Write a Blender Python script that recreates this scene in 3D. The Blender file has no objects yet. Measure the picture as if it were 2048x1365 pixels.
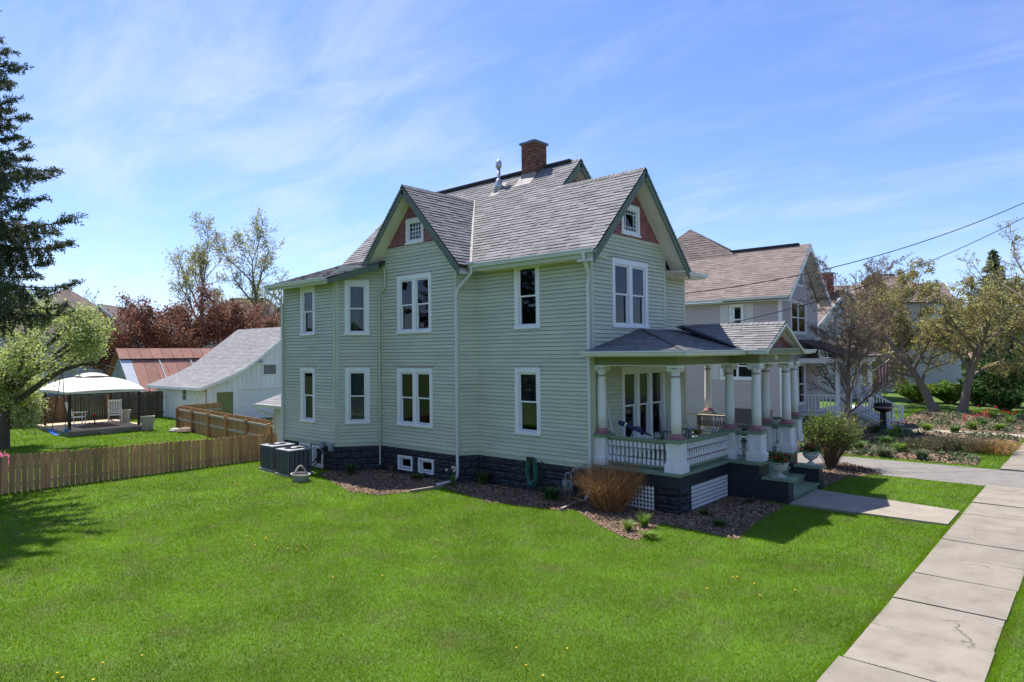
import bpy, bmesh, math, random
import numpy as np
from mathutils import Vector, Matrix
R = math.radians
# ------------------------------------------------------------------ camera, sky, sun, exposure
SC = bpy.context.scene
COL = SC.collection
CAM = (9.85, -14.18, 3.8)
YAW, PIT, ROL, FPX = R(131.54), R(1.066), R(-0.61), 1337.0
_fw = Vector((math.cos(YAW)*math.cos(PIT), math.sin(YAW)*math.cos(PIT), math.sin(PIT)))
_r0 = Vector((math.sin(YAW), -math.cos(YAW), 0)); _u0 = _r0.cross(_fw)
_rt = _r0*math.cos(ROL) + _u0*math.sin(ROL); _up = _u0*math.cos(ROL) - _r0*math.sin(ROL)
cd = bpy.data.cameras.new('camera'); co = bpy.data.objects.new('camera', cd); COL.objects.link(co)
m4 = Matrix((( _rt.x, _up.x, -_fw.x, CAM[0]), (_rt.y, _up.y, -_fw.y, CAM[1]), (_rt.z, _up.z, -_fw.z, CAM[2]), (0, 0, 0, 1)))
co.matrix_world = m4
cd.sensor_width = 36; cd.lens = FPX/2048*36; cd.clip_start = 0.1; cd.clip_end = 3000
SC.camera = co
def ray(px, py): return _rt*((px-1024)/FPX) - _up*((py-682.5)/FPX) + _fw
def pz(px, py, z=0.):
    d = ray(px, py); return Vector(CAM) + d*((z-CAM[2])/d.z)
def at(px, py, dist):
    return Vector(CAM) + ray(px, py)*dist

SUN_AZ, SUN_EL = 172.0, 61.0          # direction towards the sun, degrees from +X
w = bpy.data.worlds.new('World'); SC.world = w; w.use_nodes = True
nt = w.node_tree; nt.nodes.clear()
def N(nt, t, **k):
    n = nt.nodes.new(t)
    for a, b in k.items():
        if a == 'ins':
            for i, v in b.items(): n.inputs[i].default_value = v
        else: setattr(n, a, b)
    return n
out = N(nt, 'ShaderNodeOutputWorld'); bg = N(nt, 'ShaderNodeBackground')
sky = N(nt, 'ShaderNodeTexSky', sky_type='NISHITA', sun_disc=False, sun_elevation=R(SUN_EL), sun_rotation=R(90-SUN_AZ),
        altitude=300, air_density=1.0, dust_density=0.3, ozone_density=2.0)
tc = N(nt, 'ShaderNodeTexCoord')
sep = N(nt, 'ShaderNodeSeparateXYZ'); nt.links.new(tc.outputs['Generated'], sep.inputs[0])
zz = N(nt, 'ShaderNodeMath', operation='ADD', ins={1: 0.14}); nt.links.new(sep.outputs['Z'], zz.inputs[0])
zm = N(nt, 'ShaderNodeMath', operation='MAXIMUM', ins={1: 0.05}); nt.links.new(zz.outputs[0], zm.inputs[0])
dx = N(nt, 'ShaderNodeMath', operation='DIVIDE'); dy = N(nt, 'ShaderNodeMath', operation='DIVIDE')
nt.links.new(sep.outputs['X'], dx.inputs[0]); nt.links.new(zm.outputs[0], dx.inputs[1])
nt.links.new(sep.outputs['Y'], dy.inputs[0]); nt.links.new(zm.outputs[0], dy.inputs[1])
cmb = N(nt, 'ShaderNodeCombineXYZ'); nt.links.new(dx.outputs[0], cmb.inputs[0]); nt.links.new(dy.outputs[0], cmb.inputs[1])
mp = N(nt, 'ShaderNodeMapping', ins={'Rotation': (0, 0, R(-28)), 'Scale': (0.55, 1.3, 1)}); nt.links.new(cmb.outputs[0], mp.inputs[0])
n1 = N(nt, 'ShaderNodeTexNoise', ins={'Scale': 2.3, 'Detail': 10.0, 'Roughness': 0.62, 'Distortion': 0.5}); nt.links.new(mp.outputs[0], n1.inputs['Vector'])
n2 = N(nt, 'ShaderNodeTexNoise', ins={'Scale': 0.45, 'Detail': 3.0}); nt.links.new(cmb.outputs[0], n2.inputs['Vector'])
mu = N(nt, 'ShaderNodeMath', operation='MULTIPLY'); nt.links.new(n1.outputs[0], mu.inputs[0]); nt.links.new(n2.outputs[0], mu.inputs[1])
mr = N(nt, 'ShaderNodeMapRange', interpolation_type='SMOOTHSTEP', ins={1: 0.19, 2: 0.46, 3: 0.0, 4: 0.42}); nt.links.new(mu.outputs[0], mr.inputs[0])
mixc = N(nt, 'ShaderNodeMix', data_type='RGBA'); mixc.inputs[7].default_value = (3.1, 3.25, 3.6, 1)
nt.links.new(mr.outputs[0], mixc.inputs[0]); grd = N(nt, 'ShaderNodeMix', data_type='RGBA', blend_type='MULTIPLY'); grd.inputs[0].default_value = 1.0; grd.inputs[7].default_value = (0.45, 0.495, 0.665, 1)
nt.links.new(sky.outputs[0], grd.inputs[6]); nt.links.new(grd.outputs[2], mixc.inputs[6])
nt.links.new(mixc.outputs[2], bg.inputs[0]); bg.inputs[1].default_value = 0.079
nt.links.new(bg.outputs[0], out.inputs[0])
sd = bpy.data.lights.new('sun', 'SUN'); so = bpy.data.objects.new('sun', sd); COL.objects.link(so)
sd.energy = 2.1; sd.angle = R(0.55); sd.color = (1.0, 0.95, 0.86)
sv = Vector((math.cos(R(SUN_AZ))*math.cos(R(SUN_EL)), math.sin(R(SUN_AZ))*math.cos(R(SUN_EL)), math.sin(R(SUN_EL))))
so.rotation_euler = sv.to_track_quat('Z', 'Y').to_euler(); so.location = (0, 0, 40)
SC.view_settings.view_transform = 'Standard'; SC.view_settings.look = 'None'
SC.view_settings.gamma = 1; SC.view_settings.use_curve_mapping = False
SC.view_settings.exposure = 2.0
SC.render.engine = 'CYCLES'

# ------------------------------------------------------------------ helpers
V = Vector
Z = V((0, 0, 1))
class MB:
    def __init__(s): s.v = []; s.f = []
    def poly(s, pts):
        b = len(s.v); s.v += [tuple(p) for p in pts]; s.f.append(tuple(range(b, b+len(pts))))
    def hexa(s, p):                       # 8 points: bottom 0-3 ccw, top 4-7
        b = len(s.v); s.v += [tuple(q) for q in p]
        for f in ((3, 2, 1, 0), (4, 5, 6, 7), (0, 1, 5, 4), (1, 2, 6, 5), (2, 3, 7, 6), (3, 0, 4, 7)):
            s.f.append(tuple(b+i for i in f))
    def box(s, x0, x1, y0, y1, z0, z1):
        s.hexa([(x0, y0, z0), (x1, y0, z0), (x1, y1, z0), (x0, y1, z0), (x0, y0, z1), (x1, y0, z1), (x1, y1, z1), (x0, y1, z1)])
    def fbox(s, fr, u0, u1, v0, v1, w0, w1):
        s.hexa([fr(u0, v0, w1), fr(u1, v0, w1), fr(u1, v0, w0), fr(u0, v0, w0), fr(u0, v1, w1), fr(u1, v1, w1), fr(u1, v1, w0), fr(u0, v1, w0)])
    def beam(s, a, b, wd, ht, up=Z):      # bar from a to b, section wd x ht centred
        a = V(a); b = V(b); d = (b-a).normalized(); r = d.cross(up)
        if r.length < 1e-4: r = d.cross(V((1, 0, 0)))
        r.normalize(); u = r.cross(d)
        r = r*wd/2; u = u*ht/2
        s.hexa([a-r-u, a+r-u, b+r-u, b-r-u, a-r+u, a+r+u, b+r+u, b-r+u])
    def tube(s, pts, rad, n=8, caps=True):
        pts = [V(p) for p in pts]
        if not hasattr(rad, '__len__'): rad = [rad]*len(pts)
        b = len(s.v); ref = None
        for i, p in enumerate(pts):
            d = (pts[min(i+1, len(pts)-1)] - pts[max(i-1, 0)])
            if d.length < 1e-9: d = V((0, 0, 1))
            d.normalize()
            if ref is None: ref = d.orthogonal().normalized()
            else:
                ref = ref - d*ref.dot(d)
                ref = ref.normalized() if ref.length > 1e-6 else d.orthogonal().normalized()
            q = d.cross(ref)
            for k in range(n):
                a = 2*math.pi*k/n; s.v.append(tuple(p + (ref*math.cos(a)+q*math.sin(a))*rad[i]))
        for i in range(len(pts)-1):
            for k in range(n):
                s.f.append((b+i*n+k, b+i*n+(k+1) % n, b+(i+1)*n+(k+1) % n, b+(i+1)*n+k))
        if caps:
            s.f.append(tuple(b+k for k in range(n))[::-1]); e = b+(len(pts)-1)*n; s.f.append(tuple(e+k for k in range(n)))
    def lathe(s, prof, c=(0, 0, 0), n=16, flute=0, sx=1, sy=1):
        b = len(s.v)
        for r, z in prof:
            for k in range(n):
                a = 2*math.pi*k/n; rr = r*(1 + (flute*(1 if k % 2 else -1)))
                s.v.append((c[0]+rr*math.cos(a)*sx, c[1]+rr*math.sin(a)*sy, c[2]+z))
        for i in range(len(prof)-1):
            for k in range(n):
                s.f.append((b+i*n+k, b+i*n+(k+1) % n, b+(i+1)*n+(k+1) % n, b+(i+1)*n+k))
        s.f.append(tuple(b+k for k in range(n))[::-1]); e = b+(len(prof)-1)*n; s.f.append(tuple(e+k for k in range(n)))
    def slab(s, pts, th, n=None):         # polygon extruded by th against its normal
        pts = [V(p) for p in pts]
        if n is None: n = (pts[1]-pts[0]).cross(pts[2]-pts[0]).normalized()
        lo = [p - n*th for p in pts]; k = len(pts); b = len(s.v)
        s.v += [tuple(p) for p in pts+lo]
        s.f.append(tuple(range(b, b+k))); s.f.append(tuple(range(b+2*k-1, b+k-1, -1)))
        for i in range(k):
            j = (i+1) % k; s.f.append((b+i, b+k+i, b+k+j, b+j))
    def mesh(s, name):
        me = bpy.data.meshes.new(name); me.from_pydata(s.v, [], s.f); me.update(); return me
    def build(s, name, mat, parent=None, smooth=False, kind=None):
        return mobj(name, s.mesh(name), mat, parent, smooth, kind)
def mobj(name, me, mat=None, parent=None, smooth=False, kind=None, loc=None):
    if mat is not None and not me.materials: me.materials.append(mat)
    if smooth: me.polygons.foreach_set('use_smooth', [True]*len(me.polygons))
    o = bpy.data.objects.new(name, me); COL.objects.link(o)
    if loc is not None: o.location = loc
    if parent is not None:
        o.parent = parent
        p = parent; off = V((0, 0, 0))
        while p is not None: off += p.location; p = p.parent
        if loc is None: o.location = -off          # mesh given in world coordinates
        else: o.location = V(loc) - off
    if kind: o['kind'] = kind
    return o
def tag(o, label, cat, group=None, kind=None):
    o['label'] = label; o['category'] = cat
    if group: o['group'] = group
    if kind: o['kind'] = kind
    return o
def thing(name, label, cat, loc=(0, 0, 0), group=None):
    o = bpy.data.objects.new(name, None); COL.objects.link(o); o.location = loc; o.empty_display_size = 0.2
    return tag(o, label, cat, group)
def part_empty(name, parent, loc):
    o = bpy.data.objects.new(name, None); COL.objects.link(o); o.parent = parent
    p = parent; off = V((0, 0, 0))
    while p is not None: off += p.location; p = p.parent
    o.location = V(loc) - off; o.empty_display_size = 0.1
    return o
def struct(o): o['kind'] = 'structure'; return o
def clone(root, loc=None, rz=None, label=None, sc=None):
    def cp(o, par):
        c = o.copy(); COL.objects.link(c); c.parent = par
        for ch in list(o.children): cp(ch, c)
        return c
    c = cp(root, None)
    if loc is not None: c.location = loc
    if rz is not None: c.rotation_euler = (0, 0, rz)
    if sc is not None: c.scale = (sc, sc, sc)
    if label: c['label'] = label
    return c
class Fr:                                  # wall frame: u along the wall, v up, w outwards
    def __init__(s, a, b, z=0.0):
        s.o = V((a[0], a[1], z)); d = V((b[0]-a[0], b[1]-a[1], 0)); s.L = d.length; s.u = d.normalized(); s.n = s.u.cross(Z)
    def __call__(s, u, v, w=0.0): return s.o + s.u*u + Z*v + s.n*w
def clip(poly, a, b, c):                   # keep a*x+b*y<=c
    o = []
    for i in range(len(poly)):
        p, q = poly[i], poly[(i+1) % len(poly)]
        dp = a*p[0]+b*p[1]-c; dq = a*q[0]+b*q[1]-c
        if dp <= 1e-9: o.append(p)
        if (dp < -1e-9 and dq > 1e-9) or (dp > 1e-9 and dq < -1e-9):
            t = dp/(dp-dq); o.append((p[0]+(q[0]-p[0])*t, p[1]+(q[1]-p[1])*t))
    return o
def clip_convex(poly, conv):
    A = sum(conv[i][0]*conv[(i+1) % len(conv)][1]-conv[(i+1) % len(conv)][0]*conv[i][1] for i in range(len(conv)))
    for i in range(len(conv)):
        p, q = conv[i], conv[(i+1) % len(conv)]
        a, b = q[1]-p[1], -(q[0]-p[0])
        if A < 0: a, b = -a, -b
        poly = clip(poly, a, b, a*p[0]+b*p[1])
        if len(poly) < 3: return []
    return poly
def shingle(mb, pts, expo=0.14, tab=0.3, lift=0.012, rng=None, scallop=False, base=0.0, vup=None):
    """individual shingles over a planar convex polygon (3D points); courses run level"""
    rng = rng or random.Random(1)
    pts = [V(p) for p in pts]
    n = (pts[1]-pts[0]).cross(pts[2]-pts[0]).normalized()
    if vup is None:
        if n.z < 0: n = -n
        uu = Z.cross(n).normalized()
    else:
        if n.dot(vup) < 0: n = -n
        uu = Z.cross(n).normalized()
    vv = n.cross(uu)
    if vv.z < 0: vv = -vv; uu = -uu
    o = pts[0]
    q = [((p-o).dot(uu), (p-o).dot(vv)) for p in pts]
    u0, u1 = min(a for a, b in q), max(a for a, b in q); v0, v1 = min(b for a, b in q), max(b for a, b in q)
    k = 0; v = v0
    while v < v1-1e-4:
        u = u0 - (tab*0.5 if k % 2 else 0) - (0 if scallop else rng.uniform(0, tab*0.4))
        while u < u1:
            tw = tab if scallop else tab*rng.choice((0.6, 0.8, 1.0, 1.0, 1.25, 1.5))
            g = 0.0 if not scallop else 0.004
            if scallop:
                r = tw/2-g; cu = u+tw/2
                rect = [(cu+r*math.cos(math.pi+math.pi*i/6), v+min(r, expo)*(1+math.sin(math.pi+math.pi*i/6))) for i in range(7)] + [(u+tw-g, v+expo*1.1), (u+g, v+expo*1.1)]
            else: rect = [(u, v), (u+tw-0.003, v), (u+tw-0.003, v+expo*1.05), (u, v+expo*1.05)]
            c = clip_convex(rect, q)
            if len(c) > 2:
                dl = lift*(rng.uniform(0.55, 1.25))
                hh = lambda b: base + 0.002 + dl*max(0.0, 1-(b-v)/(expo*1.05))
                P = [o + uu*a + vv*b + n*hh(b) for a, b in c]
                mb.poly(P)
                for i in range(len(c)):
                    a, b = c[i], c[(i+1) % len(c)]
                    if (abs(a[1]-v) < 1e-5 and abs(b[1]-v) < 1e-5) or (scallop and a[1] < v+min(tw/2, expo)*0.98 and b[1] < v+min(tw/2, expo)*1.0):
                        mb.poly([P[i], o+uu*a[0]+vv*a[1]+n*base, o+uu*b[0]+vv*b[1]+n*base, P[(i+1) % len(c)]])
            u += tw
        v += expo; k += 1
_srng = random.Random(99)
def siding(mb, fr, u0, u1, z0, z1, holes=(), lf=None, rf=None, expo=0.108, lap=0.028, gap=0.011):
    global _srng
    """lapped clapboards; holes (u0,u1,v0,v1); lf/rf(z): left/right limit for gables"""
    z = z0
    while z < z1-1e-4:
        zt = min(z+expo, z1)
        a0 = max(u0, lf(z)) if lf else u0; a1 = max(u0, lf(zt)) if lf else u0
        b0 = min(u1, rf(z)) if rf else u1; b1 = min(u1, rf(zt)) if rf else u1
        segs = [(a0, a1, b0, b1)]
        for h in holes:
            if h[2] < (z+zt)/2 < h[3]:
                ns = []
                for (a, aa, b, bb) in segs:
                    if h[1] <= min(a, aa) or h[0] >= max(b, bb): ns.append((a, aa, b, bb)); continue
                    if h[0] > a: ns.append((a, aa, h[0], h[0]))
                    if h[1] < b: ns.append((h[1], h[1], b, bb))
                segs = ns
        for (a, aa, b, bb) in segs:
            if b-a < 0.004: continue
            bb = max(bb, aa); g = min(gap, (zt-z)*.4)
            cuts = [0.0]; Ls = max(b-a, 1e-6); q = _srng.uniform(.4, 3.2)
            while q < Ls-.35: cuts.append(q/Ls); q += _srng.uniform(1.2, 3.6)
            cuts.append(1.0)
            for i in range(len(cuts)-1):
                c0, c1 = cuts[i], cuts[i+1]-(0.0 if i == len(cuts)-2 else .003/Ls); wb = lap+_srng.uniform(-.002, .002); dz = _srng.uniform(-.0012, .0012)
                lo0, lo1 = a+(b-a)*c0, a+(b-a)*c1; hi0, hi1 = aa+(bb-aa)*c0, aa+(bb-aa)*c1
                mb.poly([fr(lo0, z+g+dz, wb), fr(lo1, z+g-dz, wb), fr(hi1, zt, 0.003), fr(hi0, zt, 0.003)])
                mb.poly([fr(lo0, z+g+dz, -.012), fr(lo1, z+g-dz, -.012), fr(lo1, z+g-dz, wb), fr(lo0, z+g+dz, wb)])
        z += expo
def backing(mb, fr, u0, u1, z0, z1, holes=(), w=-0.03, th=0.08):
    """solid wall behind the boards with window openings cut out"""
    us = sorted({u0, u1, *[max(u0, min(u1, h[0])) for h in holes], *[max(u0, min(u1, h[1])) for h in holes]})
    for a, b in zip(us[:-1], us[1:]):
        m = (a+b)/2; cut = sorted((h[2], h[3]) for h in holes if h[0] < m < h[1])
        z = z0
        for c0, c1 in cut:
            if c0 > z: mb.fbox(fr, a, b, z, min(c0, z1), w-th, w)
            z = max(z, c1)
        if z < z1: mb.fbox(fr, a, b, z, z1, w-th, w)

# ------------------------------------------------------------------ materials
def mat(name, col, rough=0.6, var=0.12, scale=4.0, isl=0.0, bump=0.0, bscale=60.0, spec=0.3, metal=0.0, stretch=(1, 1, 1), dirt=None, dscale=1.2, damt=0.5, trans=0.0, hue=0.0, objr=0.0, crack=0.0):
    m = bpy.data.materials.new(name); m.use_nodes = True; t = m.node_tree; t.nodes.clear()
    o = N(t, 'ShaderNodeOutputMaterial'); p = N(t, 'ShaderNodeBsdfPrincipled')
    p.inputs['Roughness'].default_value = rough; p.inputs['Metallic'].default_value = metal; p.inputs['Specular IOR Level'].default_value = spec
    geo = N(t, 'ShaderNodeNewGeometry')
    mp = N(t, 'ShaderNodeMapping', ins={'Scale': stretch}); t.links.new(geo.outputs['Position'], mp.inputs[0])
    nz = N(t, 'ShaderNodeTexNoise', ins={'Scale': scale, 'Detail': 6.0, 'Roughness': 0.6}); t.links.new(mp.outputs[0], nz.inputs['Vector'])
    f = N(t, 'ShaderNodeMapRange', ins={1: 0.25, 2: 0.75, 3: 1-var, 4: 1+var}); t.links.new(nz.outputs[0], f.inputs[0])
    val = f.outputs[0]
    if isl:
        fi = N(t, 'ShaderNodeMapRange', ins={1: 0.0, 2: 1.0, 3: 1-isl, 4: 1+isl}); t.links.new(geo.outputs['Random Per Island'], fi.inputs[0])
        mm = N(t, 'ShaderNodeMath', operation='MULTIPLY'); t.links.new(val, mm.inputs[0]); t.links.new(fi.outputs[0], mm.inputs[1]); val = mm.outputs[0]
    if objr:
        oi = N(t, 'ShaderNodeObjectInfo')
        fi = N(t, 'ShaderNodeMapRange', ins={1: 0.0, 2: 1.0, 3: 1-objr, 4: 1+objr}); t.links.new(oi.outputs['Random'], fi.inputs[0])
        mm = N(t, 'ShaderNodeMath', operation='MULTIPLY'); t.links.new(val, mm.inputs[0]); t.links.new(fi.outputs[0], mm.inputs[1]); val = mm.outputs[0]
    hs = N(t, 'ShaderNodeHueSaturation'); hs.inputs['Color'].default_value = (*col, 1); t.links.new(val, hs.inputs['Value'])
    if hue:
        src = N(t, 'ShaderNodeObjectInfo').outputs['Random'] if objr else geo.outputs['Random Per Island']
        fh = N(t, 'ShaderNodeMapRange', ins={1: 0.0, 2: 1.0, 3: 0.5-hue, 4: 0.5+hue}); t.links.new(src, fh.inputs[0]); t.links.new(fh.outputs[0], hs.inputs['Hue'])
    c = hs.outputs[0]
    if dirt:
        nd = N(t, 'ShaderNodeTexNoise', ins={'Scale': dscale, 'Detail': 8.0, 'Roughness': 0.65}); t.links.new(mp.outputs[0], nd.inputs['Vector'])
        fd = N(t, 'ShaderNodeMapRange', interpolation_type='SMOOTHSTEP', ins={1: 0.48, 2: 0.72, 3: 0, 4: damt}); t.links.new(nd.outputs[0], fd.inputs[0])
        mx = N(t, 'ShaderNodeMix', data_type='RGBA'); mx.inputs[7].default_value = (*dirt, 1); t.links.new(fd.outputs[0], mx.inputs[0]); t.links.new(c, mx.inputs[6]); c = mx.outputs[2]
    if crack:
        nv = N(t, 'ShaderNodeTexNoise', ins={'Scale': 1.7, 'Detail': 6.0}); t.links.new(mp.outputs[0], nv.inputs['Vector'])
        va = N(t, 'ShaderNodeVectorMath', operation='MULTIPLY_ADD'); va.inputs[1].default_value = (.9, .9, .9); t.links.new(nv.outputs['Color'], va.inputs[0]); t.links.new(mp.outputs[0], va.inputs[2])
        vo = N(t, 'ShaderNodeTexVoronoi', feature='DISTANCE_TO_EDGE', ins={'Scale': .55}); t.links.new(va.outputs[0], vo.inputs['Vector'])
        cr = N(t, 'ShaderNodeMapRange', ins={1: 0.0, 2: 0.012, 3: crack, 4: 0.0}); t.links.new(vo.outputs[0], cr.inputs[0])
        nm = N(t, 'ShaderNodeTexNoise', ins={'Scale': .45}); t.links.new(mp.outputs[0], nm.inputs['Vector'])
        cm = N(t, 'ShaderNodeMapRange', ins={1: 0.56, 2: 0.62, 3: 0.0, 4: 1.0}); t.links.new(nm.outputs[0], cm.inputs[0])
        ck = N(t, 'ShaderNodeMath', operation='MULTIPLY'); t.links.new(cr.outputs[0], ck.inputs[0]); t.links.new(cm.outputs[0], ck.inputs[1])
        mx = N(t, 'ShaderNodeMix', data_type='RGBA'); mx.inputs[7].default_value = (.05, .05, .03, 1); t.links.new(ck.outputs[0], mx.inputs[0]); t.links.new(c, mx.inputs[6]); c = mx.outputs[2]
    t.links.new(c, p.inputs['Base Color'])
    if bump:
        nb = N(t, 'ShaderNodeTexNoise', ins={'Scale': bscale, 'Detail': 4.0}); t.links.new(mp.outputs[0], nb.inputs['Vector'])
        b = N(t, 'ShaderNodeBump', ins={'Strength': bump, 'Distance': 0.02}); t.links.new(nb.outputs[0], b.inputs['Height']); t.links.new(b.outputs[0], p.inputs['Normal'])
    if trans:
        tr = N(t, 'ShaderNodeBsdfTranslucent'); t.links.new(c, tr.inputs[0]); ms = N(t, 'ShaderNodeMixShader', ins={0: trans})
        t.links.new(p.outputs[0], ms.inputs[1]); t.links.new(tr.outputs[0], ms.inputs[2]); t.links.new(ms.outputs[0], o.inputs[0])
    else: t.links.new(p.outputs[0], o.inputs[0])
    return m
def glass_mat(name, tint=(0.55, 0.6, 0.62), refl=1.0):
    m = bpy.data.materials.new(name); m.use_nodes = True; t = m.node_tree; t.nodes.clear()
    o = N(t, 'ShaderNodeOutputMaterial'); tr = N(t, 'ShaderNodeBsdfTransparent'); tr.inputs[0].default_value = (*tint, 1)
    gl = N(t, 'ShaderNodeBsdfGlossy'); gl.inputs['Roughness'].default_value = 0.02; gl.inputs[0].default_value = (0.85, 0.9, 1.0, 1)
    fr = N(t, 'ShaderNodeFresnel', ins={0: 1.45}); ms = N(t, 'ShaderNodeMixShader')
    t.links.new(fr.outputs[0], ms.inputs[0]); t.links.new(tr.outputs[0], ms.inputs[1]); t.links.new(gl.outputs[0], ms.inputs[2]); t.links.new(ms.outputs[0], o.inputs[0])
    return m
M = dict(
 sage=mat('sage_siding_paint', (0.58, 0.59, 0.445), 0.55, 0.10, 1.1, isl=0.05, stretch=(0.6, 0.6, 2.2), dirt=(0.44, 0.44, 0.33), dscale=1.6, damt=0.35),
 sagetrim=mat('sage_trim_paint', (0.56, 0.59, 0.44), 0.5, 0.06, 3, dirt=(0.44, 0.45, 0.35), damt=0.3),
 dkgreen=mat('dark_green_trim_paint', (0.12, 0.155, 0.105), 0.5, 0.12, 4),
 olive=mat('olive_beam_paint', (0.21, 0.225, 0.115), 0.55, 0.08, 2.5),
 stepgreen=mat('green_porch_floor_paint', (0.20, 0.28, 0.185), 0.5, 0.12, 3, dirt=(0.2, 0.24, 0.19), damt=0.5),
 white=mat('white_trim_paint', (0.86, 0.85, 0.83), 0.45, 0.04, 3),
 whiteold=mat('weathered_white_paint', (0.82, 0.81, 0.79), 0.5, 0.06, 3, dirt=(0.58, 0.56, 0.51), dscale=3, damt=0.4),
 cream=mat('cream_soffit_paint', (0.76, 0.73, 0.62), 0.6, 0.06, 2, dirt=(0.5, 0.47, 0.36), dscale=2, damt=0.3),
 mauve=mat('mauve_paint', (0.36, 0.17, 0.19), 0.55, 0.1, 3),
 scallop=mat('mauve_scallop_shingle', (0.33, 0.13, 0.14), 0.6, 0.12, 3, isl=0.16),
 roof=mat('grey_asphalt_shingle', (0.235, 0.228, 0.232), 0.9, 0.14, 1.3, isl=0.2, bump=0.5, bscale=140, spec=0.15, dirt=(0.19, 0.18, 0.185), dscale=0.9, damt=0.4),
 roofdeck=mat('roof_felt', (0.05, 0.05, 0.052), 0.9, 0.1),
 ridge=mat('ridge_vent_black', (0.045, 0.045, 0.05), 0.8, 0.15),
 gutter=mat('gutter_pale_enamel', (0.70, 0.71, 0.68), 0.35, 0.05, 2, dirt=(0.52, 0.53, 0.47), dscale=1.5, damt=0.35),
 metal=mat('galvanised_metal', (0.45, 0.47, 0.50), 0.4, 0.12, 4, metal=0.7, spec=0.5),
 block=mat('charcoal_painted_block', (0.030, 0.033, 0.038), 0.5, 0.25, 5, bump=0.6, bscale=25, objr=0.18, spec=0.35),
 mortar=mat('charcoal_painted_mortar', (0.022, 0.026, 0.032), 0.6, 0.2, 5),
 navy=mat('charcoal_painted_board', (0.026, 0.032, 0.038), 0.45, 0.2, 3, spec=0.4),
 brick=mat('chimney_brick', (0.175, 0.066, 0.043), 0.85, 0.18, 8, objr=0.35, bump=0.3, bscale=80, hue=0.02),
 brickmortar=mat('pale_mortar', (0.58, 0.53, 0.46), 0.9, 0.12, 8),
 glass=glass_mat('window_glass'),
 dark=mat('painted_shade_dark', (0.035, 0.035, 0.038), 0.9, 0.1),  # near-black colour painted as the shade of unlit rooms and voids
 curtain=mat('pale_curtain', (0.78, 0.78, 0.72), 0.9, 0.08, 6, trans=0.2),
 blind=mat('window_blind', (0.72, 0.72, 0.69), 0.7, 0.05),
 iron=mat('black_iron', (0.012, 0.012, 0.013), 0.45, 0.1, spec=0.5),
 copperpipe=mat('grey_pipe', (0.16, 0.17, 0.18), 0.5, 0.1),
)
# ------------------------------------------------------------------ the sage green house
HOUSE = thing('sage_green_house', 'two storey sage green clapboard house with gables, grey roof and columned porch', 'house', (-5, 2, 0))
rng = random.Random(7)
def rect_hole(win): return win
def ring(mb, fr, u0, u1, v0, v1, cw, ch, w0, w1, bottom=None):
    b = ch if bottom is None else bottom
    mb.fbox(fr, u0, u0+cw, v0, v1, w0, w1); mb.fbox(fr, u1-cw, u1, v0, v1, w0, w1)
    mb.fbox(fr, u0+cw, u1-cw, v1-ch, v1, w0, w1); mb.fbox(fr, u0+cw, u1-cw, v0, v0+b, w0, w1)
def curtain_mesh(fr, ub, ut, v0, v1, w=-0.13, amp=0.018, waves=7):
    """ub,ut: (u0,u1) at bottom and top"""
    mb = MB(); n = waves*6; rows = 5
    for j in range(rows+1):
        t = j/rows; a = ub[0]+(ut[0]-ub[0])*t; b = ub[1]+(ut[1]-ub[1])*t; v = v0+(v1-v0)*t
        for i in range(n+1):
            s = i/n; mb.v.append(tuple(fr(a+(b-a)*s, v, w+amp*math.sin(s*waves*2*math.pi+0.4*t))))
    for j in range(rows):
        for i in range(n): mb.f.append((j*(n+1)+i, j*(n+1)+i+1, (j+1)*(n+1)+i+1, (j+1)*(n+1)+i))
    return mb
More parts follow.
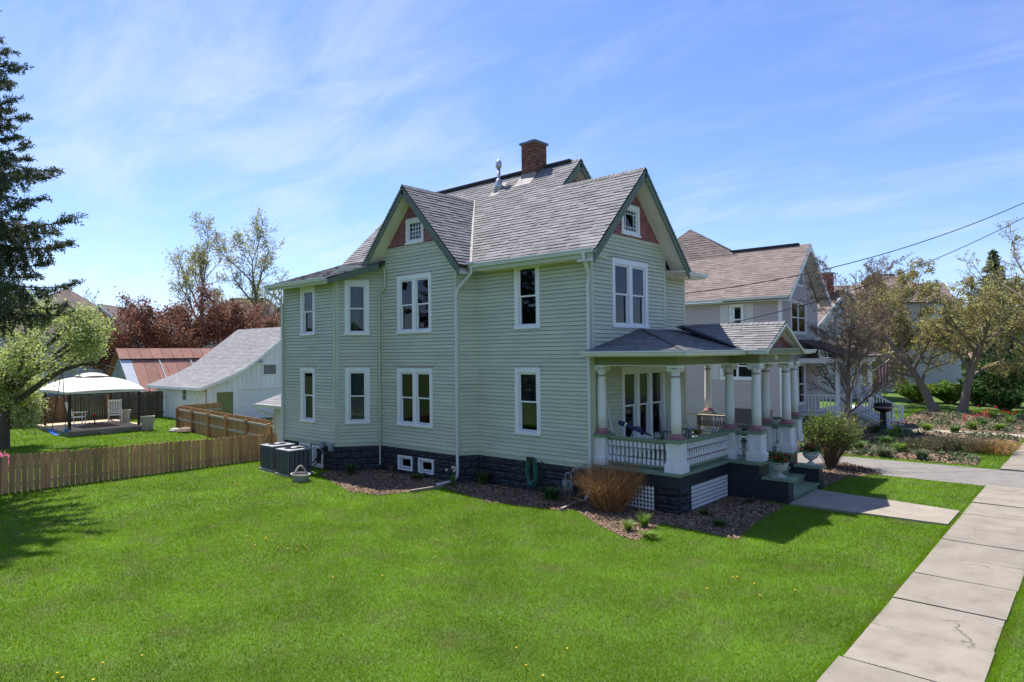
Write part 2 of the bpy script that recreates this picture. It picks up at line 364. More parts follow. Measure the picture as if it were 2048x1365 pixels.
def window(parent, fr, u0, u1, v0, v1, units=1, cw=0.125, ch=0.15, curtain=None, blind=0, cap=True, trim='white', gl='glass', mull=0.17, label=None):
    """double-hung window(s); u0..u1,v0..v1 outside of the casing. returns siding hole, wall hole"""
    T = M[trim]
    sill = 0.075
    iu0, iu1, iv0, iv1 = u0+cw, u1-cw, v0+sill+0.02, v1-ch
    c = MB(); ring(c, fr, u0, u1, v0+sill, v1, cw, ch, 0.0, 0.034, bottom=0.02)
    # jamb reveal
    c.fbox(fr, iu0-0.004, iu0+0.014, iv0, iv1, -0.10, 0.02); c.fbox(fr, iu1-0.014, iu1+0.004, iv0, iv1, -0.10, 0.02); c.fbox(fr, iu0, iu1, iv1-0.014, iv1+0.004, -0.10, 0.02)
    if units == 2: c.fbox(fr, (u0+u1)/2-mull/2, (u0+u1)/2+mull/2, iv0, iv1, -0.09, 0.030)
    if units == 3:
        for k in (1, 2): c.fbox(fr, iu0+(iu1-iu0)*k/3-mull/2, iu0+(iu1-iu0)*k/3+mull/2, iv0, iv1, -0.09, 0.030)
    W = c.build('window', T, parent)
    if label: W['label'] = label
    s = MB(); s.fbox(fr, u0-0.02, u1+0.02, v0, v0+sill, -0.01, 0.065); s.build('sill', T, W)
    if cap:
        s = MB(); s.fbox(fr, u0-0.025, u1+0.025, v1+0.001, v1+0.028, -0.005, 0.055); s.build('drip_cap', M['mauvepale'], W)
    spans = []
    if units == 1: spans = [(iu0+0.016, iu1-0.016)]
    elif units == 2: spans = [(iu0+0.016, (u0+u1)/2-mull/2-0.002), ((u0+u1)/2+mull/2+0.002, iu1-0.016)]
    else:
        e = [iu0+0.016-mull/2, iu0+(iu1-iu0)/3, iu0+(iu1-iu0)*2/3, iu1-0.016+mull/2]
        spans = [(e[i]+mull/2+0.002, e[i+1]-mull/2-0.002) for i in range(3)]
    for si, (a, b) in enumerate(spans):
        mid = (iv0+iv1)/2
        for (z0, z1, wa, wb) in ((mid-0.02, iv1-0.016, -0.048, -0.012), (iv0+0.002, mid+0.02, -0.086, -0.050)):
            f = MB(); ring(f, fr, a, b, z0, z1, 0.042, 0.042, wa, wb); f.build('sash', T, W)
            g = MB(); g.fbox(fr, a+0.035, b-0.035, z0+0.035, z1-0.035, (wa+wb)/2-0.003, (wa+wb)/2+0.003); g.build('glass_pane', M[gl], W)
        if curtain:
            cs = curtain[si] if isinstance(curtain, list) else curtain
            if cs == 'full':
                curtain_mesh(fr, (a+0.01, b-0.01), (a+0.01, b-0.01), iv0+0.05, iv1-0.02).build('curtain', M['curtain'], W, smooth=True)
            elif cs == 'swag':
                curtain_mesh(fr, (a+(b-a)*0.3, a+(b-a)*0.55), (a+0.01, b-0.06), iv0+0.1, iv1-0.02).build('curtain', M['curtain'], W, smooth=True)
            elif cs == 'top':
                curtain_mesh(fr, (a+0.01, b-0.01), (a+0.01, b-0.01), mid-0.05, iv1-0.02).build('curtain', M['curtain'], W, smooth=True)
            elif cs == 'edge':
                curtain_mesh(fr, (a+0.01, a+(b-a)*0.28), (a+0.01, a+(b-a)*0.35), iv0+0.05, iv1-0.02, waves=3).build('curtain', M['curtain'], W, smooth=True)
        if blind:
            bm = MB(); z = iv1-0.03
            while z > iv1-(iv1-iv0)*blind:
                bm.poly([fr(a+0.02, z, -0.125), fr(b-0.02, z, -0.125), fr(b-0.02, z-0.012, -0.105), fr(a+0.02, z-0.012, -0.105)]); z -= 0.028
            bm.build('blind', M['blind'], W)
    r = MB(); d = -0.7
    P = lambda u, v, q: fr(u, v, q)
    r.poly([P(iu0-.05, iv0-.05, d), P(iu1+.05, iv0-.05, d), P(iu1+.05, iv1+.05, d), P(iu0-.05, iv1+.05, d)])
    for (ua, va, ub, vb) in ((iu0-.05, iv0-.05, iu1+.05, iv0-.05), (iu0-.05, iv1+.05, iu1+.05, iv1+.05), (iu0-.05, iv0-.05, iu0-.05, iv1+.05), (iu1+.05, iv0-.05, iu1+.05, iv1+.05)):
        r.poly([P(ua, va, -0.105), P(ub, vb, -0.105), P(ub, vb, d), P(ua, va, d)])
    r.build('room_shade_backing', M['dark'], W)  # shallow box painted near-black as an unlit room, stops light leaking
    return (u0+0.03, u1-0.03, v0+0.03, v1-0.03), (iu0-0.003, iu1+0.003, iv0-0.003, iv1+0.003)
M['flash'] = mat('dull_flashing', (0.27, 0.25, 0.25), 0.7, 0.15, 5)
M['mauvepale'] = mat('faded_mauve_paint', (0.38, 0.29, 0.29), 0.6, 0.08)
Z0, ZF = 0.95, 0.82
def wall(a, b, ztop, wins=(), corner=(True, True), z0=Z0, lf=None, rf=None, cb=0.11, cboard=None):
    """wins: list of dict(args) -> builds a wall part with its siding, corner boards and skirt; windows are parts of the house"""
    fr = Fr(a, b); sh, wh = [], []
    for k in wins:
        p, q = window(HOUSE, fr, **k); sh.append(p); wh.append(q)
    wl = MB(); backing(wl, fr, 0, fr.L, z0-0.1, min(ztop, 6.6), wh)
    if lf:
        zz = 6.6
        top = [(u, z) for u, z in gable_outline(fr, lf, rf, zz, cboard)]
        hs = [h for h in wh if h[3] > zz]
        if hs:
            h = hs[0]                                  # the attic window: leave its opening
            for pg in ([(lf(zz), zz), (h[0], zz), (h[0], max(zz, zt_(lf, h[0], zz, ztop)))], [(h[1], zz), (rf(zz), zz), (h[1], zt_(rf, h[1], zz, ztop))],
                       [(h[0], zz), (h[1], zz), (h[1], h[2]), (h[0], h[2])], [(h[0], h[3]), (h[1], h[3]), (h[1], zt_(rf, h[1], zz, ztop)), ((lf(ztop)+rf(ztop))/2, ztop), (h[0], zt_(lf, h[0], zz, ztop))]):
                wl.slab([fr(u, z, -0.003) for u, z in pg], 0.09, fr.n)
        else: wl.slab([fr(u, z, -0.003) for u, z in top], 0.09, fr.n)
    W = wl.build('wall', M['sagetrim'], HOUSE)
    s = MB(); siding(s, fr, (cb if corner[0] else 0), fr.L-(cb if corner[1] else 0), z0, ztop if not cboard else cboard, sh, lf, rf)
    s.build('clapboard_siding', M['sage'], W, kind='stuff')
    zc = min(ztop, 6.6)
    for i, u in ((0, 0), (1, fr.L-cb)):
        if corner[i]:
            m = MB(); m.fbox(fr, u, u+cb, z0, zc, 0.0, 0.024); m.build('corner_board', M['sagetrim'], W)
    m = MB(); m.fbox(fr, -0.0, fr.L, ZF, z0-0.02, 0.0, 0.026); m.build('skirt_board', M['sagetrim'], W)
    m = MB(); m.fbox(fr, -0.0, fr.L, z0-0.02, z0+0.012, 0.0, 0.05); m.build('water_table', M['sagetrim'], W)
    return fr, W
def zt_(fn, u, z0, z1):
    for i in range(200):
        z = z0+(z1-z0)*i/199
        if (fn(z) >= u-1e-6 and fn(z1) >= fn(z0)) or (fn(z) <= u+1e-6 and fn(z1) < fn(z0)): return z
    return z1
def gable_outline(fr, lf, rf, z0, z1): return [(lf(z0), z0), (rf(z0), z0), (rf(z1), z1)] + ([(lf(z1), z1)] if abs(lf(z1)-rf(z1)) > 1e-3 else [])
YG, YR = -0.5, -1.65
XC = -6.28                     # cross gable centre
# main side wall
frA, WA = wall((-4.08, 0), (0, 0), 6.55, [
    dict(u0=1.50, u1=2.41, v0=4.48, v1=6.36, cap=False, blind=0.22),
    dict(u0=1.48, u1=2.40, v0=1.54, v1=3.42, blind=0.5)], corner=(False, True))
# angled return between main wall and cross gable
frB, WB = wall((-4.42, YG), (-4.08, 0), 6.55, [], corner=(True, False), cb=0.09)
# cross gable wall
zpk = 8.86
lfC = lambda z: max(0.0, (XC-(-8.1)) - (zpk-z)/1.085) if z > 6.85 else 0.0
rfC = lambda z: (XC+8.1) + (zpk-z)/1.085
frC, WC = wall((-8.1, YG), (-4.42, YG), zpk, [
    dict(u0=0.93, u1=2.57, v0=4.47, v1=6.33, units=2, cap=True, curtain=['edge', None]),
    dict(u0=0.90, u1=2.59, v0=1.54, v1=3.39, units=2, curtain=['edge', None], blind=0.0)], corner=(True, True), lf=lfC, rf=lambda z: min(3.68, rfC(z)), cboard=7.27)
# facet
frD, WD = wall((-8.95, YR), (-8.1, YG), 6.75, [
    dict(u0=0.29, u1=1.08, v0=4.46, v1=6.26, curtain='swag', cap=False),
    dict(u0=0.29, u1=1.08, v0=1.55, v1=3.41, curtain='full')], corner=(True, False), cb=0.1)
# rear bay wall
frE, WE = wall((-12.2, YR), (-8.95, YR), 6.4, [
    dict(u0=1.17, u1=2.06, v0=4.49, v1=6.18, cap=False, curtain='top'),
    dict(u0=1.15, u1=2.04, v0=1.53, v1=3.41, curtain='full')], corner=(True, True))
# front wing gable wall (faces the street)
zpf = 8.70
lfF = lambda z: 1.95-(zpf-z)
rfF = lambda z: 1.95+(zpf-z)
frF, WF = wall((0, 0), (0, 3.9), zpf, [
    dict(u0=0.99, u1=2.84, v0=4.47, v1=6.36, units=2, curtain=['edge', 'edge']),
    dict(u0=1.40, u1=3.76, v0=1.30, v1=3.40, units=3, cap=False)], corner=(True, True), lf=lfF, rf=rfF, cboard=7.0)
# set-back front wall and hidden sides
frG, WG = wall((-0.7, 3.9), (-0.7, 6.5), 6.5, [], corner=(False, True))
frH, WH = wall((0, 3.9), (-0.7, 3.9), 6.5, [], corner=(True, False), cb=0.08)
frI, WI = wall((-0.7, 6.5), (-12.2, 6.5), 6.5, [], corner=(True, True))
frJ, WJ = wall((-12.2, 6.5), (-12.2, YR), 6.5, [], corner=(True, True))
# front door in the set-back wall
d = MB(); ring(d, frG, 0.06, 1.2, 0.96, 3.25, 0.12, 0.14, 0.0, 0.05, bottom=0.03); DR = d.build('front_door', M['white'], HOUSE)
d = MB(); d.fbox(frG, 0.19, 1.07, 1.0, 3.1, 0.005, 0.03); d.build('door_leaf', M['dkgreen'], DR)
d = MB(); d.fbox(frG, 0.3, 0.96, 1.5, 2.95, 0.03, 0.036); d.build('glass_pane', M['dark'], DR)

# gable faces: scalloped shingles with a small attic window each
def attic(fr, u0, u1, v0, v1, zb, lf, rf, zp, border=False):
    g = MB(); T = M['white']
    ring(g, fr, u0, u1, v0+0.05, v1, 0.105, 0.10, 0.0, 0.045, bottom=0.05); W = g.build('attic_window', T, HOUSE)
    s = MB(); s.fbox(fr, u0-0.03, u1+0.03, v0, v0+0.05, -0.005, 0.07); s.build('sill', T, W)
    s = MB(); s.fbox(fr, u0-0.02, u1+0.02, v1+0.001, v1+0.03, -0.005, 0.06); s.build('drip_cap', M['mauvepale'], W)
    a, b, c, d2 = u0+0.105, u1-0.105, v0+0.10, v1-0.10
    s = MB(); ring(s, fr, a, b, c, d2, 0.045, 0.045, -0.04, 0.01); s.build('sash', T, W)
    a += 0.045; b -= 0.045; c += 0.045; d2 -= 0.045
    p = MB(); p.fbox(fr, a-0.01, b+0.01, c-0.01, d2+0.01, -0.026, -0.02); p.build('glass_pane', M['glass'], W)
    mu = MB()
    if border:
        e = 0.1
        for u in (a+e, b-e): mu.fbox(fr, u-0.008, u+0.008, c, d2, -0.034, -0.006)
        for v in (c+e, d2-e): mu.fbox(fr, a, b, v-0.008, v+0.008, -0.033, -0.007)
        for k in (1, 2): 
            u = a+e+(b-a-2*e)*k/3; mu.fbox(fr, u-0.007, u+0.007, c, c+e, -0.032, -0.008); mu.fbox(fr, u-0.007, u+0.007, d2-e, d2, -0.032, -0.008)
            v = c+e+(d2-c-2*e)*k/3; mu.fbox(fr, a, a+e, v-0.007, v+0.007, -0.032, -0.008); mu.fbox(fr, b-e, b, v-0.007, v+0.007, -0.032, -0.008)
    else:
        for k in (1, 2, 3): u = a+(b-a)*k/4; mu.fbox(fr, u-0.010, u+0.010, c, d2, -0.034, -0.006)
        for k in (1, 2, 3): v = c+(d2-c)*k/4; mu.fbox(fr, a, b, v-0.010, v+0.010, -0.033, -0.007)
    mu.build('muntin_grid', T, W)
    r = MB(); r.fbox(fr, a-0.03, b+0.03, c-0.03, d2+0.03, -0.5, -0.44)
    for q in ((a-0.06, a-0.03), (b+0.03, b+0.06)): r.fbox(fr, q[0], q[1], c-0.03, d2+0.03, -0.5, -0.05)
    r.fbox(fr, a-0.06, b+0.06, c-0.06, c-0.03, -0.5, -0.05); r.fbox(fr, a-0.06, b+0.06, d2+0.03, d2+0.06, -0.5, -0.05)
    r.build('room_shade_backing', M['dark'], W)  # dark-painted box stands in for the unlit attic
    # shingles around the window: pieces left, right, below, above
    sc = MB(); sb = MB(); zt = zp+0.05
    L = lambda z: lf(z); Rr = lambda z: rf(z)
    h = (u0+0.03, u1-0.03, v0+0.02, v1-0.02)
    z1 = h[2]; z2 = h[3]
    polys = [[(L(zb), zb), (Rr(zb), zb), (Rr(z1), z1), (L(z1), z1)],
             [(L(z1), z1), (h[0], z1), (h[0], z2)] + ([(L(z2), z2)] if L(z2) < h[0] else []),
             [(h[1], z1), (Rr(z1), z1)] + ([(Rr(z2), z2)] if Rr(z2) > h[1] else []) + [(h[1], z2)],
             [(max(L(z2), -9), z2), (Rr(z2), z2), ((L(zp)+Rr(zp))/2, zp)]]
    for pg in polys:
        p3 = [fr(u, z, 0.004) for u, z in pg]
        sb.slab([fr(u, z, -0.002) for u, z in pg], 0.08, fr.n)
        shingle(sc, p3, expo=0.105, tab=0.125, lift=0.016, rng=rng, scallop=True, vup=fr.n)
    G = sb.build('gable_face', M['scallop'], HOUSE)
    sc.build('scallop_shingles', M['scallop'], G, kind='stuff')
attic(frC, XC+8.1-0.42, XC+8.1+0.42, 7.28, 8.08, 7.27, lfC, rfC, zpk)
attic(frF, 1.48, 2.42, 7.04, 7.9, 7.0, lfF, rfF, zpf, border=True)
# upper main gable behind
frU = Fr((-2.85, 0), (-2.85, 6))
m = MB(); pg = [(1.2, 8.0), (4.6, 8.0), (4.75, 8.0), (3.0, 9.8), (1.2, 8.05)]
m.slab([frU(u, z) for u, z in [(1.2, 8.0), (4.75, 8.0), (3.0, 9.78)]], 0.1, frU.n); G = m.build('gable_face', M['scallop'], HOUSE)
m = MB(); shingle(m, [frU(u, z, 0.004) for u, z in [(1.2, 8.0), (4.75, 8.0), (3.0, 9.78)]], 0.105, 0.125, 0.016, rng, True, vup=frU.n); m.build('scallop_shingles', M['scallop'], G, kind='stuff')

# ---- roof
S = lambda x, y: V((x, y, 6.9+y))
LW = lambda x, y: V((x, y, 7.15-(0.25-y)*0.362))
CR = lambda x, y: V((x, y, 9.03-1.085*(x-XC)))
CL = lambda x, y: V((x, y, 9.03+1.085*(x-XC)))
yv = 9.03-6.9
xe = XC+(9.03-6.35)/1.085
xl = XC-(9.03-7.15)/1.085
roofs = {
 'main': [S(.53, -.55), S(.53, 1.95), S(-2.37, 1.95), S(-2.37, -.55)],
 'main_b': [S(-2.37, -.55), S(-2.37, 3.0), S(XC, 3.0), S(XC, yv), S(xe, -.55)],
 'main_c': [S(XC, 3.0), S(-11.2, 3.0), S(-11.4, .25), S(xl, .25), S(XC, yv)],
 'rear_low': [LW(-11.4, .25), LW(-12.65, -2.1), LW(-8.72, -2.1), LW(-7.75, -0.75), LW(-7.9, .25)],
 'cross_r': [CR(XC, -1.02), CR(XC, yv), CR(xe, -.55), CR(xe, -1.02)],
 'cross_l': [CL(XC, -1.02), CL(-8.38, -1.02), CL(-8.45, -0.9), CL(xl, .25), CL(XC, yv)],
 'wing_far': [V((.53, 1.95, 8.85)), V((.53, 4.45, 6.35)), V((-3.0, 4.45, 6.35)), V((-3.0, 1.95, 8.85))],
 'far': [V((-2.37, 3.0, 9.9)), V((-2.37, 6.9, 6.3)), V((-12.65, 6.9, 6.3)), V((-11.2, 3.0, 9.9))],
 'back': [V((-11.2, 3.0, 9.9)), V((-12.65, 6.9, 6.3)), V((-11.4, .25, 7.15))],
 'back_low': [V((-11.4, .25, 7.15)), V((-12.65, 6.9, 6.3)), V((-12.65, -2.1, 6.3))],
 'front_low': [V((-.2, 4.2, 6.36)), V((-.2, 6.95, 6.36)), V((-2.9, 5.9, 7.6)), V((-2.9, 4.2, 7.6))],
}
rm = MB(); sm = MB(); 
for k, p in roofs.items():
    n = (p[1]-p[0]).cross(p[2]-p[0]).normalized()
    if n.z < 0: n = -n
    ps = p if (p[1]-p[0]).cross(p[2]-p[0]).z > 0 else p[::-1]
    rm.slab([q - n*0.006 for q in ps], 0.05, n)
    shingle(sm, p, 0.14, 0.3, 0.02, rng)
RF = rm.build('roof', M['roofdeck'], HOUSE)
sm.build('asphalt_shingles', M['roof'], RF, kind='stuff')
def bar_part(name, a, b, wd, ht, mt, parent, off=(0, 0, 0), up=Z):
    m = MB(); o = V(off); m.beam(V(a)+o, V(b)+o, wd, ht, up); return m.build(name, mt, parent)
# ridge caps and dark ridge vents
def ridge_cap(a, b, d1, d2, parent, mt='roof', w_=.13, lift=.022):
    """overlapping cap shingles folded over a ridge from a to b; d1,d2: unit vectors down each slope"""
    a, b, d1, d2 = V(a), V(b), V(d1).normalized(), V(d2).normalized(); L = (b-a).length; dr = (b-a)/L; m = MB(); u = 0; n1 = dr.cross(d1).normalized(); n1 = n1 if n1.z > 0 else -n1; n2 = dr.cross(d2).normalized(); n2 = n2 if n2.z > 0 else -n2
    while u < L-.02:
        e = min(u+.155, L); p, q = a+dr*u, a+dr*e
        for d, n in ((d1, n1), (d2, n2)): m.poly([p+Z*(lift+.012), p+d*w_+n*(lift+.006), q+d*w_+n*(lift-.008), q+Z*lift])
        u += .145
    return m.build('ridge_cap', M[mt], parent)
ridge_cap((.53, 1.95, 8.85), (-2.6, 1.95, 8.85), (0, -1, -1), (0, 1, -1), RF)
bar_part('ridge_vent', (-2.75, 3.0, 9.93), (-3.85, 3.0, 9.93), 0.26, 0.07, M['ridge'], RF)
bar_part('ridge_vent', (-4.75, 3.0, 9.93), (-11.0, 3.0, 9.93), 0.26, 0.07, M['ridge'], RF)
ridge_cap((-2.37, 3.0, 9.9), (-2.8, 3.0, 9.9), (0, -1, -1), (0, 1, -1), RF)
ridge_cap((XC, -1.02, 9.03), (XC, yv, 9.03), (1, 0, -1.085), (-1, 0, -1.085), RF)
va, vb = S(XC, yv), S(xe, -.55)
m = MB(); m.poly([va+V((0, .0, .03)), va+V((.06, .0, .03)), vb+V((.07, 0, .03)), vb+V((-.04, -.04, .03))]); m.build('valley_flashing', M['flash'], RF)
# rake boards: board, moulding, soffit
def rake(a, b, face, inset, d=0.2):
    """a low end, b peak (roof surface points at the rake); face: outward dir of gable; inset: overhang depth"""
    a, b, f = V(a), V(b), V(face); dr = (b-a).normalized(); side = dr.cross(f).normalized()
    if side.z < 0: side = -side
    m = MB(); lo = a - side*0.055; hi = b - side*0.055
    q = [lo+f*0.0, hi+f*0.0]
    drop = V((0, 0, -d*1.25))
    m.hexa([lo-f*0.035+drop, lo+drop, hi+drop, hi-f*0.035+drop, lo-f*0.035, lo, hi, hi-f*0.035])
    m.build('rake_board', M['dkgreen'], RF)
    m = MB(); m.hexa([lo+V((0, 0, -.055)), lo+f*0.022+V((0, 0, -.055)), hi+f*0.022+V((0, 0, -.055)), hi+V((0, 0, -.055)), lo+V((0, 0, .03)), lo+f*0.022+V((0, 0, .03)), hi+f*0.022+V((0, 0, .03)), hi+V((0, 0, .03))]); m.build('rake_moulding', M['dkgreen'], RF)
    m = MB(); s0 = V((0, 0, -0.16))
    m.slab([lo-f*0.036+s0, lo-f*inset+s0, hi-f*inset+s0, hi-f*0.036+s0], 0.02, V((0, 0, 1))); m.build('soffit', M['cream'], RF)
rake((.53, -.62, 6.29), (.53, 1.95, 8.86), (1, 0, 0), 0.54)
rake((.53, 4.52, 6.29), (.53, 1.95, 8.86), (1, 0, 0), 0.54)
rake((-2.37, 1.2, 8.1), (-2.37, 3.0, 9.92), (1, 0, 0), 0.5)
rake((-2.37, 4.9, 8.1), (-2.37, 3.0, 9.92), (1, 0, 0), 0.5)
rake((xe+.04, -1.02, 6.31), (XC, -1.02, 9.04), (0, -1, 0), 0.53)
rake((-8.36, -1.02, 6.80), (XC, -1.02, 9.04), (0, -1, 0), 0.53)
# eave soffits
m = MB(); m.box(xe+.1, .5, -.5, 0.0, 6.20, 6.225); m.build('soffit', M['cream'], RF)
m = MB(); m.slab([LW(-12.5, -2.05)-V((0, 0, .09)), LW(-8.75, -2.05)-V((0, 0, .09)), LW(-7.8, -.8)-V((0, 0, .09)), LW(-8.1, -.45)-V((0, 0, .09)), LW(-9.0, -1.6)-V((0, 0, .09)), LW(-12.5, -1.6)-V((0, 0, .09))][::1], 0.02, Z); m.build('soffit', M['sagetrim'], RF)
m = MB(); m.box(-2.5, .49, 3.93, 4.42, 6.19, 6.215); m.build('soffit', M['cream'], RF)
m = MB(); m.box(-.7, -.15, 4.43, 6.95, 6.22, 6.245); m.build('soffit', M['cream'], RF)
# gutters (K profile) and fascia
def gutter(a, b, outw, name='gutter', parent=None, mt=None):
    a, b, o = V(a), V(b), V(outw); m = MB()
    prof = [(0, 0), (.005, -.11), (.085, -.11), (.10, -.05), (.125, -.035), (.125, 0.0), (.112, 0), (.112, -.03), (.08, -.05), (.07, -.10), (.02, -.10), (.012, 0)]
    A = [a+o*p+Z*q for p, q in prof]; B = [b+o*p+Z*q for p, q in prof]; k = len(prof)
    for i in range(k): j = (i+1) % k; m.poly([A[i], A[j], B[j], B[i]])
    for e in (A, B): m.poly([e[0], e[1], e[2], e[3], e[4], e[5]])
    return m.build(name, mt or M['gutter'], parent or HOUSE)
gutter((xe-.02, -.53, 6.385), (.49, -.53, 6.385), (0, -1, 0))
m = MB(); m.box(xe-.02, .50, -.53, -.505, 6.17, 6.36); m.build('fascia_board', M['sagetrim'], RF)
gutter((-12.62, -2.08, 6.315), (-8.78, -2.08, 6.315), (0, -1, 0))
m = MB(); m.box(-12.6, -8.76, -2.08, -2.05, 6.12, 6.27); m.build('fascia_board', M['sagetrim'], RF)
a, b = LW(-8.73, -2.1), LW(-7.78, -0.80)
m = MB(); m.hexa([a+V((-.03, .02, -.2)), a+V((0, 0, -.2)), b+V((0, 0, -.2)), b+V((-.03, .02, -.2)), a+V((-.03, .02, 0)), a, b, b+V((-.03, .02, 0))]); m.build('fascia_board', M['dkgreen'], RF)
gutter((-.16, 4.5, 6.37), (-.16, 6.95, 6.37), (1, 0, 0))
m = MB(); m.box(-.19, -.165, 4.3, 6.95, 6.2, 6.36); m.build('fascia_board', M['cream'], RF)
m = MB(); m.box(xe-.10, xe+.30, -.70, -.52, 6.38, 6.43); m.build('gutter_guard', M['gutter'], HOUSE)
def downspout(pts, r=0.04, mt='gutter', name='downspout', n=8):
    # smooth the path
    P = [V(p) for p in pts]; Q = [P[0]]
    for i in range(1, len(P)-1):
        a, b, c = P[i-1], P[i], P[i+1]
        e = min(0.12, (b-a).length*.45, (c-b).length*.45)
        p, q = b+(a-b).normalized()*e, b+(c-b).normalized()*e
        for t in (0, .33, .66, 1): Q.append(p*(1-t)**2 + b*2*t*(1-t) + q*t*t)
    Q.append(P[-1]); m = MB(); m.tube(Q, r, n); return m.build(name, M[mt], HOUSE, smooth=False)
downspout([(-3.72, -.60, 6.30), (-3.72, -.60, 6.12), (-4.36, -.52, 5.72), (-4.40, -.56, 5.5), (-4.40, -.56, .22), (-4.42, -.75, .10), (-4.55, -1.25, .06)], 0.045)
downspout([(.22, -.60, 6.30), (.22, -.60, 6.12), (.02, -.10, 5.80), (-.03, -.08, 5.6), (-.03, -.08, .25), (-.03, -.3, .1)], 0.045)
downspout([(-12.45, -2.14, 6.22), (-12.45, -2.14, 6.05), (-12.22, -1.75, 5.82), (-12.20, -1.72, 5.6), (-12.20, -1.72, .1)], 0.045)
downspout([(-7.72, -.60, 6.6), (-7.72, -.56, 5.98), (-8.02, -.60, 5.85), (-8.02, -.60, .75), (-8.02, -.60, .2)], 0.030, 'sagetrim', 'drain_pipe')
# ---- chimney of single bricks
cx0, cx1, cy0, cy1 = -4.60, -4.0, 2.70, 3.30
CH = MB(); CH.box(cx0+.012, cx1-.012, cy0+.012, cy1-.012, 9.2, 10.80); CHO = CH.build('chimney', M['brickmortar'], HOUSE)
bme = {}
def brick_mesh(l):
    k = round(l, 3)
    if k not in bme:
        m = MB(); m.box(0, l, 0, 0.09, 0, 0.064); bme[k] = m.mesh('brick')
    return bme[k]
z = 9.45; row = 0
while z < 10.72:
    for side in range(4):
        Ls = cx1-cx0; u = 0; off = 0.1 if row % 2 else 0.0
        cuts = [0.0, 0.1, 0.305, 0.51, 0.6] if row % 2 else [0.0, 0.205, 0.41, 0.6]
        for a, b in zip(cuts[:-1], cuts[1:]):
            if side in (1, 3) and False: continue
            l = b-a-0.010
            if side == 0: loc, rz = (cx0+a+.004, cy0, z), 0
            elif side == 1: loc, rz = (cx1, cy0+a+.004, z), R(90)
            elif side == 2: loc, rz = (cx1-a-.004, cy1, z), R(180)
            else: loc, rz = (cx0, cy1-a-.004, z), R(270)
            o = mobj('brick', brick_mesh(l), M['brick'], CHO, loc=loc); o.rotation_euler = (0, 0, rz)
    z += 0.076; row += 1
m = MB(); m.box(cx0-.05, cx1+.05, cy0-.05, cy1+.05, z, z+.07); m.build('chimney_cap', M['copperpipe'], CHO)
m = MB(); m.box(cx0+.16, cx1-.16, cy0+.16, cy1-.16, z+.07, z+.17); m.build('flue_liner', M['copperpipe'], CHO)
m = MB(); m.box(cx0-.02, cx1+.02, cy0-.02, cy1-.0, 9.3, 9.70+.05); m.build('flashing', M['flash'], CHO)
m = MB(); p = [S(cx0-.12, cy0-.32)+V((0, 0, .03)), S(cx1+.02, cy0-.32)+V((0, 0, .03)), S(cx1+.02, cy0+.1)+V((0, 0, .03)), S(cx0-.12, cy0+.1)+V((0, 0, .03))]; m.slab(p, .01); m.build('flashing_apron', M['flash'], CHO)
# vent pipe
vx, vy = -5.45, 2.5; vz = 6.9+vy
m = MB(); m.lathe([(.06, -.1), (.06, .72)], (vx, vy, vz), 12); VP = m.build('vent_pipe', M['metal'], HOUSE, smooth=True)
m = MB(); m.lathe([(.20, -.12), (.11, .18), (.10, .30), (.065, .33)], (vx, vy, vz), 14); m.build('flashing_cone', M['metal'], VP, smooth=True)
m = MB(); m.lathe([(.065, .70), (.105, .74), (.105, .90), (.06, .96), (.05, .98)], (vx, vy, vz), 14); m.build('vent_hood', M['metal'], VP, smooth=True)
m = MB(); m.slab([S(vx-.22, vy-.32)+V((0, 0, .025)), S(vx+.22, vy-.32)+V((0, 0, .025)), S(vx+.22, vy+.2)+V((0, 0, .025)), S(vx-.22, vy+.2)+V((0, 0, .025))], .01); m.build('flashing', M['flash'], VP)

# ---- foundation of rock-faced blocks
bw = [(0.90, 1.62, .13, .59), (1.90, 2.61, .13, .59)]
bw2 = [(1.05, 1.75, -.05, .80), (1.85, 2.50, -.05, .78)]
BW = {(-8.1, YG): bw, (-12.2, YR): bw2}
fb = MB(); FO_runs = [((-4.08, 0), (0, 0)), ((-4.42, YG), (-4.08, 0)), ((-8.1, YG), (-4.42, YG)), ((-8.95, YR), (-8.1, YG)), ((-12.2, YR), (-8.95, YR)), ((0, 0), (0, 3.9))]
for a, b in FO_runs + [((-.7, 3.9), (-.7, 6.5)), ((-.7, 6.5), (-12.2, 6.5)), ((-12.2, 6.5), (-12.2, YR))]:
    f = Fr(a, b); hs = BW.get(a, ()); backing(fb, f, 0, f.L, -0.1, ZF, [(h[0]+.05, h[1]-.05, h[2]+.05, h[3]-.05) for h in hs], w=0.0, th=0.25)
FO = fb.build('foundation', M['mortar'], HOUSE)
blocks = []
for k in range(6):
    rr = random.Random(50+k); m = MB(); nx, nz = 6, 4; idx = {}
    for j in range(nz+1):
        for i in range(nx+1):
            x, z_ = i/nx, j/nz; e = i in (0, nx) or j in (0, nz)
            d_ = 0.004 if e else 0.014+rr.random()*0.03
            idx[i, j] = len(m.v); m.v.append((x if e else min(1, max(0, x+rr.uniform(-.05, .05))), -d_, z_))
    for j in range(nz):
        for i in range(nx): m.f.append((idx[i, j], idx[i+1, j], idx[i+1, j+1], idx[i, j+1]))
    for j in (0, nz):
        b0 = len(m.v); m.v += [(0, .03, j/nz), (1, .03, j/nz)]
        e = [idx[i, j] for i in range(nx+1)]; m.f.append(tuple(e+[b0+1, b0]) if j else tuple(e[::-1]+[b0, b0+1]))
    blocks.append(m.mesh('block'))
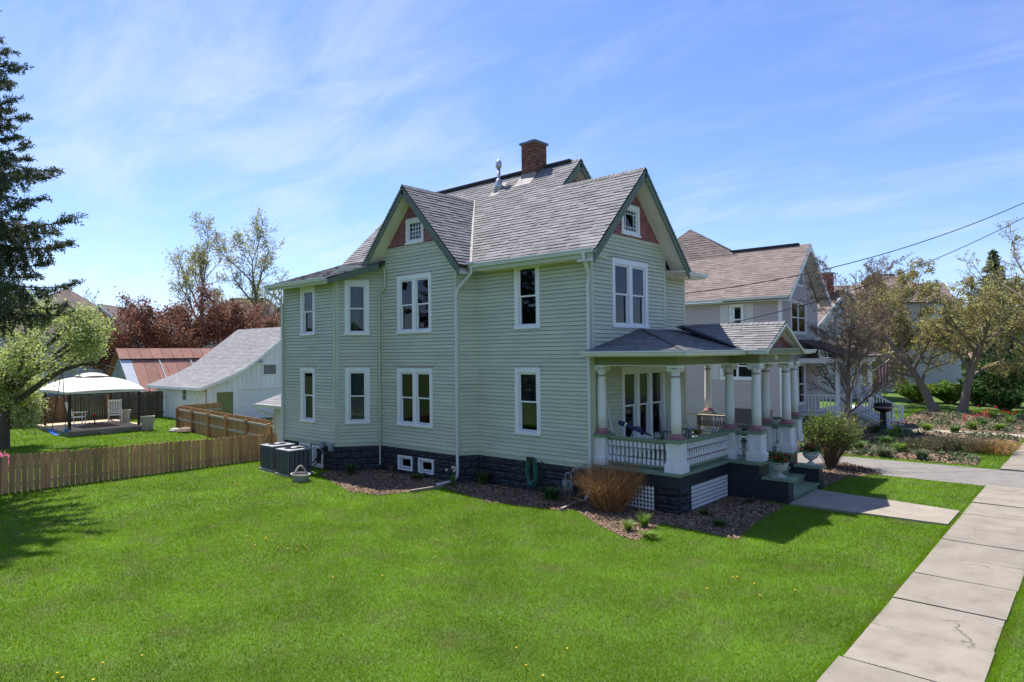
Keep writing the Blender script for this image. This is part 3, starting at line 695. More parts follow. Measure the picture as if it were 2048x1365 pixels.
def lay_blocks(fr, u0, u1, z0, rows, h, parent, holes=(), bl=0.41, name='block'):
    for r_ in range(rows):
        u = u0 - (bl/2 if r_ % 2 else 0)
        while u < u1-0.02:
            a, b = max(u, u0), min(u+bl, u1); z_ = z0+r_*h
            segs = [(a, b)]
            for hh in holes:
                if hh[2] < z_+h*.6 and hh[3] > z_+h*.4:
                    ns = []
                    for (p, q) in segs:
                        if q <= hh[0] or p >= hh[1]: ns.append((p, q)); continue
                        if p < hh[0]: ns.append((p, hh[0]))
                        if q > hh[1]: ns.append((hh[1], q))
                    segs = ns
            for (p, q) in segs:
                if q-p < 0.06: continue
                o = mobj(name, rng.choice(blocks), M['block'], parent, loc=tuple(fr(p+.004, z_+.004, 0.001)))
                o.rotation_euler = (0, 0, math.atan2(fr.u.y, fr.u.x)); o.scale = (q-p-.008, 1.0, h-.008)
            u += bl
for a, b in FO_runs[:5]:
    f = Fr(a, b); lay_blocks(f, 0, f.L, 0.0, 4, ZF/4, FO, bw if a == (-8.1, YG) else (bw2 if a == (-12.2, YR) else ()))
def basement(fr, u0, u1, v0, v1, glassm='glass'):
    m = MB(); ring(m, fr, u0, u1, v0, v1, .07, .06, -0.02, .035); W = m.build('basement_window', M['white'], HOUSE)
    m = MB(); ring(m, fr, u0+.075, u1-.075, v0+.065, v1-.065, .05, .05, -.10, -.03); m.build('sash', M['white'], W)
    m = MB(); m.fbox(fr, u0+.1, u1-.1, v0+.1, v1-.1, -.075, -.07); m.build('glass_pane', M[glassm], W)
    m = MB(); m.fbox(fr, u0+.06, u1-.06, v0+.06, v1-.06, -.13, -.11); m.build('room_shade_backing', M['dark'], W)  # dark-painted sheet stands in for basement shade
for (a, b, c, d_) in bw: basement(frC, a, b, c, d_)
for (a, b, c, d_) in bw2: basement(frE, a, b, max(c, .04), d_)
# ------------------------------------------------------------------ the porch (parts of the house)
FLZ = 0.95; PY1 = 7.75; PX = 2.47
m = MB(); m.box(0.0, PX, -.06, PY1, FLZ-.06, FLZ); PF = m.build('porch_floor', M['stepgreen'], HOUSE)
m = MB(); m.box(-.7, 0.0, 3.91, PY1, FLZ-.06, FLZ-.002); m.build('floor_section', M['stepgreen'], PF)
m = MB(); m.box(0.0, PX-.04, -.02, .02, .60, FLZ-.061); m.box(PX-.08, PX-.04, .02, PY1-.02, .60, FLZ-.061); m.build('skirt_beam', M['navy'], PF)
m = MB(); m.box(.01, PX-.1, .03, PY1-.05, -.05, .02); m.build('underside_shade_slab', M['dark'], PF)  # near-black slab, painted as the shade under the porch floor
m = MB(); m.box(PX-.10, PX-.06, PY1-3.0, PY1-.02, .0, .60); m.build('skirt_panel', M['navy'], PF)
# block pier at the corner
PP = MB(); PP.box(1.76, PX-.06, .03, .56, -.05, .60); PPo = PP.build('porch_pier', M['mortar'], HOUSE)
lay_blocks(Fr((1.76, .03), (PX-.06, .03)), 0, .65, 0, 3, .2, PPo, bl=0.65)
lay_blocks(Fr((PX-.06, .03), (PX-.06, .56)), 0, .53, 0, 3, .2, PPo, bl=0.53)
def lattice(fr, u0, u1, v0, v1):
    m = MB(); st = 0.094; lw = 0.040
    u = u0
    while u < u1: m.fbox(fr, u, min(u+lw, u1), v0, v1, 0.008, 0.014); u += st
    v = v0+.02
    while v < v1: m.fbox(fr, u0, u1, v, min(v+lw, v1), 0.0, 0.0065); v += st
    L = m.build('lattice_panel', M['white'], HOUSE)
    m = MB(); m.fbox(fr, u0-.0, u1+.0, v0, v1+.02, -.5, -.45); m.build('backing', M['dark'], L)  # near-black sheet painted as the shade behind the laths
    return L
lattice(Fr((.06, 0.0), (1.76, 0.0)), 0.05, 1.70, 0.03, .60)
lattice(Fr((PX-.06, .58), (PX-.06, 2.66)), 0.02, 2.06, 0.03, .60)
lattice(Fr((PX-.06, 5.55), (PX-.06, 6.3)), 0.02, .72, 0.03, .60)
# portico base: tall cheek blocks, low cheek walls with caps, stairs
m = MB(); m.box(PX-.039, 3.24, 2.68, 3.34, -.03, FLZ-.06)
ST = m.build('porch_steps', M['navy'], HOUSE)
m = MB(); m.box(PX-.039, 3.24, 4.92, 5.50, -.03, FLZ-.06); m.build('cheek_wall', M['navy'], ST)
m = MB(); m.box(3.241, 3.96, 2.68, 3.02, -.03, .56); m.build('cheek_wall', M['navy'], ST)
m = MB(); m.box(3.241, 3.96, 5.02, 5.36, -.03, .56); m.build('cheek_wall', M['navy'], ST)
for y0, y1 in ((2.64, 3.38), (4.88, 5.54)):
    m = MB(); m.box(PX-.02, 3.30, y0, y1, FLZ-.059, FLZ+.001); m.build('pedestal_slab', M['stepgreen'], ST)
for y0, y1 in ((2.62, 3.08), (4.96, 5.42)):
    m = MB(); m.box(3.302, 4.04, y0, y1, .561, .625); m.build('cheek_cap', M['stepgreen'], ST)
for k in range(4):                         # risers and treads
    x0 = PX+.02+k*0.36; zt = FLZ-.19*(k+1)
    m = MB(); m.box(x0-.02, x0+.40, 3.021 if x0 > 3.2 else 3.345, 5.019 if x0 > 3.2 else 4.915, zt-.05, zt); m.build('tread', M['stepgreen'], ST)
    m = MB(); m.box(x0-.36, x0+.36, 3.025 if x0 > 3.2 else 3.35, 5.015 if x0 > 3.2 else 4.91, -.03, zt-.051); m.build('riser', M['stepgreen'], ST)
# columns
def two_mat(me, mats, fn):
    for mm in mats: me.materials.append(mm)
    for p in me.polygons: p.material_index = fn(p.center)
    return me
ZC0, ZC1 = 1.73, 3.46
sh = MB(); sh.lathe([(.118, .12), (.122, .5), (.116, 1.0), (.103, 1.46), (.104, 1.54)], n=20); shaft_me = sh.mesh('shaft')
bs = MB(); bs.box(-.17, .17, -.17, .17, 0, .035); bs.lathe([(.165, .036), (.17, .06), (.15, .085), (.14, .10), (.145, .115), (.125, .125)], n=20); base_me = bs.mesh('base')
rg = MB(); rg.lathe([(.107, 1.455), (.116, 1.465), (.116, 1.49), (.107, 1.50)], n=20); ring_me = rg.mesh('ring')
cp = MB(); cp.lathe([(.105, 1.541), (.11, 1.6), (.135, 1.64), (.14, 1.66)], n=20)
for k in range(4):
    a = R(45+90*k); d = V((math.cos(a), math.sin(a), 0)); t = V((-math.sin(a), math.cos(a), 0)); c = d*.165+Z*1.625
    for e in (-1, 1):
        pts = []
        for i in range(15):
            th = i/14*math.pi*3.0; r_ = .062*(1-i/14*.8); pts.append(c + t*(.012*e) + d*(r_*math.cos(th)) + Z*(r_*math.sin(th)))
        cp.tube(pts, .014, 5)
    cp.beam(d*.05+Z*1.665, d*.19+Z*1.665, .07, .03)
for k in range(4):
    a = R(90*k); d = V((math.cos(a), math.sin(a), 0)); cp.lathe([(.02, 0), (.035, .02), (.02, .04)], tuple(d*.13+Z*1.6), 8)
cp.box(-.16, .16, -.16, .16, 1.685, 1.728); cap_me = cp.mesh('capital')
pd = MB(); pd.box(-.165, .165, -.165, .165, .0, .70)
for k in range(4):
    f = Fr((-.165, -.165), (.165, -.165)); rot = Matrix.Rotation(R(90*k), 4, 'Z'); b0 = len(pd.v)
    ring(pd, f, .0, .33, .20, .70, .07, .07, -.001, .018); 
    for i in range(b0, len(pd.v)): pd.v[i] = tuple(rot @ V(pd.v[i]))
pd.box(-.215, .215, -.215, .215, 0.0, .19); pd.box(-.20, .20, -.20, .20, .19, .215); ped_me = pd.mesh('pedestal')
pc = MB(); pc.box(-.23, .23, -.23, .23, .70, .775); pcap_me = pc.mesh('pedestal_cap')
COLS = dict(A=(.14, .25), B=(2.23, .25), C=(2.30, 3.12), D=(3.02, 3.12), E=(2.50, 5.14), F=(3.08, 5.14), G=(2.46, 7.60), H=(-.35, 7.45))
for k, (x, y) in COLS.items():
    c = mobj('porch_column', shaft_me, M['whiteold'], HOUSE, smooth=True, loc=(x, y, ZC0))
    mobj('base', base_me, M['mauve'], c, loc=(x, y, ZC0)); mobj('ring', ring_me, M['mauvepale'], c, loc=(x, y, ZC0), smooth=True)
    mobj('capital', cap_me, M['whiteold'], c, loc=(x, y, ZC0))
    mobj('pedestal', ped_me, M['whiteold'], c, loc=(x, y, FLZ+.002)); mobj('pedestal_cap', pcap_me, M['stepgreen'], c, loc=(x, y, FLZ+.002))
# railings
bal = MB(); bal.box(-.032, .032, -.032, .032, 0, .13)
bal.lathe([(.030, .131), (.018, .145), (.030, .16), (.033, .19), (.022, .30), (.018, .36), (.026, .375), (.018, .39)], n=8)
bal.box(-.030, .030, -.030, .030, .39, .52)
bal_me = two_mat(bal.mesh('baluster'), [M['whiteold'], M['mauve']], lambda c: 1 if (.131 < c.z < .155 or .365 < c.z < .392) else 0)
def railing(a, b, n, extra=0):
    a, b = V((*a, 0)), V((*b, 0)); d = (b-a).normalized()
    m = MB(); m.beam(a+Z*1.655, b+Z*1.655, .15, .05); RL = m.build('porch_railing', M['stepgreen'], HOUSE)
    m = MB(); m.beam(a+Z*1.605, b+Z*1.605, .07, .05); m.build('under_rail', M['stepgreen'], RL)
    m = MB(); m.beam(a+Z*1.035, b+Z*1.035, .09, .05); m.build('bottom_rail', M['stepgreen'], RL)
    for i in range(n):
        p = a + (b-a)*((i+.5)/n)
        o = mobj('baluster', bal_me, None, RL, loc=(p.x, p.y, 1.06)); o.rotation_euler = (0, 0, math.atan2(d.y, d.x))
railing((.32, .25), (2.04, .25), 14)
railing((2.26, .44), (2.28, 2.93), 20)
railing((2.34, 5.34), (2.33, 7.33), 15)
railing((2.12, 7.5), (-.16, 7.47), 16)
railing((2.49, 3.12), (2.84, 3.12), 2)
railing((2.53, 5.14), (2.87, 5.14), 2)
# beams (entablature)
m = MB(); m.box(0.03, 2.38, .11, .37, ZC1+.02, 3.76); BE = m.build('porch_beam', M['olive'], HOUSE)
def bpart(x0, x1, y0, y1, z0=ZC1+.02, z1=3.76, nm='beam_section', mt='olive'):
    m = MB(); m.box(x0, x1, y0, y1, z0, z1); m.build(nm, M[mt], BE)
bpart(2.12, 2.381, .371, 7.66); bpart(2.382, 3.18, 2.98, 3.26); bpart(2.92, 3.181, 3.261, 5.00); bpart(2.382, 3.182, 5.001, 5.28); bpart(-.5, 2.119, 7.38, 7.66)
for (x0, x1, y0, y1) in ((.02, 2.40, .09, .39), (2.10, 2.402, .391, 7.68), (2.403, 3.20, 2.96, 3.28), (2.90, 3.201, 3.281, 4.98), (2.403, 3.202, 4.981, 5.30), (-.5, 2.099, 7.36, 7.68)):
    bpart(x0, x1, y0, y1, ZC1, ZC1+.022, 'beam_strip', 'cream')
m = MB(); m.box(-.65, 2.75, .0, 7.9, 3.70, 3.725); m.build('porch_ceiling', M['cream'], HOUSE)
m = MB(); m.box(2.40, 3.35, 2.8, 5.45, 3.70, 3.724); m.build('porch_ceiling', M['cream'], HOUSE)
# house number, standing proud of the portico beam
def text_mesh(txt, size, depth=0.004):
    cu = bpy.data.curves.new('txt', 'FONT'); cu.body = txt; cu.size = size; cu.extrude = depth; cu.align_x = 'CENTER'
    to = bpy.data.objects.new('txt', cu); COL.objects.link(to); dg = bpy.context.evaluated_depsgraph_get(); dg.update()
    me = bpy.data.meshes.new_from_object(to.evaluated_get(dg)); bpy.data.objects.remove(to); return me
me = text_mesh('704', .19); me.transform(Matrix.Rotation(R(90), 4, 'Z') @ Matrix.Rotation(R(90), 4, 'X')); me.name = 'house_number'
mobj('house_number', me, M['white'], HOUSE, loc=(3.187, 4.12, 3.55))
# porch roof
ZE = 3.80
ew, ef = -.42, 2.88       # side eave y, front eave x
apy = 2.45; apz = 4.46
P0 = V((0.015, ew, ZE)); P1 = V((ef, ew, ZE)); AP = V((0.015, apy, apz)); P2 = V((ef, 8.05, ZE)); AP2 = V((0.015, 5.4, apz))
pr = MB(); ps = MB(); PRs = [[P0, P1, AP], [P1, P2, AP2, AP], [P2, V((-.7, 8.05, ZE)), V((-.7, 6.5, 4.1)), AP2]]
gx, gy, gz, hw = 3.46, 4.12, 4.56, 1.42
sl = (gz-ZE)/hw
G0 = [V((gx, gy, gz)), V((gx, gy-hw, ZE)), V((ef-.05, gy-hw, ZE)), V((.25, gy, gz))]
G1 = [V((gx, gy, gz)), V((gx, gy+hw, ZE)), V((ef-.05, gy+hw, ZE)), V((.25, gy, gz))]
for p in PRs + [G0, G1]:
    n = (p[1]-p[0]).cross(p[2]-p[0]).normalized(); ps_ = p
    if n.z < 0: n = -n; ps_ = p[::-1]
    pr.slab([q-n*.006 for q in ps_], .045, n); shingle(ps, p, .135, .3, .02, rng)
PRO = pr.build('porch_roof', M['roofdeck'], HOUSE); ps.build('asphalt_shingles', M['roof'], PRO, kind='stuff')
ridge_cap(G0[0], G0[3], (0, -1, -sl), (0, 1, -sl), PRO)
ridge_cap(P1+Z*.004, AP+Z*.004, (-.71, .0, .05), (0, .71, .05), PRO, w_=.11)
va = V((.45, gy, gz)); vb = V((ef-.05, gy-hw, ZE))
m = MB(); m.beam(va+V((0.02, -.12, .01)), vb+V((0.02, -.05, .05)), .12, .02); m.build('valley_flashing', M['ridge'], PRO)
gutter(P0+V((.02, 0, .03)), P1+V((.02, 0, .03)), (0, -1, 0), parent=PRO)
gutter(P1+V((0, -.10, .03)), V((ef, gy-hw-.0, ZE+.03)), (1, 0, 0), parent=PRO)
gutter(V((ef, gy+hw+.0, ZE+.03)), P2+V((0, .1, .03)), (1, 0, 0), parent=PRO)
gutter(V((ef+.13, gy-hw-.0, ZE+.031)), V((gx+.06, gy-hw-.0, ZE+.031)), (0, -1, 0), parent=PRO)
gutter(V((ef+.13, gy+hw+.0, ZE+.031)), V((gx+.06, gy+hw+.0, ZE+.031)), (0, 1, 0), parent=PRO)
m = MB(); m.box(0.02, ef, ew, ew+.02, 3.70, ZE-.01); m.box(ef-.02, ef, ew+.021, 8.05, 3.70, ZE-.01); m.build('fascia_board', M['cream'], PRO)
m = MB(); m.box(0.02, ef-.02, ew+.02, .11, 3.69, 3.71); m.box(2.383, ef-.021, .111, 8.0, 3.69, 3.711); m.build('soffit', M['cream'], PRO)
m = MB(); m.box(ef-.25, ef+.16, gy-hw-.16, gy-hw+.02, ZE+.05, ZE+.075); m.build('gutter_guard', M['gutter'], PRO)
# portico pediment
fg = Fr((3.19, gy-hw), (3.19, gy+hw))
tri = [(0.22, 3.86), (2*hw-.22, 3.86), (hw, gz-.10)]
m = MB(); m.slab([fg(u, z) for u, z in tri], .06, fg.n); GF = m.build('pediment_face', M['scallop'], HOUSE)
m = MB(); shingle(m, [fg(u, z, .004) for u, z in tri], .115, .125, .016, rng, True, vup=fg.n); m.build('scallop_shingles', M['scallop'], GF, kind='stuff')
m = MB(); m.box(3.0, gx-.02, gy-hw+.12, gy+hw-.12, 3.725, 3.86); m.build('pediment_base', M['olive'], GF)
m = MB(); m.slab([V((3.19, gy-hw+.05, 3.862)), V((gx-.01, gy-hw+.05, 3.862)), V((gx-.01, gy+hw-.05, 3.862)), V((3.19, gy+hw-.05, 3.862))], .01); m.build('pediment_ledge', M['cream'], GF)
for sgn in (-1, 1):
    a, b = V((gx, gy+sgn*hw, ZE)), V((gx, gy, gz)); lo, hi = a+V((0, 0, -.05)), b+V((0, 0, -.05)); f = V((1, 0, 0)); drop = V((0, 0, -.17))
    m = MB(); m.hexa([lo-f*.03+drop*.3, lo+drop*.3, hi+drop, hi-f*.03+drop, lo-f*.03, lo, hi, hi-f*.03]); m.build('rake_board', M['olive'], GF)
    m = MB(); m.hexa([lo+V((0, 0, -.03)), lo+f*.02+V((0, 0, -.03)), hi+f*.02+V((0, 0, -.04)), hi+V((0, 0, -.04)), lo+V((0, 0, .03)), lo+f*.02+V((0, 0, .03)), hi+f*.02+V((0, 0, .035)), hi+V((0, 0, .035))]); m.build('rake_moulding', M['cream'], GF)
    m = MB(); m.slab([lo-f*.031+V((0, 0, -.03)), lo-f*.28+V((0, 0, -.03)), hi-f*.28+V((0, 0, -.09)), hi-f*.031+V((0, 0, -.09))], .015, Z); m.build('soffit', M['cream'], GF)
# ------------------------------------------------------------------ ground, lawn, paving, beds
M.update(
 soil=mat('ground_turf', (0.075, 0.135, 0.022), 0.95, 0.3, 0.6, dirt=(0.07, 0.115, 0.02), dscale=2.5, damt=0.8),
 concrete=mat('pavement_concrete', (0.265, 0.235, 0.195), 0.9, 0.18, 1.6, bump=0.5, bscale=90, dirt=(0.185, 0.163, 0.13), dscale=1.7, damt=0.7, objr=0.08, crack=0.8, spec=0.2),
 walkc=mat('walk_concrete', (0.33, 0.285, 0.235), 0.9, 0.14, 2.2, bump=0.5, bscale=90, dirt=(0.23, 0.205, 0.175), dscale=1.6, damt=0.5, objr=0.05, spec=0.2),
 asphalt=mat('old_grey_asphalt', (0.225, 0.21, 0.195), 0.95, 0.2, 2.0, bump=0.8, bscale=120, dirt=(0.29, 0.26, 0.225), dscale=0.7, damt=0.6, spec=0.15),
 road=mat('road_asphalt', (0.06, 0.06, 0.062), 0.9, 0.15, 3),
 mulchbase=mat('mulch_soil', (0.12, 0.08, 0.056), 0.95, 0.35, 9, bump=1.0, bscale=40),
 mulch=mat('wood_chip', (0.26, 0.175, 0.12), 0.9, 0.3, 3, isl=0.38, hue=0.015),
 grass=mat('grass_blade', (0.205, 0.345, 0.018), 0.6, 0.32, 0.6, isl=0.28, hue=0.02, dirt=(0.26, 0.28, 0.085), dscale=1.3, damt=0.95, trans=0.45, spec=0.08),
 grassdry=mat('grass_blade_mixed', (0.14, 0.22, 0.04), 0.6, 0.2, 0.5, isl=0.4, hue=0.03, trans=0.4),
 timber=mat('edging_timber', (0.30, 0.26, 0.21), 0.9, 0.2, 6),
 leafdk=mat('strap_leaf', (0.085, 0.16, 0.035), 0.5, 0.15, 3, isl=0.4, hue=0.015, trans=0.3),
 leaflt=mat('fresh_leaf', (0.16, 0.26, 0.035), 0.5, 0.15, 3, isl=0.35, hue=0.02, trans=0.4),
 leafgrey=mat('grey_green_leaf', (0.12, 0.15, 0.075), 0.6, 0.15, 3, isl=0.4, hue=0.02, trans=0.3),
 bud=mat('russet_bud', (0.24, 0.16, 0.085), 0.7, 0.2, 2, isl=0.45, hue=0.03, trans=0.3),
 stem=mat('brown_stem', (0.17, 0.12, 0.085), 0.85, 0.2, 5, isl=0.3),
 stemor=mat('orange_brown_stem', (0.40, 0.20, 0.085), 0.7, 0.25, 4, isl=0.5, hue=0.02),
 red=mat('red_petal', (0.55, 0.025, 0.02), 0.6, 0.1, 8, isl=0.4, trans=0.25),
 yellow=mat('yellow_petal', (0.75, 0.52, 0.03), 0.6, 0.1, 8, isl=0.2, trans=0.2),
 coral=mat('coral_petal', (0.70, 0.10, 0.08), 0.6, 0.1, 8, isl=0.3, trans=0.3),
 pink=mat('pink_petal', (0.75, 0.25, 0.38), 0.6, 0.1, 8, isl=0.3, trans=0.3),
 palepet=mat('pale_petal', (0.75, 0.70, 0.60), 0.6, 0.1, 8, trans=0.3),
 stone=mat('cast_stone', (0.37, 0.35, 0.32), 0.85, 0.12, 6, bump=0.3, bscale=50, dirt=(0.33, 0.32, 0.28), dscale=5, damt=0.5),
 urn=mat('white_cast_urn', (0.50, 0.50, 0.48), 0.7, 0.08, 6, dirt=(0.42, 0.42, 0.39), dscale=6, damt=0.5),
 ac=mat('ac_cabinet_grey', (0.13, 0.14, 0.155), 0.45, 0.1, 4, spec=0.4),
 actop=mat('ac_top_grey', (0.34, 0.35, 0.37), 0.45, 0.08, 4),
 hose=mat('green_hose', (0.04, 0.20, 0.13), 0.4, 0.1, 6, spec=0.5),
 meter=mat('gas_meter_grey', (0.26, 0.29, 0.31), 0.5, 0.1, 5),
 cable=mat('black_cable', (0.015, 0.015, 0.016), 0.5, 0.1),
 adiron=mat('grey_white_chair', (0.52, 0.54, 0.56), 0.6, 0.08, 5),
)
m = MB(); n = 24; m.lathe([(900, 0.0)]*1 + [(900, 0.0)], n=n) if False else m.poly([(900*math.cos(2*math.pi*i/48), 900*math.sin(2*math.pi*i/48), 0) for i in range(48)])
struct(m.build('ground', M['soil']))
SX0, SX1 = 7.34, 8.78
# sidewalk: one slab per joint, uneven
SW = struct(part_empty('sidewalk', None, (8.06, 0, 0)))
ys = [-16.9, -15.4, -13.9, -12.4, -11.0, -9.5, -8.1, -6.7, -5.35, -4.02, -2.74, -1.27, .05, 1.34, 2.75, 4.09, 5.5, 6.9, 8.28]
ys2 = [11.55+1.5*i for i in range(26)]
for seg in (ys, ys2):
    for a, b in zip(seg[:-1], seg[1:]):
        dz = rng.uniform(-.008, .012); tl = rng.uniform(-.006, .006); x0 = SX0+rng.uniform(-.02, .03); x1 = SX1+rng.uniform(-.03, .03); e = .006
        m = MB(); T = .05+dz
        m.hexa([(x0, a+e, -.05), (x1, a+e, -.05), (x1, b-e, -.05), (x0, b-e, -.05), (x0+.008, a+e+.006, T+tl), (x1-.008, a+e+.006, T-tl), (x1-.008, b-e-.006, T-tl), (x0+.008, b-e-.006, T+tl)])
        m.build('sidewalk_slab', M['concrete'], SW)
WK = struct(part_empty('front_walk', None, (5.6, 3.6, 0)))
for (xa, xb, ya0, yb0, ya1, yb1) in ((3.99, 5.50, 2.62, 4.74, 2.66, 4.55), (5.515, 7.27, 2.66, 4.55, 2.72, 4.28)):
    m = MB(); m.hexa([(xa, ya0, -.05), (xb, ya1, -.05), (xb, yb1, -.05), (xa, yb0, -.05), (xa, ya0, .06), (xb, ya1, .055), (xb, yb1, .055), (xa, yb0, .06)]); m.build('walk_slab', M['walkc'], WK)
m = MB(); m.slab([(-26, 8.55, .012), (12.4, 8.25, .012), (12.4, 11.5, .012), (-26, 11.45, .012)], .05); struct(m.build('driveway', M['asphalt']))
m = MB(); m.box(SX0+.1, SX1, 8.29, 8.42, -.02, .035); m.build('sidewalk_slab', M['concrete'], SW)
m = MB(); m.slab([(12.6, -300, .004), (20, -300, .004), (20, 300, .004), (12.6, 300, .004)], .05); struct(m.build('road', M['road']))
m = MB(); m.box(12.4, 12.6, -300, 8.0, -.05, .12); m.box(12.4, 12.6, 11.9, 300, -.05, .12); struct(m.build('kerb', M['concrete']))
NW = MB(); NW.slab([(2.2, 21.3, .02), (7.33, 21.3, .02), (7.33, 22.5, .02), (2.2, 22.5, .02)], .06); struct(NW.build('neighbour_walk', M['walkc']))
# mulch beds (outlines read from the ground)
def gp(*pts): return [(pz(x, y).x, pz(x, y).y) for x, y in pts]
bedA = gp((640, 952), (700, 985), (760, 992), (821, 986), (884, 976), (900, 981), (977, 1006), (1045, 1014), (1122, 1023), (1150, 1022), (1198, 1052), (1245, 1076), (1277, 1083), (1322, 1049), (1359, 1056), (1417, 1069), (1475, 1081), (1499, 1057), (1536, 1031), (1572, 1014)) + [(2.5, 2.67), (2.4, .0), (0, .05), (-4.0, .05), (-4.4, -.45), (-8.05, -.45), (-8.9, -1.6), (-9.2, -1.62)]
bedB = gp((1641, 980), (1691, 957), (1765, 950), (1740, 938), (1690, 926)) + [(2.2, 9.0), (2.45, 5.52), (3.9, 5.45)]
bedC = [(4.2, 12.0), (6.7, 12.0), (6.6, 13.6), (5.0, 14.6), (3.4, 15.8), (1.0, 15.9), (-1.0, 15.6), (-1.0, 11.9)]
bedD = [(1.2, 16.5), (3.5, 16.6), (4.6, 18.4), (7.2, 19.3), (7.25, 21.2), (2.2, 21.2), (1.2, 21.2)]
bedE = [(2.4, 22.6), (7.2, 22.6), (7.2, 33.0), (1.5, 33.0), (1.5, 24.0)]
BEDS = [bedA, bedB, bedC, bedD, bedE]
def inpoly(P, poly):
    x, y = P[:, 0], P[:, 1]; c = np.zeros(len(P), bool); n = len(poly)
    for i in range(n):
        x0, y0 = poly[i]; x1, y1 = poly[(i+1) % n]
        k = (y0 > y) != (y1 > y)
        with np.errstate(divide='ignore', invalid='ignore'): xi = (x1-x0)*(y-y0)/(y1-y0+1e-12)+x0
        c ^= k & (x < xi)
    return c
nr = np.random.default_rng(3)
def np_mesh(name, verts, faces):
    me = bpy.data.meshes.new(name); nv, nf, k = len(verts), len(faces), faces.shape[1]
    me.vertices.add(nv); me.vertices.foreach_set('co', np.ascontiguousarray(verts, np.float32).ravel())
    me.loops.add(nf*k); me.loops.foreach_set('vertex_index', np.ascontiguousarray(faces, np.int32).ravel())
    me.polygons.add(nf); me.polygons.foreach_set('loop_start', np.arange(0, nf*k, k, dtype=np.int32))
    me.polygons.foreach_set('loop_total', np.full(nf, k, np.int32)) if False else None
    me.update(calc_edges=True); return me
def quads(C, U, W):                        # centres, half-axes -> verts, faces
    n = len(C); v = np.empty((n, 4, 3)); v[:, 0] = C-U-W; v[:, 1] = C+U-W; v[:, 2] = C+U+W; v[:, 3] = C-U+W
    return v.reshape(-1, 3), np.arange(4*n).reshape(n, 4)
def rand_dirs(n):
    d = nr.normal(size=(n, 3)); return d/np.linalg.norm(d, axis=1)[:, None]
bed_names = ['mulch_bed']*5
for i, b in enumerate(BEDS):
    m = MB(); m.poly([(x, y, .012+.0*i) for x, y in b]); me = m.mesh('mulch_bed'); bm = bmesh.new(); bm.from_mesh(me); bmesh.ops.triangulate(bm, faces=bm.faces); bm.to_mesh(me); bm.free()
    for p in me.polygons:
        pass
    bo = struct(mobj('mulch_bed', me, M['mulchbase']))
    P = np.array(b); lo, hi = P.min(0), P.max(0); ar = (hi-lo).prod(); dens = (900, 700, 260, 200, 100)[i]
    Q = nr.uniform(lo, hi, (int(ar*dens), 2)); Q = Q[inpoly(Q, b)]
    n = len(Q); C = np.column_stack([Q, nr.uniform(.014, .035, n)])
    a = nr.uniform(0, 2*np.pi, n); s = nr.uniform(.012, .034, n)*(1 if i < 2 else 1.7); tl = nr.normal(0, .35, n)
    U = np.column_stack([np.cos(a), np.sin(a), tl])*s[:, None]; W = np.column_stack([-np.sin(a), np.cos(a), nr.normal(0, .4, n)])*(s*nr.uniform(.25, .5, n))[:, None]
    v, f = quads(C, U, W); c = mobj('wood_chips', np_mesh('wood_chips', v, f), M['mulch'], bo, kind='stuff')
# lawn blades
excl = BEDS + [[(-13.0, -1.6), (-8.95, -1.62), (-8.1, -.5), (-4.4, -.5), (-4.1, 0), (2.5, 0), (2.5, 2.65), (4.0, 2.65), (4.0, 5.4), (2.5, 5.5), (2.5, 8.0), (-13, 8.0)],
  [(3.98, 2.60), (7.29, 2.70), (7.29, 4.30), (3.98, 4.76)], [(7.35, -30), (8.77, -30), (8.77, 8.3), (7.35, 8.3)], [(7.35, 11.5), (8.77, 11.5), (8.77, 60), (7.35, 60)],
  [(-30, 8.5), (13, 8.22), (13, 11.55), (-30, 11.5)], [(2.2, 21.3), (7.35, 21.3), (7.35, 22.5), (2.2, 22.5)], [(-33.3, -4.2), (-27.7, -4.2), (-27.7, -.5), (-33.3, -.5)], [(-40, 2.95), (-28.9, 2.95), (-28.9, 20), (-40, 20)],
  [(-11.45, -3.15), (-9.22, -3.2), (-9.22, -2.2), (-11.45, -2.2)], [(-9.1, -1.6), (-9.1, -2.3), (-8.0, -2.4), (-8, -1.0)]]
def lawn(x0, x1, y0, y1, dens, hgt, wid, mt, name, label, dmin=0, dmax=999, cull=True, extra=None):
    n = int((x1-x0)*(y1-y0)*dens); Q = np.column_stack([nr.uniform(x0, x1, n), nr.uniform(y0, y1, n)])
    D = Q - np.array(CAM[:2]); d = np.hypot(D[:, 0], D[:, 1])
    dep = D @ np.array([_fw.x, _fw.y]); sx = D @ np.array([_rt.x, _rt.y])
    k = (d >= dmin) & (d < dmax)
    if cull: k &= (dep > 1.5) & (np.abs(sx) < dep*0.84+3.0)
    Q = Q[k]
    k = np.ones(len(Q), bool)
    for e in excl + (extra or []): k &= ~inpoly(Q, e)
    return Q[k]
def blades(Q, hgt, wid):
    n = len(Q); a = nr.uniform(0, 2*np.pi, n); h = hgt*nr.uniform(.55, 1.25, n); w_ = wid*nr.uniform(.7, 1.3, n)
    lean = nr.normal(0, .45, (n, 2))*h[:, None]
    v = np.zeros((n, 3, 3)); dx = np.column_stack([np.cos(a), np.sin(a)])*w_[:, None]/2
    v[:, 0, :2] = Q-dx; v[:, 1, :2] = Q+dx; v[:, 2, :2] = Q+lean; v[:, 2, 2] = h
    return v.reshape(-1, 3)
allv = []
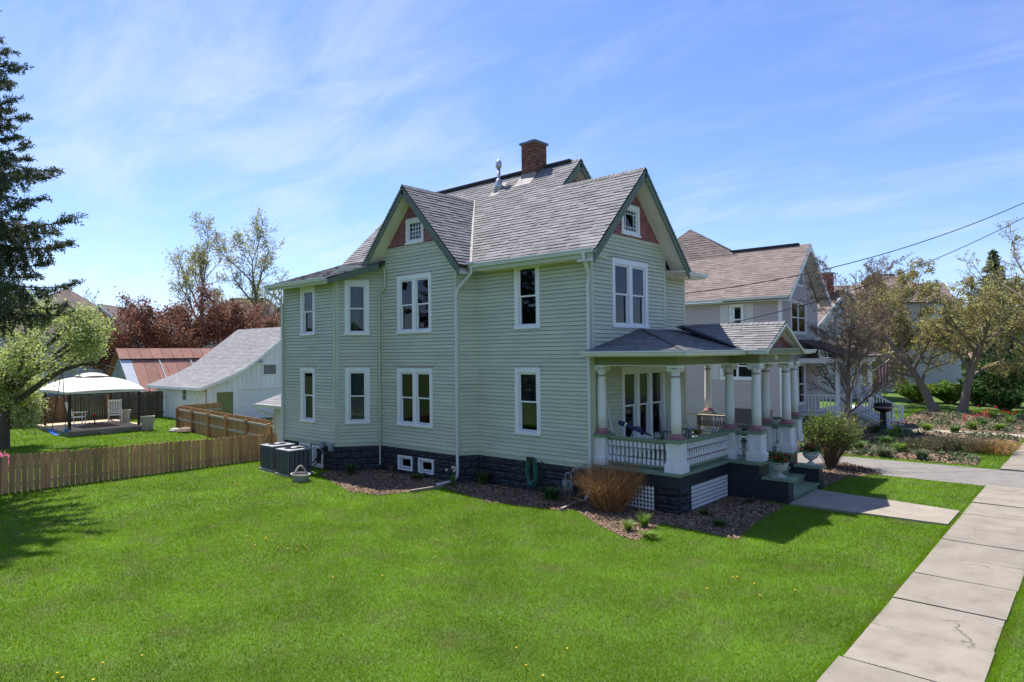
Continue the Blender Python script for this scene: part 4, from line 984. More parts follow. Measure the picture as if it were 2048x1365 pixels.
for (dmin, dmax, dens, hg, wd) in ((0, 9, 5200, .050, .0065), (9, 13, 3600, .050, .008), (13, 18, 2200, .052, .011), (18, 26, 900, .055, .018), (26, 40, 380, .06, .03), (40, 60, 140, .07, .05)):
    for (x0, x1, y0, y1) in ((-13.2, 12.3, -16.5, 8.3), (-38, -13.7, -16, 3.0), (0.5, 12.3, 11.6, 36)):
        Q = lawn(x0, x1, y0, y1, dens, 0, 0, None, '', '', dmin, dmax)
        if len(Q): allv.append(blades(Q, hg, wd))
# ragged fringe over the pavement edges and weeds in the joints
for xe_, sg in ((SX0, 1), (SX1, -1)):
    q = np.column_stack([nr.uniform(0, 1, 26000), nr.uniform(-9, 8.2, 26000)]); wv_ = .02+.035*(np.sin(q[:, 1]*3.1)+np.sin(q[:, 1]*7.7+1)+1.2)*.5+.03*np.sin(q[:, 1]*19)
    q[:, 0] = xe_ - sg*.06 + sg*q[:, 0]*(.06+np.clip(wv_, .005, .2)); allv.append(blades(q, .055, .008) + np.array([0, 0, .0]))
q = []
for yj in ys:
    for _ in range(70):
        if math.sin(yj*9) > -.3: q.append((rng.uniform(SX0, SX1) if rng.random() < .3 else SX0+abs(rng.gauss(0, .35)), yj+rng.gauss(0, .012)))
bq = blades(np.array(q), .03, .008); bq[:, 2] += .04; allv.append(bq)
v = np.concatenate(allv); print('grass blades', len(v)//3)
g = mobj('lawn_grass', np_mesh('lawn_grass', v, np.arange(len(v)).reshape(-1, 3)), M['grass'], kind='stuff'); tag(g, 'short bright green mown grass of the lawns around the houses', 'grass')
# dandelions dotted over the lawn
dm = MB(); rr = random.Random(11)
cl = [(rr.uniform(-11, 6), rr.uniform(-12, -3.5)) for _ in range(11)]
for c in cl:
    for _ in range(rr.randint(2, 6)):
        x, y = c[0]+rr.gauss(0, .5), c[1]+rr.gauss(0, .4)
        if y > -2.8 or x > 7: continue
        dm.lathe([(.004, .0), (.005, .05), (.019, .058), (.015, .07), (.004, .07)], (x, y, 0), 6)
tag(dm.build('dandelion_flowers', M['yellow'], kind='stuff'), 'tiny yellow dandelion heads scattered over the lawn', 'flowers')
# timber edging by the downspout and gas meter
for i, (a, b, lb) in enumerate((((821, 987), (884, 977), 'weathered timber edging beside the downspout outlet'), ((1122, 1024), (1165, 1006), 'short timber edging beside the gas meter and orange shrub'))):
    p, q = pz(*a), pz(*b); m = MB(); m.beam(p+Z*.05, q+Z*.05, .07, .08); tag(m.build('edging_timber', M['timber']), lb, 'edging')
# ------------------------------------------------------------------ plants near the house
def strap_clump(name, label, loc, n, h, spread, wd, mt, seed, cat='plant', group=None, flowers=None, fm=None, up=0.5):
    rr = random.Random(seed); t = thing(name, label, cat, loc, group); m = MB()
    for i in range(n):
        a = rr.uniform(0, 2*math.pi); L = h*rr.uniform(.7, 1.25); d = V((math.cos(a), math.sin(a), 0)); s = V((-d.y, d.x, 0))
        b = V((rr.gauss(0, spread*.12), rr.gauss(0, spread*.12), 0)); out = spread*rr.uniform(.3, 1.0); pts = []
        for k in range(5):
            u = k/4; pts.append(b + d*out*u**1.4 + Z*(L*(u*(1.0+up) - u*u*(.25+up)*rr.uniform(.85, 1.1))))
        for k in range(4):
            w0 = wd*(1-(k/4)**2)*.5; w1 = wd*(1-((k+1)/4)**2)*.5
            m.poly([pts[k]-s*w0, pts[k]+s*w0, pts[k+1]+s*w1, pts[k+1]-s*w1] if k < 3 else [pts[k]-s*w0, pts[k]+s*w0, pts[k+1]])
    m.v = [tuple(V(q)+V(loc)) for q in m.v]
    m.build('leaves', M[mt], t)
    if flowers:
        st = MB(); heads = []; f = MB(); f.lathe([(.008, -.01), (.032, .01), (.038, .035), (.022, .07), (.012, .068)], (0, 0, 0), 7); hme = f.mesh('flower_head')
        for i in range(flowers):
            x, y = rr.gauss(0, spread*.45), rr.gauss(0, spread*.45); hh = h*rr.uniform(.9, 1.25); p = V(loc)+V((x, y, hh))
            st.tube([V(loc)+V((x*.4, y*.4, 0)), p], .006, 4)
            heads.append(p)
        st.build('stems', M['leafdk'], t, kind='stuff')
        for p in heads: mobj('flower_head', hme, M[fm or 'red'], t, loc=tuple(p))
    return t
def G(px, py): p = pz(px, py); return (p.x, p.y, 0.01)
strap_clump('daylily_clump', 'dark green arching clump beside the angled bay corner and basement wall', G(702, 950), 110, .40, .42, .03, 'leafdk', 1)
strap_clump('daylily_clump', 'rounded dark green clump right of the white downspout', G(966, 970), 120, .42, .46, .03, 'leafdk', 2)
strap_clump('daylily_clump', 'low green clump under the coiled hose beside the gas meter', G(1103, 1001), 120, .36, .46, .03, 'leafdk', 3)
strap_clump('daffodil_clump', 'upright daffodil leaves with pale flowers at the downspout outlet', G(906, 974), 50, .42, .2, .022, 'leaflt', 4, flowers=6, fm='palepet', up=.2)
strap_clump('grass_tuft', 'taller light green grass tuft in front of the corner pier', G(1288, 1056), 160, .36, .28, .012, 'leaflt', 5, up=.25)
strap_clump('grass_tuft', 'shorter light green grass tuft left of the taller one', G(1256, 1064), 140, .28, .28, .012, 'leaflt', 6, up=.25)
strap_clump('low_plant', 'low yellow green ring of leaves at the bed point on the lawn', G(1300, 1078), 130, .14, .34, .03, 'leaflt', 7)
strap_clump('low_plant', 'small dark plant in the bed before the right lattice', G(1440, 1054), 110, .16, .30, .03, 'leafdk', 8)
strap_clump('low_plant', 'small green plant close to the block pier corner', G(1408, 1032), 70, .16, .22, .03, 'leafdk', 9)
strap_clump('low_plant', 'small weed in the bed left of the steps', G(1500, 1008), 60, .14, .22, .03, 'leafgrey', 10)
strap_clump('low_plant', 'sprawling green ground plant below the paired basement windows', G(835, 958), 120, .14, .42, .03, 'leafdk', 12)
strap_clump('low_plant', 'small green sprig at the foot of the pier', G(1334, 1022), 40, .2, .14, .02, 'leaflt', 13)
strap_clump('dry_tuft', 'pale dry twiggy tuft left of the basement windows', G(782, 947), 60, .36, .3, .008, 'stem', 14, up=.2)
def twig_shrub(name, label, loc, n, h, r, mt, seed, leaf=None, nleaf=0, lsize=.03, lzone=(.5, 1), rad=.006, forks=2, up=1.5, cat='shrub', base=.12, wob=.03):
    rr = random.Random(seed); t = thing(name, label, cat, loc); m = MB(); tips = []
    for i in range(n):
        a = rr.uniform(0, 2*math.pi); o = math.sqrt(rr.random()); d = V((math.cos(a)*o*r, math.sin(a)*o*r, 0)); L = h*rr.uniform(.7, 1.08)*(1-.22*o*o)
        b = V((math.cos(a)*base*o, math.sin(a)*base*o, 0)); pts = []; j = V((rr.gauss(0, wob), rr.gauss(0, wob), rr.gauss(0, wob*.6)))
        for k in range(5):
            u = k/4; pts.append(V(loc)+b + (d-b)*u**up + Z*L*u + j*math.sin(u*3))
        m.tube(pts, [rad*(1-.75*k/4) for k in range(5)], 3, False); tips.append(pts)
        for q in range(forks):
            u = rr.uniform(.35, .8); i0 = int(u*4); p = pts[i0].lerp(pts[i0+1], u*4-i0); e = p + (d*rr.uniform(.1, .35)+V((rr.gauss(0, .12), rr.gauss(0, .12), 0))*r + Z*h*rr.uniform(.1, .28))
            m.tube([p, (p+e)/2+V((rr.gauss(0, .01), rr.gauss(0, .01), .01)), e], [rad*.5, rad*.4, rad*.15], 3, False); tips.append([p, p.lerp(e, .33), p.lerp(e, .66), (p+e)/2, e])
    m.build('stems', M[mt], t)
    if leaf:
        C = []
        for i in range(nleaf):
            p = rr.choice(tips); u = rr.uniform(*lzone)*3.999; i0 = int(u); C.append(p[i0].lerp(p[i0+1], u-i0)+V((rr.gauss(0, .03), rr.gauss(0, .03), rr.gauss(0, .03))))
        C = np.array([tuple(c) for c in C]); nn = len(C); d1 = rand_dirs(nn); d2 = np.cross(d1, rand_dirs(nn)); d2 /= np.linalg.norm(d2, axis=1)[:, None]
        s = lsize*nr.uniform(.6, 1.3, nn)
        v, f = quads(C, d1*s[:, None], d2*(s*.5)[:, None]); mobj('leaves', np_mesh('leaves', v, f), M[leaf], t)
    return t
twig_shrub('dogwood_shrub', 'rounded leafless shrub of orange brown stems beside the porch lattice', G(1222, 1022), 430, 1.22, .92, 'stemor', 21, 'bud', 2600, .011, (.2, 1), rad=.006, forks=4, up=1.15, base=.30, wob=.09)
twig_shrub('forsythia_shrub', 'vase shaped shrub with fresh yellow green leaves right of the porch steps', G(1662, 936), 170, 1.95, 1.1, 'stem', 22, 'leaflt', 3600, .03, (.62, 1), .010, 5, 1.3)
twig_shrub('bare_twig_plant', 'sparse pale leafless twigs left of the orange shrub', G(1146, 1016), 30, .75, .5, 'stem', 23, rad=.005)
# ------------------------------------------------------------------ things by the side wall
def ac_unit(loc, label):
    x, y = loc; t = thing('ac_condenser', label, 'air conditioner', (x, y, 0), 'condensers by the rear bay'); w_ = .40; h = .80
    m = MB(); m.box(x-w_+.02, x+w_-.02, y-w_+.02, y+w_-.02, .08, h); m.build('coil_core', M['iron'], t)
    m = MB()
    for s in range(4):
        f = Fr(*[((x-w_, y-w_), (x+w_, y-w_)), ((x+w_, y-w_), (x+w_, y+w_)), ((x+w_, y+w_), (x-w_, y+w_)), ((x-w_, y+w_), (x-w_, y-w_))][s])
        m.fbox(f, 0, .07, .08, h, -.03, 0); m.fbox(f, 2*w_-.07, 2*w_, .08, h, -.03, .001)
        for k in range(5): u = .1+k*.6/4; m.fbox(f, u, u+.05, .10, h-.02, -.018, -.004)
        z = .11
        while z < h: m.fbox(f, .07, 2*w_-.07, z, z+.014, -.03, -.012); z += .035
    m.build('louvre_panels', M['ac'], t)
    m = MB(); m.lathe([(.0, h), (.0, h)], (x, y, 0), 4) if False else None
    n = 24; ro = .31
    sq = []
    for k in range(n):
        a = 2*math.pi*k/n; c, s_ = math.cos(a), math.sin(a); q = 1/max(abs(c), abs(s_)); sq.append((x+c*q*(w_+.015), y+s_*q*(w_+.015)))
    ci = [(x+ro*math.cos(2*math.pi*k/n), y+ro*math.sin(2*math.pi*k/n)) for k in range(n)]
    for k in range(n):
        j = (k+1) % n; m.poly([(*sq[k], h+.04), (*sq[j], h+.04), (*ci[j], h+.055), (*ci[k], h+.055)]); m.poly([(*sq[k], h), (*sq[j], h), (*sq[j], h+.04), (*sq[k], h+.04)]); m.poly([(*ci[k], h+.055), (*ci[j], h+.055), (*ci[j], h-.02), (*ci[k], h-.02)])
    m.build('top_cover', M['actop'], t)
    m = MB()
    for r_ in (.30, .25, .20, .15): m.tube([(x+r_*math.cos(2*math.pi*k/20), y+r_*math.sin(2*math.pi*k/20), h+.05) for k in range(21)], .006, 4)
    for k in range(8): a = math.pi*k/4; m.tube([(x+.1*math.cos(a), y+.1*math.sin(a), h+.05), (x+.31*math.cos(a), y+.31*math.sin(a), h+.05)], .005, 4)
    m.build('fan_grille', M['iron'], t)
    m = MB(); m.lathe([(.11, h+.05), (.11, h+.07), (.09, h+.08)], (x, y, 0), 14); m.build('motor_cap', M['actop'], t)
    m = MB(); m.box(x-w_-.04, x+w_+.04, y-w_-.04, y+w_+.04, -.02, .075); m.build('pad', M['stone'], t)
ac_unit((-9.65, -2.76), 'nearer grey air conditioner condenser beside the stone basket planter')
ac_unit((-11.0, -2.58), 'farther grey air conditioner condenser next to the wooden fence')
m = MB()
for k, (a, b) in enumerate((((-9.35, YR-.03, .78), (-9.35, -2.5, .35)), ((-9.25, YR-.03, .76), (-9.25, -2.52, .25)))):
    a, b = V(a), V(b); m.tube([a, a+V((0, -.25, -.02)), (a+b)/2+V((0, -.1, -.18)), b+V((0, .2, -.02)), b], .022, 7)
tag(m.build('refrigerant_lines', M['cable']), 'black insulated pipes running from the bay wall to the condensers', 'pipes')
for (x, lb) in ((-9.12, 'right grey disconnect box on the skirt of the rear bay'), (-9.62, 'left grey disconnect box above the basement window')):
    t = thing('disconnect_box', lb, 'electrical box', (x, YR-.06, .72), 'boxes on the rear bay')
    m = MB(); m.box(x-.09, x+.09, YR-.14, YR-.051, .68, .93); m.build('case', M['meter'], t); m = MB(); m.box(x-.095, x+.095, YR-.15, YR-.141, .76, .935); m.build('cover', M['actop'], t)
# stone basket planter
bx, by, _ = G(601, 963); t = thing('basket_planter', 'cast stone basket planter with arched handle before the condensers', 'planter', (bx, by, 0))
m = MB(); m.lathe([(.22, 0), (.27, .02), (.30, .14), (.34, .20), (.345, .23), (.30, .23), (.28, .15), (.10, .13)], (bx, by, 0), 24, flute=.012, sx=1.1, sy=.75); m.build('bowl', M['stone'], t)
m = MB(); m.tube([(bx, by-.22+.44*k/12, .2+.26*math.sin(math.pi*k/12)) for k in range(13)], .032, 8); m.build('handle', M['stone'], t, smooth=True)
m = MB(); m.lathe([(.29, .155), (.29, .165)], (bx, by, 0), 20, sx=1.1, sy=.75); m.build('soil', M['mulchbase'], t)
# hose on the wall
hp = Fr((-4.08, 0), (0, 0)); t = thing('garden_hose', 'coiled green garden hose hanging on the wall by the basement', 'hose', (-1.95, -.06, .75))
m = MB(); rr = random.Random(4)
for k in range(7):
    hx = -1.95+rr.gauss(0, .03); wdt = .17+rr.uniform(-.05, .05); lo = rr.uniform(.14, .30); pts = []
    for i in range(25):
        a = 2*math.pi*i/24; pts.append((hx+wdt*math.sin(a)*(1.0 if math.cos(a) < 0 else .8), -.085-.014*k+.01*math.sin(a*2), .95-(.95-lo)*.5*(1-math.cos(a))))
    m.tube(pts, .013, 6)
m.build('coil', M['hose'], t, smooth=True)
m = MB(); m.box(-2.05, -1.85, -.2, -.027, .86, .91); m.box(-2.05, -1.85, -.21, -.19, .86, .97); m.build('hanger', M['iron'], t)
m = MB(); m.tube([(-1.62, -.02, .84), (-1.62, -.10, .84), (-1.62, -.14, .81)], .016, 6); m.lathe([(.03, 0), (.03, .012)], (-1.62, -.09, .86), 8); tag(m.build('wall_tap', M['copperpipe']), 'small outdoor tap on the skirt board right of the hose', 'tap')
# gas meter
gx_, gy_ = -.62, -.22; t = thing('gas_meter', 'grey gas meter with looped pipes beside the orange shrub', 'gas meter', (gx_, gy_, 0))
m = MB(); m.lathe([(.10, .22), (.15, .26), (.155, .36), (.15, .46), (.10, .50)], (gx_, gy_, 0), 16, sx=1.0, sy=.7); m.build('meter_body', M['meter'], t, smooth=True)
m = MB(); m.box(gx_-.09, gx_+.09, gy_-.15, gy_-.10, .38, .52); m.build('dial_case', M['meter'], t)
m = MB(); m.tube([(gx_-.09, gy_, .48), (gx_-.09, gy_, .62), (gx_-.06, gy_, .68), (gx_, gy_+.02, .68), (gx_, -.0, .68)], .022, 8); m.tube([(gx_+.09, gy_, .48), (gx_+.09, gy_, .72), (gx_+.16, gy_+.02, .80), (gx_+.34, gy_+.04, .82), (gx_+.40, -.0, .82)], .022, 8); m.tube([(gx_+.05, gy_, .0), (gx_+.05, gy_, .26)], .022, 8); m.build('pipes', M['meter'], t, smooth=True)
m = MB(); m.lathe([(.07, -.03), (.075, 0), (.05, .03)], (gx_+.34, gy_+.04, .86), 12); m.build('regulator', M['meter'], t, smooth=True)
# urns with red flowers on the step caps
def urn(x, y, z, label, seed):
    t = thing('urn_planter', label, 'planter', (x, y, z), 'urns flanking the porch steps')
    m = MB(); m.box(x-.13, x+.13, y-.13, y+.13, z, z+.03); m.lathe([(.11, .031), (.10, .05), (.05, .09), (.045, .12), (.08, .15)], (x, y, z), 16); m.build('foot', M['urn'], t)
    m = MB(); m.lathe([(.08, .15), (.16, .20), (.20, .28), (.205, .34)], (x, y, z), 28, flute=.035); m.build('fluted_bowl', M['urn'], t)
    m = MB(); m.lathe([(.205, .341), (.235, .36), (.24, .385), (.20, .385), (.19, .35)], (x, y, z), 28); m.build('rim', M['urn'], t)
    rr = random.Random(seed); n = 420; C = np.array([(x+rr.gauss(0, .09), y+rr.gauss(0, .09), z+.37+abs(rr.gauss(0, .09))) for _ in range(n)])
    d1 = rand_dirs(n); d2 = np.cross(d1, rand_dirs(n)); d2 /= np.linalg.norm(d2, axis=1)[:, None]; v, f = quads(C, d1*.035, d2*.022); mobj('leaves', np_mesh('leaves', v, f), M['leafdk'], t)
    m = MB()
    for _ in range(42):
        p = (x+rr.gauss(0, .11), y+rr.gauss(0, .11), z+.42+abs(rr.gauss(0, .09)))
        m.lathe([(.008, -.012), (.026, 0), (.022, .016), (.006, .02)], p, 6)
    m.build('red_flowers', M['red'], t)
urn(3.68, 2.86, .626, 'white fluted urn of red flowers on the near step cap', 31)
urn(3.70, 5.19, .626, 'white fluted urn of red flowers on the far step cap', 32)
# ------------------------------------------------------------------ porch furniture
def bar(m, a, b, w_=.03, h=.03): m.beam(a, b, w_, h)
def adirondack(x, y, rz, label):
    t = thing('adirondack_chair', label, 'chair', (0, 0, 0), 'white porch chairs'); 
    m = MB()
    for s in (-.26, .26): m.beam((s, -.35, .36), (s, .45, .10), .03, .11); m.beam((s*1.08, -.34, 0), (s*1.08, -.34, .56), .09, .03); m.beam((s*1.08, .28, 0), (s*1.08, .28, .56), .06, .03); m.box(s*1.15-.06, s*1.15+.06, -.45, .36, .56, .58)
    m.build('frame', M['adiron'], t)
    m = MB()
    for k in range(6): yy = -.33+k*.1; m.box(-.25, .25, yy, yy+.085, .395-(yy+.33)*.33, .415-(yy+.33)*.33)
    m.build('seat_slats', M['adiron'], t)
    for k in range(6):
        m = MB(); u = -.22+k*.088; hh = 1.02-.03*abs(k-2.5)**1.6; m.beam((u, .22, .25), (u*1.15, .22+.30*(hh-.25), hh), .08, .018, V((0, 1, 0))); m.build('back_slat', M['adiron'], t)
    t.location = (x, y, FLZ+.001); t.rotation_euler = (0, 0, rz); return t
adirondack(1.02, 4.0, R(115), 'grey white slatted chair in the middle of the porch')
adirondack(0.35, 3.75, R(115), 'grey white slatted chair half hidden by the corner column')
t = thing('side_table', 'small folding table with dried flowers on the porch', 'table', (1.25, 3.35, FLZ))
m = MB(); m.box(1.0, 1.5, 3.15, 3.55, FLZ+.50, FLZ+.53); m.build('table_top', M['adiron'], t)
for (a, b) in (((1.03, 3.2), (1.45, 3.2)), ((1.03, 3.5), (1.45, 3.5))):
    m = MB(); m.beam((a[0], a[1], FLZ), (b[0], b[1], FLZ+.5), .03, .02); m.beam((b[0], b[1]+.02, FLZ), (a[0], a[1]+.02, FLZ+.5), .03, .02); m.build('crossed_legs', M['adiron'], t)
strap_clump('dried_flower_tray', 'tray of orange dried flowers on the porch side table', (1.25, 3.35, FLZ+.53), 90, .13, .24, .05, 'stemor', 41, cat='flowers')
def iron_chair(x, y, rz, label):
    t = thing('iron_chair', label, 'chair', (0, 0, 0), 'black iron porch chairs'); m = MB()
    for (a, b) in ((-.2, -.2), (.2, -.2), (-.2, .2), (.2, .2)): m.tube([(a*1.1, b*1.1, 0), (a, b, .44)], .011, 6)
    m.build('legs', M['iron'], t)
    m = MB(); m.lathe([(.22, .44), (.235, .455), (.23, .475), (.1, .485)], (0, 0, 0), 18); m.build('seat', mat('woven_seat', (.16, .10, .05), .8, .2, 20), t)
    m = MB(); ar = [(.24*math.cos(a), .05+.24*math.sin(a), .86+.04*math.sin(a)) for a in [math.pi*k/14 for k in range(15)]]; m.tube([(.22, .03, .45)]+ar+[(-.22, .03, .45)], .012, 6)
    for k in range(1, 8): a = math.pi*k/8; m.tube([(.2*math.cos(a), .05+.2*math.sin(a), .47), (.24*math.cos(a), .05+.24*math.sin(a), .86+.04*math.sin(a))], .007, 5)
    m.build('curved_back', M['iron'], t); t.location = (x, y, FLZ+.001); t.rotation_euler = (0, 0, rz)
iron_chair(1.62, .75, R(-150), 'black iron chair with curved back behind the left railing')
iron_chair(1.65, 1.75, R(160), 'black iron chair with curved back behind the corner column')
# telescope on a tripod
tx, ty = .72, .85; t = thing('telescope', 'navy blue telescope on a tripod behind the porch railing', 'telescope', (tx, ty, FLZ))
tm = mat('navy_tube', (.02, .03, .09), .3, .05, spec=.5)
A_, B_ = V((tx-.42, ty-.05, FLZ+1.02)), V((tx+.36, ty+.05, FLZ+.76)); d_ = (B_-A_)
m = MB(); m.tube([A_, A_+d_*.25, A_+d_*.26, A_+d_*.8, A_+d_*.81, B_], [.062, .062, .052, .05, .03, .026], 14); m.build('tube', tm, t)
m = MB(); m.tube([A_+d_*.22, A_+d_*.27], .066, 14); m.build('collar', M['white'], t)
m = MB(); m.tube([B_, B_+d_*.12], .02, 10); m.build('eyepiece', M['iron'], t)
m = MB(); m.tube([A_+d_*.6+Z*.07, A_+d_*.85+Z*.09], .016, 8); m.build('finder_scope', M['iron'], t)
for k in range(3):
    a = R(90+120*k); m = MB(); m.beam((tx, ty, FLZ+.86), (tx+.34*math.cos(a), ty+.34*math.sin(a), FLZ+.0), .035, .025); m.build('tripod_leg', M['adiron'], t)
# bench with cushion, low bookshelf, bits at the far end
t = thing('porch_sofa', 'grey cushioned outdoor sofa against the far porch railing', 'sofa', (1.3, 6.8, FLZ)); cush = mat('taupe_cushion', (.33, .30, .28), .9, .08, 6)
m = MB(); m.box(.55, 2.0, 6.5, 7.15, FLZ+.15, FLZ+.40); m.build('seat', M['iron'], t); m = MB(); m.box(.6, 1.95, 6.45, 7.0, FLZ+.40, FLZ+.52); m.build('seat_cushion', cush, t)
m = MB(); m.hexa([(.6, 6.95, FLZ+.45), (1.95, 6.95, FLZ+.45), (1.95, 7.1, FLZ+.45), (.6, 7.1, FLZ+.45), (.6, 7.05, FLZ+.98), (1.95, 7.05, FLZ+.98), (1.95, 7.18, FLZ+.98), (.6, 7.18, FLZ+.98)]); m.build('back_cushion', cush, t)
for a in (.58, 1.92): m = MB(); m.box(a, a+.05, 6.5, 6.55, FLZ, FLZ+.15); m.box(a, a+.05, 7.1, 7.15, FLZ, FLZ+.15); m.build('leg', M['iron'], t)
t = thing('low_shelf', 'low dark shelf of jars beside the far porch column', 'shelf', (-.0, 6.9, FLZ))
m = MB(); m.box(-.55, .5, 6.95, 7.2, FLZ+.68, FLZ+.72); m.box(-.55, .5, 6.95, 7.2, FLZ+.35, FLZ+.38)
for a in (-.55, .46): m.box(a, a+.04, 6.951, 7.199, FLZ, FLZ+.68)
m.build('frame', M['timber'], t)
for k in range(9):
    m = MB(); x = -.45+k*.1; m.lathe([(.035, 0), (.038, .1), (.025, .13), (.028, .16)], (x, 7.07, FLZ+.382), 8); tag(m.build('jar', M['stone'] if k % 2 else M['meter']), ['first','second','third','fourth','fifth','sixth','seventh','eighth','ninth'][k]+' jar from the left on the low porch shelf', 'jar', 'jars on the porch shelf')
m = MB(); m.tube([(.28, .10, FLZ), (.02, .55, FLZ+1.35)], .016, 8) if False else m.tube([(.5, .42, FLZ+.01), (.06, .60, FLZ+1.50)], .016, 8); tag(m.build('leaning_pole', M['white']), 'thin white pole leaning on the wall behind the first column', 'pole')
# ------------------------------------------------------------------ fences, backyard, outbuildings, neighbouring houses
M.update(
 picket=mat('weathered_cedar_picket', (0.60, 0.315, 0.145), 0.85, 0.22, 2.5, objr=0.28, stretch=(3, 3, .5), dirt=(0.36, 0.22, 0.115), dscale=2.0, damt=0.6, bump=0.2, bscale=30),
 picketnew=mat('reddish_cedar_picket', (0.44, 0.23, 0.10), 0.85, 0.2, 2.5, objr=0.2, isl=0.2, stretch=(3, 3, .5), dirt=(0.2, 0.12, 0.07), dscale=2, damt=0.5),
 rail=mat('bleached_fence_rail', (0.40, 0.37, 0.32), 0.9, 0.12, 3),
 oldfence=mat('dark_old_fence', (0.12, 0.095, 0.07), 0.9, 0.25, 2.5, isl=0.3, stretch=(3, 3, .6)),
 deck=mat('deck_board', (0.55, 0.41, 0.28), 0.85, 0.12, 3, objr=0.08),
 canopy=mat('cream_canvas', (0.78, 0.74, 0.66), 0.9, 0.04, 3, trans=0.15),
 post=mat('dark_brown_post', (0.03, 0.024, 0.02), 0.5, 0.1),
 trellis=mat('brown_trellis', (0.22, 0.12, 0.07), 0.8, 0.15),
 planterc=mat('tan_pot', (0.42, 0.39, 0.33), 0.8, 0.1),
 blue=mat('blue_plastic', (0.03, 0.16, 0.55), 0.4, 0.05, spec=0.5),
 barnwhite=mat('peeling_white_boards', (0.88, 0.87, 0.85), 0.8, 0.05, 2, stretch=(3, 3, .4), dirt=(0.5, 0.47, 0.43), dscale=2.2, damt=0.4, isl=0.05),
 garagedoor=mat('white_garage_door', (0.84, 0.83, 0.82), 0.6, 0.04),
 doorgreen=mat('green_side_door', (0.22, 0.26, 0.10), 0.6, 0.1),
 rust=mat('rusty_metal_sheet', (0.36, 0.165, 0.12), 0.6, 0.14, 1.5, objr=0.16, dirt=(0.45, 0.30, 0.25), dscale=1.8, damt=0.5, metal=0.15),
 zinc=mat('zinc_sheet', (0.55, 0.57, 0.60), 0.5, 0.08, 2, metal=0.2),
 roofgr=mat('light_grey_shingle', (0.235, 0.23, 0.235), 0.9, 0.14, 1.2, isl=0.14, spec=0.15),
 roofbr=mat('brown_shingle', (0.22, 0.178, 0.16), 0.9, 0.14, 1.0, isl=0.17, spec=0.15),
 roofbr2=mat('dull_brown_shingle', (0.20, 0.155, 0.14), 0.9, 0.14, 1.0, isl=0.2, spec=0.15),
 taupe=mat('taupe_vinyl_siding', (0.55, 0.48, 0.46), 0.55, 0.05, 1.0, isl=0.03),
 greyvinyl=mat('grey_vinyl_siding', (0.38, 0.36, 0.37), 0.6, 0.06, 1.0),
 offwhite=mat('offwhite_siding', (0.66, 0.65, 0.63), 0.6, 0.05),
 redbrick=mat('red_brick_far', (0.27, 0.06, 0.045), 0.85, 0.2, 14),
 flagr=mat('flag_red', (.45, .08, .09), .8, .1),
 shutter=mat('pale_shutter', (0.64, 0.61, 0.58), 0.6, 0.05),
)
# picket fence along the lawn
def picket_mesh(h, w_=.135, t=.018):
    m = MB(); n = 6; prof = [(-w_/2, 0), (w_/2, 0), (w_/2, h-.045)] + [(w_/2*math.cos(a), h-.045+.045*math.sin(a)) for a in [math.pi*k/6 for k in range(1, 6)]] + [(-w_/2, h-.045)]
    k = len(prof); m.v = [(-t/2, x, z) for x, z in prof]+[(t/2, x, z) for x, z in prof]
    m.f = [tuple(range(k))[::-1], tuple(range(k, 2*k))] + [(i, (i+1) % k, k+(i+1) % k, k+i) for i in range(k)]
    return m.mesh('picket')
pks = [picket_mesh(1.03+.01*k) for k in range(4)]
FX = -13.45
t = thing('picket_fence', 'long weathered cedar picket fence across the lawn from house to frame edge', 'fence', (FX, -6, 0)); FN1 = t
y = -1.32; k = 0
while y > -12.6:
    o = mobj('picket', pks[k*7 % 4], M['picket'], t, loc=(FX+rng.uniform(-.006, .006), y, -.02 - .0*k)); hh = .93+.16*(-1.3-y)/8.4
    o.scale = (1, rng.uniform(.94, 1.03), hh/1.04*rng.uniform(.99, 1.015)); o.rotation_euler = (R(rng.uniform(-.5, .5)), 0, 0); y -= .149; k += 1
for z in (.25, .75):
    m = MB(); m.beam((FX-.045, -1.3, z*.9), (FX-.045, -12.6, z), .04, .085); m.build('rail', M['rail'], t)
for yy in (-1.35, -3.7, -6.1, -8.5, -10.9): m = MB(); m.box(FX-.155, FX-.066, yy-.045, yy+.045, -.1, .9); m.build('post', M['picketnew'], t)
# return fence seen from its rail side
t = thing('privacy_fence', 'reddish cedar fence with pale rails running back beside the garage', 'fence', (-20, 0, 0))
a, b = V((-26.8, .60, 0)), V((-14.6, -.75, 0)); d = (b-a).normalized(); nrm = V((d.y, -d.x, 0)); L = (b-a).length
pk2 = picket_mesh(1.2); ang = math.atan2(d.y, d.x)-R(90); i = 0; u = 0
while u < L:
    p = a+d*u; o = mobj('picket', pk2, M['picketnew'], t, loc=(p.x, p.y, -.02)); o.rotation_euler = (0, 0, ang); o.scale = (1, 1, 1.06+rng.uniform(-.01, .01)); u += .146; i += 1
for z in (.55, 1.02): m = MB(); m.beam(a+nrm*.04+Z*z, b+nrm*.04+Z*z, .04, .09); m.build('rail', M['rail'], t)
for k in range(6): p = a+d*(L*(k+.02)/5.1)+nrm*.10; m = MB(); m.box(p.x-.06, p.x+.06, p.y-.05, p.y+.05, -.1, 1.15); m.build('post', M['picketnew'], t)
t = thing('privacy_fence', 'short reddish fence panel turning towards the garage wall', 'fence', (-26.9, 1.6, 0)); u = 0
while u < 2.2:
    o = mobj('picket', pk2, M['picketnew'], t, loc=(-26.85-.1*u, .75+u, -.02)); o.scale = (1, 1, 1.06); u += .146
m = MB(); m.beam((-26.8, .7, .9), (-27.0, 2.95, .9), .04, .09); m.build('rail', M['rail'], t)
